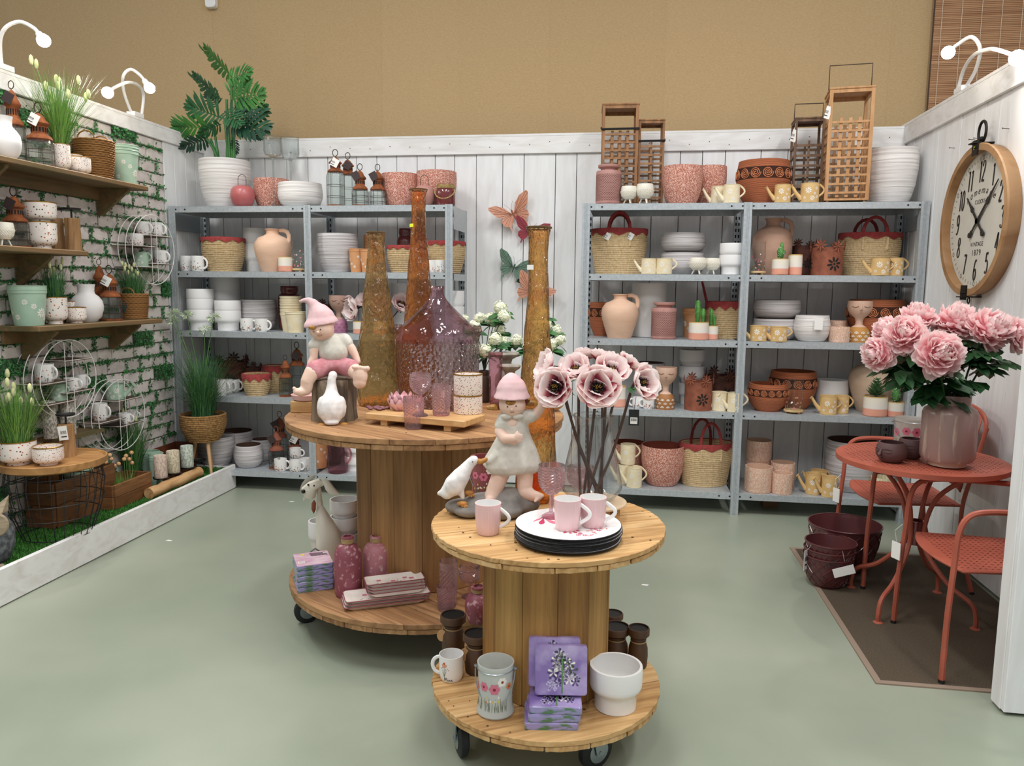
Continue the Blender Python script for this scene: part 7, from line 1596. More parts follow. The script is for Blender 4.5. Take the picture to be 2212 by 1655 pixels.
def perf(fn, rows, n, z, size):
    mb = MB()
    for i in range(rows):
        for k in range(n):
            for q in fn(i, k): x, y, a = q; c, s = cos(a), sin(a); l, w_ = size; mb.add([(x+c*l, y+s*l, z), (x-s*w_, y+c*w_, z), (x-c*l, y-s*l, z), (x+s*w_, y-c*w_, z)], [(0, 1, 2, 3)])
    return mb
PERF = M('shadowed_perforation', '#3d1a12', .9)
def tf(i, k):
    x = -TR*.9+(i+.5)*TR*1.8/30; y = -TR*.9+(k+.5)*TR*1.8/22
    return [(x, y, .8 if (i+k) % 2 else -.8)] if x*x+y*y < (TR*.9)**2 else []
stuff(perf(tf, 30, 22, TTZ-.0035, (.008, .0022)).build('perforations', PERF, tp, smooth=False))
for a in (pi/4, 3*pi/4, 5*pi/4, 7*pi/4):
    d = Vector((cos(a), sin(a), 0)); e = Vector((-sin(a), cos(a), 0)); f = Vector((.2*(1 if d.x > 0 else -1), .205*(1 if d.y > 0 else -1), 0))
    pts = cr([d*.24+Vector((0, 0, TTZ-.012)), d*.2+Vector((0, 0, .66)), d*.09+Vector((0, 0, .55)), d*.045+Vector((0, 0, .42)), d*.05+Vector((0, 0, .3)), f*.55+Vector((0, 0, .17)), f*.92+Vector((0, 0, .11)), f+Vector((0, 0, .05)), f+Vector((0, 0, .008))], 5)
    mb = MB(); mb.tube(pts, .0105, 8); lg = mb.build('leg', REDM, t); mb = MB(); mb.lathe([(0, 0), (.021, 0), (.021, .006), (.012, .012), (0, .012)], 16, f); mb.build('foot_pad', REDM, lg)
mb = MB(); mb.lathe([(.03, .31), (.036, .31), (.036, .36), (.033, .36), (.033, .37), (.036, .37), (.036, .42), (.03, .42), (.03, .31)], 20); mb.build('parasol_sleeve', DRED, t)
def chair(c, label):
    t = E('bistro_armchair', c, label, 'chair', 'coral red bistro armchairs'); W2, D, SZ_ = .235, .44, .435   # faces -X, origin under the front edge
    pl = [(x, y) for x, y in ([(0.0+.02*abs(sin(i))*0, -W2+.0) for i in range(1)])]
    out = [(-.0+.05*(abs(y)/W2)**2.2, y) for y in [W2*(i/6-1) for i in range(13)]]+[(D, W2*.86), (D, -W2*.86)]
    mb = MB(); mb.prism(out, SZ_-.012, SZ_); s_ = bev(mb.build('seat', REDM, t, smooth=False), .004)
    def sf(i, k):
        x = .06+i*(D-.1)/16; y = -W2*.85+k*W2*1.7/15; return [(x, y, .6 if (i+k) % 2 else -.6)]
    stuff(perf(sf, 17, 16, SZ_+.0006, (.008, .0025)).build('perforations', PERF, s_, smooth=False))
    for s in (-1, 1):
        y = s*(W2+.012)
        pts = cr([(-.005, y*1.06, .006), (.0, y*1.03, .25), (.012, y, .45), (.02, y, .58), (.05, y, .645), (.12, y, .665), (.26, y, .665), (.43, y*.95, .66)], 5); mb = MB(); mb.tube(pts, .0115, 8); lg = mb.build('arm_and_front_leg', REDM, t); mb = MB(); mb.tube([(-.005, y*1.06, 0), (-.005, y*1.06, .018)], .0125, 8); mb.build('foot_cap', CARDB, lg)
        pts = cr([(D+.06, y, .006), (D+.0, y*.97, .25), (D-.01, y*.95, .43), (D+.03, y*.93, .62), (D+.075, y*.9, .82)], 5); mb = MB(); mb.tube(pts, .0105, 8); lg = mb.build('rear_leg', REDM, t); mb = MB(); mb.tube([(D+.06, y, 0), (D+.06, y, .018)], .0125, 8); mb.build('foot_cap', CARDB, lg)
    mb = MB(); n = 9; vs = []
    for j in range(6):
        zz_ = .5+.36*j/5
        for i in range(n): u_ = -1+2*i/(n-1); vs.append((D-.005+.075*(j/5)+.03*u_*u_*-1+.02, u_*W2*(.93-.05*j/5), zz_+(.03*(1-u_*u_) if j == 5 else 0)))
    mb.add(vs, [(j*n+i, j*n+i+1, (j+1)*n+i+1, (j+1)*n+i) for j in range(5) for i in range(n-1)]); b_ = mb.build('backrest', REDM, t); so = b_.modifiers.new('solid', 'SOLIDIFY'); so.thickness = .006
    def bf(i, k): return []
    mb = MB()
    for j in range(14):
        for i in range(14):
            zz_ = .53+.3*j/13; u_ = -.88+1.76*i/13; x = D-.005+.075*((zz_-.5)/.36)-.03*u_*u_+.02-.001; y = u_*W2*.9; a = .7 if (i+j) % 2 else -.7; mb.add([(x-.004, y+.009*cos(a), zz_+.009*sin(a)), (x-.004, y-.003*sin(a), zz_+.003*cos(a)), (x-.004, y-.009*cos(a), zz_-.009*sin(a)), (x-.004, y+.003*sin(a), zz_-.003*cos(a))], [(0, 1, 2, 3)])
    stuff(mb.build('perforations', PERF, b_, smooth=False))
    mb = MB(); mb.tube(cr([(D+.03, -W2*.9, .6), (D+.075, -W2*.9, .84), (D+.08, 0, .9), (D+.075, W2*.9, .84), (D+.03, W2*.9, .6)], 6), .01, 8); mb.build('back_frame', REDM, t)
    return t
ch1 = chair((1.815, -.91, 0), 'coral red bistro armchair between table and metal shelving'); ch2 = chair((1.83, -1.825, 0), 'coral red bistro armchair beside the white entrance wing')
for c_, y_, z_ in ((ch1, .24, .43), (ch2, .25, .43)):
    mb = MB(); mb.box((-.02, y_, z_-.09), (.004, .05, .075), rz=.4); mb.tube([(0, y_, z_+.03), (-.03, y_, z_+.0), (-.02, y_, z_-.05)], .001, 4); mb.build('plastic_tag', CARD, c_, smooth=False)
# mat
mb = MB(); MATB = M('brown_woven_mat', '#5a4d3c', .9, c2='#42382b', pat='noise', sc=(260, 260, 10), lo=.4, hi=.6, bump=.4); mb.bb(1.604, 2.4, -2.106, -.624, .0, .005); t = E('floor_mat', (0, 0, 0), 'dark brown woven outdoor mat with beige border under bistro set', 'mat'); mb.build('woven_field', MATB, t, smooth=False)
MB_ = M('beige_mat_border', '#8f7c6c', .8); mb = MB()
mb.bb(1.58, 2.4, -2.13, -2.106, 0, .006); mb.bb(1.58, 2.4, -.624, -.6, 0, .006); mb.bb(1.58, 1.604, -2.106, -.624, 0, .006); mb.build('border', MB_, t, smooth=False)
# embossed burgundy buckets
BUR = M('burgundy_embossed_metal', '#5c2f31', .35, coat=.3)
def bucket(L_, label, n=1, dz=.03, tags=0):
    loc, r, h = L_; p = [(r*.6, 0), (r*.63, .006), (r*.72, h*.1), (r*.9, h*.5), (r*.98, h*.92), (r, h)]
    t = E('embossed_bucket', loc, label % 'lowest' if n > 1 else label, 'bucket', 'burgundy embossed buckets'); mb = MB(); mb.lathe(shell(p, .003), 40); mb.ring((0, 0, h), r, .004, 40, 6); mb.build('body', BUR, t); mb = MB(); N_ = 14
    for s in (-1, 1):
        for k in range(N_):
            for seg in range(2): mb.tube([(lambda u_: ((rint(p, h*u_)+.0015)*cos(2*pi*k/N_+s*u_*1.4), (rint(p, h*u_)+.0015)*sin(2*pi*k/N_+s*u_*1.4), h*u_))(.08+.84*(seg+i/5)/2) for i in range(6)], .0025, 4)
    mb.build('embossed_lattice', BUR, t); last = t
    for k in range(1, n): last = dup(t, (loc.x+.004*k, loc.y, loc.z+dz*k), label % ('topmost' if k == n-1 else 'middle'))
    for k in range(tags): card_tag(last, ((-r*1.02, r*.3)[k], (-r*.35, -r*1.0)[k], (h*.75, h*.62)[k]), .045, .1, CARD, (.9, 0)[k], (0, 1.25)[k], string=((-r*.9, r*.2)[k], (-r*.5, -r*.95)[k], h*.98))
_b = at(1823, 1165, 'Y', -.88); bucket((Vector((_b.x, -.88, .006)), 74/ppm((_b.x, -.88, .2)), at(1823, 1133, 'Y', -.88).z), 'large burgundy embossed bucket behind the stacked small ones')
bucket((Vector((at(1788, 1220, 'Y', -1.14).x, -1.14, .006)), 52/ppm((1.66, -1.14, .2)), at(1788, 1200, 'Y', -1.14).z), 'small burgundy embossed bucket, %s of three on mat edge', 3, .034, 2)
# goods on the bistro table
MVG = M('mauve_drip_glaze', '#9c7f78', .3, c2='#c9b5a3', pat='noise', sc=(40, 40, 5), lo=.55, hi=.72, det=4)
loc, r, h = T(2043, 1012, 108, 852, TTZ, .75); PV = (loc, r, h); t = E('peony_vase', loc, 'tall mauve brown glazed milk-can vase on bistro table', 'vase'); mb = MB(); mb.lathe(shell([(r*.66, 0), (r*.68, .012), (r*.7, .02), (r*.92, h*.08), (r, h*.14), (r, h*.74), (r*.93, h*.8), (r*.76, h*.84), (r*.68, h*.87), (r*.7, h*.92), (r*.7, h)], .006), 44); mb.build('vase_body', MVG, t)
mb = MB(); mb.lathe([(r*.655, .0), (r*.69, .002), (r*.7, .02), (r*.76, .028)], 44); mb.build('cream_foot', M('cream_foot_glaze', '#dccbb6', .3), t)
AUB = M('aubergine_matt', '#5b403f', .6)
def head_pot(L_, label, rz):
    loc, r, h = L_; t = E('head_pot', loc, label, 'pot', 'aubergine head pots', rz); p = [(r*.62, 0), (r*.7, .004), (r*.95, h*.3), (r, h*.55), (r*.92, h*.85), (r*.82, h)]; mb = MB(); mb.lathe(shell(p, .005), 36); mb.build('pot', AUB, t)
    mb = MB(); mb.tube([(0, -r*.97, h*.72), (0, -r*1.06, h*.58), (0, -r*1.14, h*.45), (0, -r*1.0, h*.4)], [r*.05, r*.08, r*.12, r*.06], 8); mb.ball((0, -r*.98, h*.3), r*.1, 8, sz=.4); mb.ball((0, -r*.94, h*.24), r*.09, 8, sz=.45)
    for s in (-1, 1): mb.tube([((rint(p, h*.6)+.001)*cos(-pi/2+s*(.2+.1*i)), (rint(p, h*.6)+.001)*sin(-pi/2+s*(.2+.1*i)), h*(.6-.05*sin(pi*i/5))) for i in range(6)], r*.035, 5); mb.tube([((rint(p, h*.72)+.001)*cos(-pi/2+s*(.1+.12*i)), (rint(p, h*.72)+.001)*sin(-pi/2+s*(.1+.12*i)), h*(.68+.05*sin(pi*i/5))) for i in range(6)], r*.04, 5)
    mb.build('face_relief', AUB, t)
head_pot(T(1924, 1001, 64, 955, TTZ), 'aubergine head pot with face turned aside on bistro table', -1.0); head_pot(T(1966, 995, 54, 947, TTZ, 1.3), 'aubergine head pot behind another on bistro table', -.8)
loc, r, h = sp(1965, 66, 903, TTZ, -1.18); bail_lantern((loc, r, h), 'pale glass bucket lantern with pink flowers behind head pots', glass('pale_floral_glass', '#dfddd6', .1, refr=.3, ior=1.05, frost=.2, milk=.45), True)
# ================================================================ WALL CLOCK
CX = XR-.002; cy, cz, CR = -.715, 1.822, .385; t = E('wall_clock', (CX, cy, cz-CR), 'large round wooden wall clock with vintage numerals and ring', 'clock'); O = Vector((0, 0, CR))
CW = M('clock_rim_wood', '#b08a62', .55, c2='#93693f', pat='wood', sc=(5, 5, 5), lo=.35, hi=.7, bump=.15); FACE = M('aged_clock_paper', '#d3cfc4', .7, c2='#c2bdb0', sc=(5, 5, 5), lo=.3, hi=.75, det=6); INK = M('clock_ink', '#2c2826', .6)
mxc = Matrix(((0, 0, -1), (-1, 0, 0), (0, 1, 0)))      # local x -> -Y (right of the dial), y -> Z, z -> -X (towards the room)
mb = MB(); mb.lathe([(0, .0), (CR*.97, 0), (CR*.985, .05), (CR, .06), (CR*.99, .068), (CR*.91, .068), (CR*.9, .058), (CR*.9, .028)], 80, O, mx=mxc); mb.build('wooden_rim', CW, t)
mb = MB(); mb.lathe([(CR*.901, .027), (0, .027)], 80, O, mx=mxc); mb.build('dial', FACE, t)
def cpt(u_, v, d=.0285): return O+mxc @ Vector((u_, v, d))
def ribbon(mb, pts, wf, x0, y0, sx, sy, shear=.0, rot=0, d=.0285, smooth=True):
    P = [Vector((x, y)) for x, y in pts]; P = cr([(p.x, p.y, 0) for p in P], 5) if smooth and len(P) > 2 else [Vector((p.x, p.y, 0)) for p in P]; n = len(P); vs = []
    for i in range(n):
        dd = (P[min(i+1, n-1)]-P[max(i-1, 0)]); dd = Vector((dd.x*sx, dd.y*sy)).normalized(); nrm_ = Vector((-dd.y, dd.x)); w_ = wf(dd)
        x = (P[i].x+shear*(P[i].y-.5))*sx; y = P[i].y*sy
        for s in (-1, 1): q = Vector((x, y))+nrm_*w_*s; q = Vector((q.x*cos(rot)-q.y*sin(rot), q.x*sin(rot)+q.y*cos(rot))); vs.append(cpt(x0+q.x, y0+q.y, d))
    mb.add(vs, [(2*i, 2*i+2, 2*i+3, 2*i+1) for i in range(n-1)])
DG = {'0': [[(.3, 1), (.12, .85), (.07, .5), (.12, .15), (.3, 0), (.48, .15), (.53, .5), (.48, .85), (.3, 1)]], '1': [[(.3, 1), (.3, 0)], [(.14, .88), (.3, .99)]], '2': [[(.08, .74), (.13, .93), (.3, 1), (.48, .92), (.52, .74), (.42, .5), (.2, .22), (.05, .05)], 'H', [(.04, .05), (.56, .05)]],
      '3': [[(.1, .84), (.16, .96), (.3, 1), (.46, .92), (.49, .77), (.4, .6), (.26, .54)], [(.26, .54), (.46, .47), (.54, .28), (.47, .08), (.3, 0), (.12, .05), (.07, .16)]], '4': [[(.42, 1), (.03, .3)], [(.03, .3), (.6, .3)], [(.42, 1), (.42, 0)]], '5': ['H', [(.15, .95), (.52, .95)], [(.17, .97), (.12, .55)], [(.12, .54), (.3, .63), (.48, .52), (.53, .28), (.42, .06), (.22, 0), (.07, .1)]],
      '6': [[(.5, .92), (.38, 1), (.2, .86), (.09, .5), (.1, .2), (.28, 0), (.48, .1), (.53, .3), (.45, .5), (.28, .55), (.12, .42)]], '7': ['H', [(.05, .95), (.54, .95)], [(.55, .97), (.4, .55), (.25, 0)]], '8': [[(.3, .53), (.12, .68), (.12, .9), (.3, 1), (.48, .9), (.47, .68), (.3, .53), (.1, .36), (.07, .14), (.3, 0), (.53, .14), (.5, .36), (.3, .53)]]}
DG['9'] = [[(.6-x, 1-y) for x, y in DG['6'][0]]]
def number(mb, s, x0, y0, hh, shear=.14, bold=.05):
    wd = hh*.52; n = len(s); X = x0-wd*.62*n/1.24*(1 if n == 1 else .92)
    for ch in s:
        thick = False
        for st in DG[ch]:
            if st == 'H': thick = True; continue
            wf = (lambda dd: hh*bold*1.15) if thick else (lambda dd: hh*(.012+bold*abs(dd.y)**1.5)); thick = False
            ribbon(mb, st, wf, X, y0-hh/2, wd, hh, shear, smooth=len(st) > 2)
        X += wd*.62
for k in range(1, 13):
    a = pi/2-2*pi*k/12; mb = MB(); q = CR*.645; number(mb, str(k), q*cos(a)+.012, q*sin(a), CR*.27); mb.build('numeral', INK, t, smooth=False)
mb = MB()
for k in range(60):
    a = 2*pi*k/60
    if k % 5: ribbon(mb, [(CR*.80*cos(a), CR*.80*sin(a)), (CR*.845*cos(a), CR*.845*sin(a))], lambda dd: .0011, 0, 0, 1, 1, smooth=False)
    else: ribbon(mb, [(CR*.825*cos(a)+.009*cos(b), CR*.825*sin(a)+.011*sin(b)) for b in [2*pi*i/12 for i in range(13)]], lambda dd: .0012, 0, 0, 1, 1, smooth=False)
stuff(mb.build('minute_marks', INK, t, smooth=False))
def word(s, x0, y0, size, shear=0, name='lettering', arc=None, mat=None):
    grp = MB()
    for i, chh in enumerate(s):
        cu = bpy.data.curves.new('txt', 'FONT'); cu.body = chh; cu.size = size; cu.shear = shear; cu.align_x = 'CENTER'; ob = bpy.data.objects.new('txt', cu); col.objects.link(ob)
        bpy.context.view_layer.update(); me = ob.evaluated_get(bpy.context.evaluated_depsgraph_get()).to_mesh()
        if arc: aa = arc*(1-2*i/(len(s)-1)); rr = arc and size*len(s)*.74/(2*arc); ox, oy, ro = x0-rr*sin(aa)*1.0, y0+rr*cos(aa)-rr, aa
        else: ox, oy, ro = x0+(i-(len(s)-1)/2)*size*.66, y0, 0
        vs = []
        for v in me.vertices: x, y = v.co.x, v.co.y; vs.append(cpt(ox+x*cos(ro)-y*sin(ro), oy+x*sin(ro)+y*cos(ro)))
        grp.add(vs, [tuple(p.vertices) for p in me.polygons]); ob.evaluated_get(bpy.context.evaluated_depsgraph_get()).to_mesh_clear(); bpy.data.objects.remove(ob); bpy.data.curves.remove(cu)
    return grp.build(name, mat or INK, t, smooth=False)
word('homemade', 0, CR*.36, .05, .35, arc=.5); word('CLOCKS', 0, CR*.23, .030); word('VINTAGE', 0, -CR*.33, .032); word('1879', 0, -CR*.45, .042)
for ang_, L_, nm in ((rad(137), .19, 'hour_hand'), (rad(43), .27, 'minute_hand')):
    mb = MB(); dx, dy = cos(ang_), sin(ang_)
    for a0, a1, w0, w1 in ((-.1, -.075, .011, .012), (-.075, .0, .005, .007), (0, L_*.45, .008, .006), (L_*.45, L_*.55, .014, .013), (L_*.55, L_, .008, .0015)):
        vs = []
        for q, w_ in ((a0, w0), (a1, w1)):
            for s in (-1, 1):
                for dd in (.034, .038): vs.append(cpt(dx*q-dy*w_*s, dy*q+dx*w_*s, dd))
        mb.add(vs, [(0, 2, 6, 4), (1, 5, 7, 3), (0, 4, 5, 1), (2, 3, 7, 6), (0, 1, 3, 2), (4, 6, 7, 5)])
    mb.lathe([(0, .041), (.014, .041), (.014, .033), (0, .033)], 16, O, mx=mxc); mb.lathe([(0, .041), (.014, .041), (.014, .033), (0, .033)], 12, cpt(-dx*.1, -dy*.1, 0), mx=mxc); mb.build(nm, INK, t)
IRON = M('black_iron', '#24221f', .5, metal=.6)
for s, zc in ((1, 1), (-1, -1)):
    mb = MB(); mb.box(cpt(0, zc*CR*.945, .072), (.008, .06, .075)); mb.box(cpt(0, zc*CR*1.003, .045), (.1, .062, .006)); [mb.ball(cpt(x, zc*CR*.945, .077), .006, 8) for x in (-.018, .0, .018)]; mb.build('iron_strap', IRON, t)
mb = MB(); mb.ring(cpt(0, CR*1.15, .045), .042, .007, 24, 8, 'X', ry=.052); mb.ball(cpt(0, CR*1.06, .045), .013, 10); mb.tube([cpt(0, CR, .045), cpt(0, CR*1.06, .045)], .008, 8); mb.build('hanging_ring', IRON, t)
mb = MB(); mb.tube([cpt(-.002, CR*.93, .078), cpt(.004, CR*.96, .078)], .004, 4); mb.build('yellow_sticker', YEL, t)
mb = MB(); mb.ring(cpt(0, -CR*1.05, .045), .014, .003, 16, 6, 'X'); mb.tube([cpt(0, -CR*1.085, .045), cpt(0, -CR*1.3, .045)], .003, 6); mb.build('pendulum_hook', IRON, t)
# ================================================================ CLIP-ON LAMPS
LW_ = M('white_lamp_plastic', '#eeecea', .4); BULB = M('glowing_bulb', '#fff3df', .3, emit=28)
def lamp(label, base, arms, X0, X1, bsz):
    b = at(base[0], base[1], 'X', X0); b.z = 2.541 if X0 < 0 else 2.557; t = E('clip_lamp', b, label, 'lamp', None); mb = MB(); mb.bb(-.03, .03, -bsz, bsz, 0, .03); bev(mb.build('base', LW_, t, smooth=False))
    for pts, lit in arms:
        n = len(pts); P = []
        for i, (px, py) in enumerate(pts): P.append(at(px, py, 'X', X0+(X1-X0)*(i/(n-1))**1.4)-b)
        P[0].z = .028; P[0].x = 0
        Q = cr(P, 6); mb = MB(); mb.tube(Q, .0095, 8); a_ = mb.build('gooseneck', LW_, t); d = (Q[-1]-Q[-3]).normalized(); e = Q[-1]
        mb = MB(); mb.tube([e-d*.012, e+d*.028], [.017, .019], 14); mb.build('socket', LW_, t)
        mb = MB(); mx = d.to_track_quat('Z', 'Y').to_matrix(); mb.lathe([(.013, .028), (.016, .036), (.029, .06), (.032, .078), (.027, .092), (.013, .101), (0, .103)], 20, e, mx=mx); mb.build('bulb', BULB if lit else LW_, t)
        if lit:
            l = bpy.data.lights.new('bulb_light', 'SPOT'); l.energy = lit; l.color = (1, .955, .9); l.shadow_soft_size = .035; l.spot_size = rad(150); l.spot_blend = .7
            o = bpy.data.objects.new('bulb_light', l); col.objects.link(o); o.parent = t; o.location = e+d*.125; o.rotation_euler = d.to_track_quat('-Z', 'Y').to_euler()
lamp('white gooseneck clip lamp above grass pot on brick wall top', (5, 150), [([(4, 152), (0, 90), (12, 60), (42, 47), (72, 60), (86, 76)], 34)], XL-.01, XL+.26, .05)
lamp('white double gooseneck clip lamp on brick wall top near palm', (292, 247), [([(283, 246), (268, 200), (266, 165), (282, 150), (302, 162), (314, 177)], 30), ([(306, 250), (310, 205), (298, 184), (275, 178), (250, 188), (238, 196)], 14)], XL-.01, XL+.2, .05)
lamp('white double gooseneck clip lamp on clock wall top', (2080, 200), [([(2088, 196), (2108, 150), (2117, 105), (2098, 80), (2066, 98), (2054, 108)], 40), ([(2068, 207), (2082, 150), (2105, 118), (2140, 106), (2175, 114), (2192, 122)], 10)], XR+.01, XR-.2, .05)
# ================================================================ BAMBOO BLIND, WALL SENSOR, BUTTERFLIES
t = E('bamboo_blind', (2.63, .79, 2.2), 'brown bamboo roller blind hanging on beige wall behind clock wall', 'blind'); mb = MB(); rr = random.Random(3)
for k in range(150): z_ = .01+k*.0118; mb.bb(0, 1.6, -.003+rr.uniform(-.0015, .0015), .001, z_, z_+.0098, rr.randrange(3))
stuff(mb.build('bamboo_slats', [M('bamboo_a', '#b3855f', .7, c2='#9c6d4a', sc=(2, 8, 30)), M('bamboo_b', '#c2956e', .7, c2='#ab7e58', sc=(2, 8, 30)), M('bamboo_c', '#a07452', .7, c2='#b58a64', sc=(2, 8, 30))], t, smooth=False))
for k in range(9): mb = MB(); mb.tube([(.045+.125*k, -.007, 0), (.045+.125*k, -.007, 1.78)], .0022, 4); mb.build('cord', M('cream_cord', '#d8c4ac', .8), t)
mb = MB(); mb.bb(-.008, 0, -.004, .002, 0, 1.78); mb.build('edge_shadow_strip', M('blind_edge_shadow', '#4a3528', .8), t, smooth=False)  # dark strip standing in for the shadow gap along the blind's left edge
p = at(458, -6, 'Y', .815); mb = MB(); mb.prism(rrect(.085, .17, .025, 6), 0, .05, mx=Matrix(((1, 0, 0), (0, 0, -1), (0, 1, 0)))); tag(bev(mb.build('wall_sensor', LW_, loc=(p.x, .828, p.z), smooth=False), .006, 2), 'white plastic sensor box high on the beige fabric wall', 'sensor')
def butterfly(px, py, span, rot, colr, label, yaw=0, tagc=None):
    p = at(px, py, 'Y', YB-.035); t = E('wall_butterfly', p, label, 'wall ornament', 'metal butterflies on the white boards'); t.rotation_euler = (0, rot, yaw); s = span/2/ppm(p)
    m1 = M('butterfly_'+colr, {'coral': '#d89f85', 'red': '#a3414c', 'green': '#6f8b78'}[colr], .5, c2={'coral': '#c98a6e', 'red': '#8a3440', 'green': '#566f5f'}[colr], pat='wood', sc=(30, 30, 8), lo=.4, hi=.65); m2 = M('butterfly_vein_'+colr, {'coral': '#9c5a44', 'red': '#5e222b', 'green': '#3c4f44'}[colr], .6)
    for sd in (-1, 1):
        up = [(.05, .02), (.3, .42), (.62, .66), (.98, .72), (1.02, .6), (.92, .38), (.78, .14), (.55, .0), (.25, -.06), (.05, -.04)]; lw = [(.05, -.03), (.28, -.05), (.58, -.02), (.68, -.16), (.64, -.36), (.5, -.46), (.42, -.5), (.42, -.7), (.36, -.72), (.33, -.52), (.2, -.42), (.08, -.2)]
        for nm, ol in (('fore_wing', up), ('hind_wing', lw)):
            mb = MB(); n = len(ol); f = lambda x, y, d: Vector((sd*x*s, d-abs(x)*s*.35, y*s)); cx_ = sum(q[0] for q in ol)/n; cy_ = sum(q[1] for q in ol)/n
            vs = [f(x, y, -.001) for x, y in ol]+[f(x, y, .001) for x, y in ol]; mb.add(vs, [tuple(range(n)), tuple(range(2*n-1, n-1, -1))]+[(i, n+i, n+(i+1) % n, (i+1) % n) for i in range(n)])
            w_ = mb.build(nm, m1, t, smooth=False); mb = MB(); tgt = ol[2:7] if nm == 'fore_wing' else ol[2:6]
            for x, y in tgt: mb.tube([f(.06, 0, -.002), f(x*.55, y*.5, -.002), f(x*.95, y*.95, -.002)], s*.008, 3)
            mb.build('wing_veins', m2, w_)
    mb = MB(); mb.tube([(0, -.004, -.3*s), (0, -.006, -.05*s), (0, -.006, .12*s), (0, -.004, .2*s)], [s*.015, s*.045, s*.05, s*.03], 8); mb.build('body', m2, t)
    mb = MB(); [mb.tube([(0, -.004, .18*s), (e*.1*s, -.012, .38*s), (e*.22*s, -.016, .55*s)], .0009, 4) for e in (-1, 1)]; mb.build('antennae', m2, t)
    mb = MB(); mb.tube([(0, .0, 0), (0, .034, 0)], .0025, 5); mb.build('wall_pin', WIRE, t)
    if tagc: card_tag(t, (tagc[0]*s, -.012, tagc[1]*s), .035, .05, tagc[2], 0, 0)
butterfly(1108, 462, 92, rad(-26), 'coral', 'large coral metal butterfly topmost on the white boards', .25); butterfly(1146, 502, 76, rad(14), 'red', 'dark red metal butterfly half hidden by amber vase neck', .1, (.55, -.1, CARD)); butterfly(1110, 578, 80, rad(20), 'green', 'sage green metal butterfly on the white boards', .1, (.5, -.3, CARDB)); butterfly(1150, 632, 88, rad(30), 'coral', 'lowest coral metal butterfly behind amber vase', 0)
# ================================================================ PLANTS AND FLOWERS
LG = [M('palm_leaf_%d' % i, a, .38, c2=b, sc=(10, 10, 10), lo=.35, hi=.7) for i, (a, b) in enumerate((('#1f4a2c', '#2f6b3a'), ('#2f6a2c', '#4a8a38'), ('#173a2a', '#28553a')))]
def lobed(B, T_, wdt, fold, mat, parent, name='palm_leaf', n=9, seed=0):
    """split philodendron leaf from base B to tip T_"""
    rn = random.Random(seed); d = T_-B; L_ = d.length; d.normalize(); view = (CAM-(B+parent.location)).normalized(); s = d.cross(view).normalized(); nn = s.cross(d).normalized(); s = (s*cos(fold)+nn*sin(fold)).normalized(); nn = s.cross(d).normalized(); mb = MB()
    def lobe(o, dr, ln, w_):
        e = dr.cross(nn).normalized(); q = [o-e*w_*.5, o+dr*ln*.35-e*w_*.95, o+dr*ln*.75-e*w_*.9-nn*ln*.06, o+dr*ln-nn*ln*.14, o+dr*ln*.75+e*w_*.9-nn*ln*.06, o+dr*ln*.35+e*w_*.95, o+e*w_*.5]; mb.add(q, [(0, 1, 5, 6), (1, 2, 4, 5), (2, 3, 4)])
    for i in range(n):
        u_ = .08+.84*i/(n-1); o = B+d*L_*u_*.9-nn*L_*.1*u_*u_; ln = wdt*L_*(sin(pi*min(.97, .22+u_*.72)))**.8
        for sg in (-1, 1): a = rad(75-50*u_+rn.uniform(-6, 6)); dr = (s*sg*sin(a)+d*cos(a)+nn*.18).normalized(); lobe(o, dr, ln*rn.uniform(.85, 1.1), L_*.042)
    lobe(B+d*L_*.8, d, L_*.25, L_*.04); mb.tube([B, B+d*L_*.5-nn*L_*.025, B+d*L_*.92-nn*L_*.085], [L_*.018, L_*.012, L_*.005], 5); return mb.build(name, mat, parent, ang=70)
pl = palm_pot.location; t = E('split_leaf_palm', (pl.x, pl.y, pl.z+.02), 'dark green split-leaf palm plant growing in the ridged white planter', 'plant'); bz_ = t.location
P_ = lambda px, py, dy=0: at(px, py, 'Y', pl.y+dy)-bz_
LV = [((500, 165), (428, 98), .05, .34, 1.0, 1), ((492, 172), (545, 150), -.03, .5, .7, 1), ((495, 205), (540, 165), .05, .5, .3, 1), ((478, 215), (405, 158), .0, .32, .9, 0), ((500, 215), (572, 200), -.06, .52, .2, 1), ((478, 255), (398, 225), -.05, .55, .2, 0), ((495, 255), (580, 235), -.02, .5, .25, 0), ((490, 262), (583, 278), -.12, .5, .5, 2), ((455, 275), (368, 278), -.08, .5, .4, 1), ((478, 268), (430, 292), -.16, .45, .6, 0), ((450, 300), (386, 322), -.06, .4, .5, 2), ((500, 272), (572, 296), .06, .4, .6, 2), ((505, 300), (512, 335), .02, .4, .5, 2), ((470, 232), (445, 190), .08, .45, .3, 2), ((505, 235), (555, 220), .1, .45, .3, 2), ((485, 240), (520, 270), -.15, .5, .3, 0)]
for i, (b, e, dy, wd, fo, mi) in enumerate(LV): lobed(P_(b[0], b[1], dy*.4), P_(e[0], e[1], dy), wd, fo, LG[mi], t, seed=i)
STM = M('palm_stem', '#3d7a3a', .5, c2='#2f6330', sc=(20, 20, 4))
for (x0, x1, y1, dy) in ((470, 455, 300, 0), (474, 462, 275, .02), (478, 440, 290, -.03), (492, 490, 215, 0), (498, 492, 240, -.02), (502, 500, 170, .02), (506, 505, 262, 0), (496, 485, 255, .04)):
    mb = MB(); mb.tube(cr([P_(x0, 372, 0), P_((x0*2+x1)/3, 330, dy*.3), P_(x1, y1, dy)], 4), [.012]*5+[.009]*4, 7); mb.build('stem', STM, t)
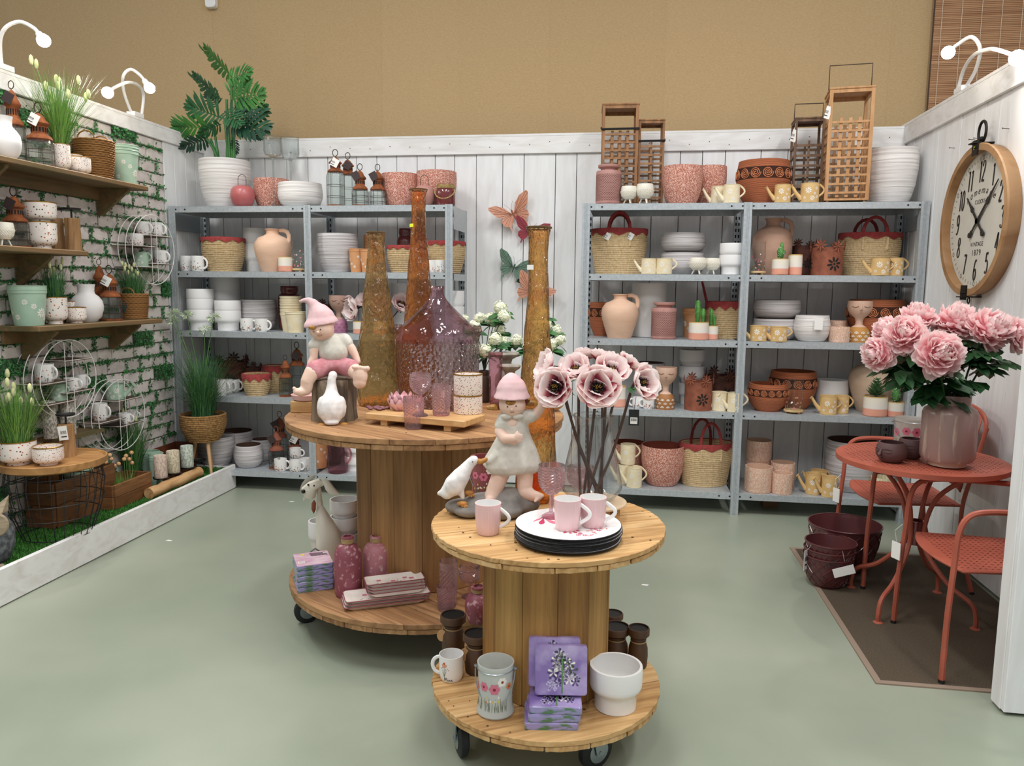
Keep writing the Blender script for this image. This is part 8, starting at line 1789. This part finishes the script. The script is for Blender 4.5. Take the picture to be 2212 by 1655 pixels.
# ---- hydrangea bunches
HYD = M('white_hydrangea', '#eef0df', .8, c2='#dfe6c2', sc=(40, 40, 40)); HLF = M('hydrangea_leaf', '#3c7038', .5, c2='#2b5630', sc=(20, 20, 20)); HST = M('dark_stem', '#3a4a2c', .7)
def leafq(mb, B, d, n_, L_, w_, mi=0):
    e = d.cross(n_).normalized(); mb.add([B, B+d*L_*.35+e*w_+n_*.06*L_, B+d*L_*.75+e*w_*.75+n_*.02*L_, B+d*L_-n_*.08*L_, B+d*L_*.75-e*w_*.75+n_*.02*L_, B+d*L_*.35-e*w_+n_*.06*L_, B+d*L_*.5-n_*.02*L_], [(0, 1, 6), (1, 2, 6), (2, 3, 6), (3, 4, 6), (4, 5, 6), (5, 0, 6)], mi)
def hyd(base, jar, blooms, label, Yf):
    t = E('hydrangea_bunch', base, label, 'flowers', 'white hydrangea bunches'); rn = random.Random(int(base.x*777))
    for px, py, rp, dy in blooms:
        c = at(px, py, 'Y', base.y+dy); r = rp*1.25/ppm(c); c = c-base; mb = MB()
        for _ in range(90):
            v = Vector((rn.gauss(0, 1), rn.gauss(0, 1), rn.gauss(0, 1))).normalized(); o = c+v*r*rn.uniform(.82, 1.0); a = v.orthogonal().normalized(); b = v.cross(a); s = r*.2; th = rn.uniform(0, 1.5)
            for q in range(4): d = a*cos(th+q*pi/2)+b*sin(th+q*pi/2); e = a*-sin(th+q*pi/2)+b*cos(th+q*pi/2); mb.add([o, o+d*s*.6+e*s*.45+v*.001, o+d*s+v*s*.15, o+d*s*.6-e*s*.45+v*.001], [(0, 1, 2, 3)])
        mb.ball(c, r*.8, 10); bl = mb.build('bloom', HYD, t, smooth=False); mb = MB(); mb.tube(cr([Vector((0, 0, 0)), Vector((c.x*.35, c.y*.35, c.z*.55)), c], 4), .0022, 5); mb.build('stem', HST, t)
        for _ in range(6): mb = MB(); a = rn.uniform(0, 6.28); d = Vector((cos(a), sin(a)*.6, rn.uniform(-.5, .2))).normalized(); leafq(mb, c-Vector((0, 0, r*.8)), d, Vector((0, -.5, 1)).normalized(), r*2.1, r*.55); mb.build('leaf', HLF, t)
jb = sp(1046, 30, 800, BZ, -1.38); vessel('brown_jar', 'jar', (jb[0], jb[1], jb[2]), DKW, 'dark brown jar behind gold-rim cups holding hydrangeas', 'jar')
hyd(jb[0]+Vector((0, 0, jb[2]*.95)), None, [(1081, 665, 13, .1), (1089, 684, 12, .05), (1061, 690, 13, .12), (1036, 688, 11, .1), (1024, 706, 12, .05), (1070, 733, 13, 0), (1088, 738, 10, .05), (1048, 758, 13, -.03), (1080, 712, 10, .1), (1003, 690, 9, .1)], 'white hydrangea bunch in brown jar behind demijohn', 0)
jb = sp(1176, 34, 815, BZ, -1.45); vessel('brown_jar', 'jar', (jb[0], jb[1], jb[2]), DKW, 'dark brown jar behind tall amber vase holding hydrangeas', 'jar')
hyd(jb[0]+Vector((0, 0, jb[2]*.95)), None, [(1176, 680, 11, .05), (1179, 703, 12, 0), (1200, 714, 12, .05), (1209, 735, 11, 0), (1190, 745, 12, -.02), (1172, 732, 10, .05), (1116, 735, 11, .1), (1140, 748, 10, .08)], 'white hydrangea bunch behind tall amber vase', 0)
# ---- anemones
PET = bpy.data.materials.new('anemone_petal')
def petal_mat():
    mt = PET; mt.use_nodes = True; nt = mt.node_tree; N = nt.nodes; L = nt.links; b = N['Principled BSDF']; b.inputs['Roughness'].default_value = .6
    at_ = N.new('ShaderNodeAttribute'); at_.attribute_name = 'tint'; rp = N.new('ShaderNodeValToRGB'); e = rp.color_ramp.elements; e[0].position = .12; e[0].color = lin('#741a34'); e[1].position = .54; e[1].color = lin('#f9e0dd')
    q = e.new(.36); q.color = lin('#c9596a'); q = e.new(.9); q.color = lin('#fff7f5'); L.new(at_.outputs['Fac'], rp.inputs[0]); L.new(rp.outputs[0], b.inputs['Base Color']); tl = N.new('ShaderNodeBsdfTranslucent'); mx = N.new('ShaderNodeMixShader'); mx.inputs[0].default_value = .4; L.new(rp.outputs[0], tl.inputs[0]); L.new(b.outputs[0], mx.inputs[1]); L.new(tl.outputs[0], mx.inputs[2]); L.new(mx.outputs[0], N['Material Output'].inputs[0])
petal_mat()
def petal_mesh(name, L_, w_, cup, seed, mat, n=7, m=7):
    rn = random.Random(seed); vs = []; tint = []; ph = rn.uniform(0, 6)
    for i in range(n):
        u_ = i/(n-1); ww = w_*(.22+.78*sin(pi*min(.93, u_*.78+.12))); 
        for j in range(m):
            v = -1+2*j/(m-1); ruf = .05*L_*u_*sin(v*7+ph)+.03*L_*u_*sin(v*13+ph*2); edge = 1-.1*v*v*u_
            vs.append((L_*u_*edge*cos(cup*u_), v*ww, L_*u_*sin(cup*u_)*edge+v*v*ww*.35+ruf)); tint.append(u_)
    me = bpy.data.meshes.new(name); me.from_pydata(vs, [], [(i*m+j, (i+1)*m+j, (i+1)*m+j+1, i*m+j+1) for i in range(n-1) for j in range(m-1)]); me.polygons.foreach_set('use_smooth', [True]*len(me.polygons)); me.materials.append(mat)
    a = me.attributes.new('tint', 'FLOAT', 'POINT'); a.data.foreach_set('value', tint); return me
AP = [petal_mesh('anemone_petal_a', 1, .74, .5, 1, PET), petal_mesh('anemone_petal_b', 1, .74, .8, 2, PET), petal_mesh('anemone_petal_c', 1, .55, 1.05, 3, PET)]
STA = M('black_stamen', '#1a1416', .8); STG = M('gold_stamen', '#8a6a22', .8); ASTM = M('brown_flower_stem', '#4a352b', .6)
am = MB(); rn = random.Random(6)
for _ in range(130):
    a = rn.uniform(0, 6.28); l = rn.uniform(.2, .42); e = rn.uniform(.25, 1.1); d = Vector((cos(a)*cos(e), sin(a)*cos(e), sin(e))); am.tube([d*.05, d*l], .012, 3); am.ball(d*l, .026, 5)
for _ in range(22):
    a = rn.uniform(0, 6.28); e = rn.uniform(.7, 1.5); d = Vector((cos(a)*cos(e), sin(a)*cos(e), sin(e))); am.tube([d*.05, d*.3], .014, 3, mi=1); am.ball(d*.31, .026, 5, mi=1)
am.ball((0, 0, .06), .13, 10); amesh = am.build('stamens', [STA, STG]); ame = amesh.data; bpy.data.objects.remove(amesh)
def child(name, me, parent, mw=None, kind=None):
    o = bpy.data.objects.new(name, me); col.objects.link(o); o.parent = parent
    if mw: o.matrix_local = mw
    if kind: o['kind'] = kind
    return o
def anemone(px, py, rp, Y, face, root, label, group, seed, leafy=True):
    c = at(px, py, 'Y', Y); r = rp*1.2/ppm(c); t = E('anemone', root, label, 'flower', group); f = Vector(face).normalized(); q = f.to_track_quat('Z', 'Y').to_matrix().to_4x4(); rn = random.Random(seed); loc = c-Vector(root)-f*r*.3
    for lay, (n, me, sc_, off) in enumerate(((6, 0, 1.05, 0), (5, 1, .95, .4), (2, 2, .6, 1.1))):
        for k in range(n): child('petal', AP[me], t, Matrix.Translation(loc) @ q @ Matrix.Rotation(off+2*pi*k/n+rn.uniform(-.15, .15), 4, 'Z') @ Matrix.Rotation(rn.uniform(-.15, .1), 4, 'Y') @ Matrix.Scale(r*sc_*rn.uniform(.92, 1.08), 4))
    child('stamens', ame, t, Matrix.Translation(loc) @ q @ Matrix.Scale(r*1.05, 4), 'stuff')
    mb = MB(); end = loc-f*r*.12; mb.tube(cr([Vector((0, 0, 0)), end*.5+Vector((0, 0, -.01)), end-f*r*.4, end], 4), .0045, 6); mb.build('stem', ASTM, t)
    if leafy:
        for k in range(2): mb = MB(); a = rn.uniform(0, 6.28); leafq(mb, end-f*r*.5, Vector((cos(a), sin(a), -.4)).normalized(), Vector((0, 0, 1)), r*.7, r*.22); mb.build('leaf', HLF, t)
vl, vr, vh = AV; G = 'anemones in the glass vase'
AN = [(355, 530, 178, -.1, (-.35, -1, .25), 'anemone facing forward lowest beside amber vase'), (790, 535, 200, -.12, (.1, -1, .3), 'largest anemone facing forward in the middle of the bunch'), (1250, 490, 165, -.04, (.75, -.7, .35), 'anemone turned towards the metal shelving with black tag'), (930, 350, 160, .0, (.35, -.7, .75), 'anemone above the largest one'), (565, 345, 150, -.02, (-.2, -.7, .75), 'anemone between two forward-facing ones'), (270, 330, 150, .02, (-.9, -.35, .4), 'anemone turned towards the amber vase'), (680, 215, 115, .1, (0, .2, 1), 'small anemone at the top of the bunch'), (1090, 290, 115, .1, (.6, .3, .7), 'anemone seen from behind at the bunch back'), (850, 240, 130, .08, (.1, .1, 1), 'anemone facing up at the bunch back')]
for i, (x, y, r_, dy, fc, nm) in enumerate(AN):
    a = i*2.4; root = Vector((vl.x+vr*.35*cos(a), vl.y+vr*.35*sin(a), vl.z+.012)); anemone(1120+x/4.597, 720+y/4.597, r_/4.597, vl.y+dy, fc, root, nm, G, i)
p = at(1370, 878, 'Y', vl.y-.05); mb = MB(); mb.box((0, 0, -.035), (.032, .0015, .05)); mb.box((0, -.001, -.045), (.022, .001, .02), 1); [mb.box((-.008+.003*k, -.0018, -.042), (.0014, .001, .009), 0) for k in range(6)]; mb.tube([(0, 0, -.01), (.005, 0, .03)], .0007, 4); o = mb.build('flower_tag', [CARDB, CARD], None, p, smooth=False); par = [q for q in bpy.data.objects if q.get('label') == AN[2][5]][0]; o.parent = par; o.location = p-par.location
sl, sr, sh = S('L', 2, 822, 30, 694, .06); ribcup((sl, sr, sh), 'ombre pot holding drooping anemones '+W['L', 2])
for i, (x, y, r_, fc, nm) in enumerate(((760, 665, 24, (-.6, -.7, -.1), 'drooping anemone beside face vase'), (790, 650, 22, (-.2, -.6, .8), 'anemone behind short amber vase'), (824, 655, 22, (.0, -.8, .5), 'anemone seen through short amber vase'), (868, 655, 22, (.4, -.7, .5), 'anemone between two amber vases'))): anemone(x, y, r_, .07+.03*i, fc, Vector((sl.x, sl.y, sl.z+.02)), nm+' on third shelf', 'anemones on the third shelf', 20+i)
# ---- peonies
PEO = bpy.data.materials.new('peony_petal')
def peo():
    mt = PEO; mt.use_nodes = True; nt = mt.node_tree; N = nt.nodes; L = nt.links; b = N['Principled BSDF']; b.inputs['Roughness'].default_value = .6; a = N.new('ShaderNodeAttribute'); a.attribute_name = 'tint'; rp = N.new('ShaderNodeValToRGB'); e = rp.color_ramp.elements; e[0].position = .0; e[0].color = lin('#e893a0'); e[1].position = .95; e[1].color = lin('#ffeceb'); q = e.new(.6); q.color = lin('#f9c6ca'); L.new(a.outputs['Fac'], rp.inputs[0]); L.new(rp.outputs[0], b.inputs['Base Color']); tl = N.new('ShaderNodeBsdfTranslucent'); mx = N.new('ShaderNodeMixShader'); mx.inputs[0].default_value = .4; L.new(rp.outputs[0], tl.inputs[0]); L.new(b.outputs[0], mx.inputs[1]); L.new(tl.outputs[0], mx.inputs[2]); L.new(mx.outputs[0], N['Material Output'].inputs[0])
peo()
PP = [petal_mesh('peony_petal_%d' % i, 1, w_, c, 10+i, PEO, 5, 6) for i, (w_, c) in enumerate(((.4, .45), (.34, .6), (.3, .7)))]
PLF = M('peony_leaf', '#2e5a30', .5, c2='#1d4024', sc=(14, 14, 14), lo=.35, hi=.7)
def peony(px, py, rp, Y, face, root, label, seed):
    c = at(px, py, 'Y', Y); r = rp*1.1/ppm(c); t = E('peony', root, label, 'flower', 'pink peonies in the milk-can vase'); f = Vector(face).normalized(); q = f.to_track_quat('Z', 'Y').to_matrix().to_4x4(); rn = random.Random(seed); loc = c-Vector(root)-f*r*.25; ga = 2.39996
    for k in range(76):
        u_ = k/76; a = k*ga; me = PP[0 if u_ < .45 else 1 if u_ < .8 else 2]; ph_ = -.45+1.75*u_**1.15+rn.uniform(-.1, .1); s = r*(1.02-.12*u_)*rn.uniform(.88, 1.08)
        child('petal', me, t, Matrix.Translation(loc) @ q @ Matrix.Rotation(a, 4, 'Z') @ Matrix.Rotation(-ph_+.35, 4, 'Y') @ Matrix.Rotation(rn.uniform(-.4, .4), 4, 'X') @ Matrix.Scale(s, 4))
    mb = MB(); mb.ball(loc, r*.5, 12); mb.build('flower_heart', M('peony_heart', '#d98a94', .7), t); mb = MB(); end = loc-f*r*.3; mb.tube(cr([Vector((0, 0, 0)), Vector((end.x*.3, end.y*.3, end.z*.6)), end], 5), .0045, 6); mb.build('stem', PLF, t)
    for k in range(13):
        mb = MB(); o = Vector((end.x*.3, end.y*.3, end.z*.6)).lerp(end, rn.uniform(.08, .85)); a = rn.uniform(0, 6.28); d = Vector((cos(a), sin(a), rn.uniform(-.7, .1))).normalized()
        for j in (-.5, 0, .5): dd = (d+Vector((-sin(a), cos(a), 0))*j).normalized(); leafq(mb, o+d*.02, dd, Vector((0, -.4, 1)).normalized(), rn.uniform(.08, .12), .026)
        mb.build('leaf_spray', PLF, t)
pvl, pvr, pvh = PV; rt = Vector((pvl.x, pvl.y, pvl.z+.02))
for i, (x, y, r_, dy, fc, nm) in enumerate(((665, 475, 122, -.05, (-.8, -.5, .1), 'peony drooping beside succulent pots'), (880, 330, 145, -.08, (-.4, -.8, .5), 'large peony facing forward above drooping one'), (965, 205, 132, .08, (-.2, -.2, 1), 'peony at the back near face vase'), (735, 300, 105, .06, (-.7, -.2, .7), 'small peony behind two larger ones'), (1138, 472, 168, -.2, (.0, -1, .35), 'foremost peony facing forward over the vase'), (1250, 225, 150, .05, (.1, -.5, 1), 'tallest peony under the clock'), (1510, 290, 158, -.05, (.45, -.7, .6), 'large peony leaning towards the clock wall'), (1715, 335, 130, -.02, (.9, -.4, .3), 'peony nearest the clock wall'))): peony(1690+x/3.31, 620+y/3.31, r_/3.31, pvl.y+dy, fc, rt+Vector((.02*cos(i), .02*sin(i), 0)), nm, 40+i)
# smoked glass bowl on driftwood at the spool edge
p = at(1207, 893, 'Z', BZ); t = E('glass_on_driftwood', (p.x-.03, p.y+.06, BZ), 'smoked glass bowl melted over driftwood on large spool edge', 'bowl'); mb = MB(); mb.ball((0, 0, .05), .05, 12, sx=1.1, sy=.8, sz=1); clay('driftwood', mb, SW[2], t, .006, 3); mb = MB(); mb.lathe([(.02, .06), (.05, .1), (.07, .16), (.075, .2)], 28, fn=lambda a, q, z, k: q*(1+.08*sin(3*a))); mb.build('glass_bowl', glass('smoked_glass', '#a9a49c', .03, .3, (14, 14, 14), .4), t)
# scraps of paper on the floor
for px, py, nm in ((630, 1084, 'small white paper scrap on floor between spool and shelving'), (1393, 1264, 'tiny white paper scrap on floor right of small spool'), (365, 1168, 'tiny white paper scrap on floor by plinth board')):
    p = at(px, py, 'Z', 0); mb = MB(); mb.prism([(-.018, -.006), (.012, -.009), (.02, .004), (-.01, .008)], .0005, .0015); tag(mb.build('paper_scrap', CARD, loc=p, smooth=False), nm, 'paper')
for o in bpy.data.objects:
    if o.parent and o.name.split('.')[0] in ('bolt', 'slot_holes', 'nail', 'daisy_print', 'flower_print', 'wild_flower_print', 'pink_flower_print', 'cut_out_flower', 'butterfly_print', 'lavender_blossom_print', 'arch_print', 'coneflower_and_name_print', 'dotted_stripes', 'back_label', 'openwork_band'): o['kind'] = 'stuff'
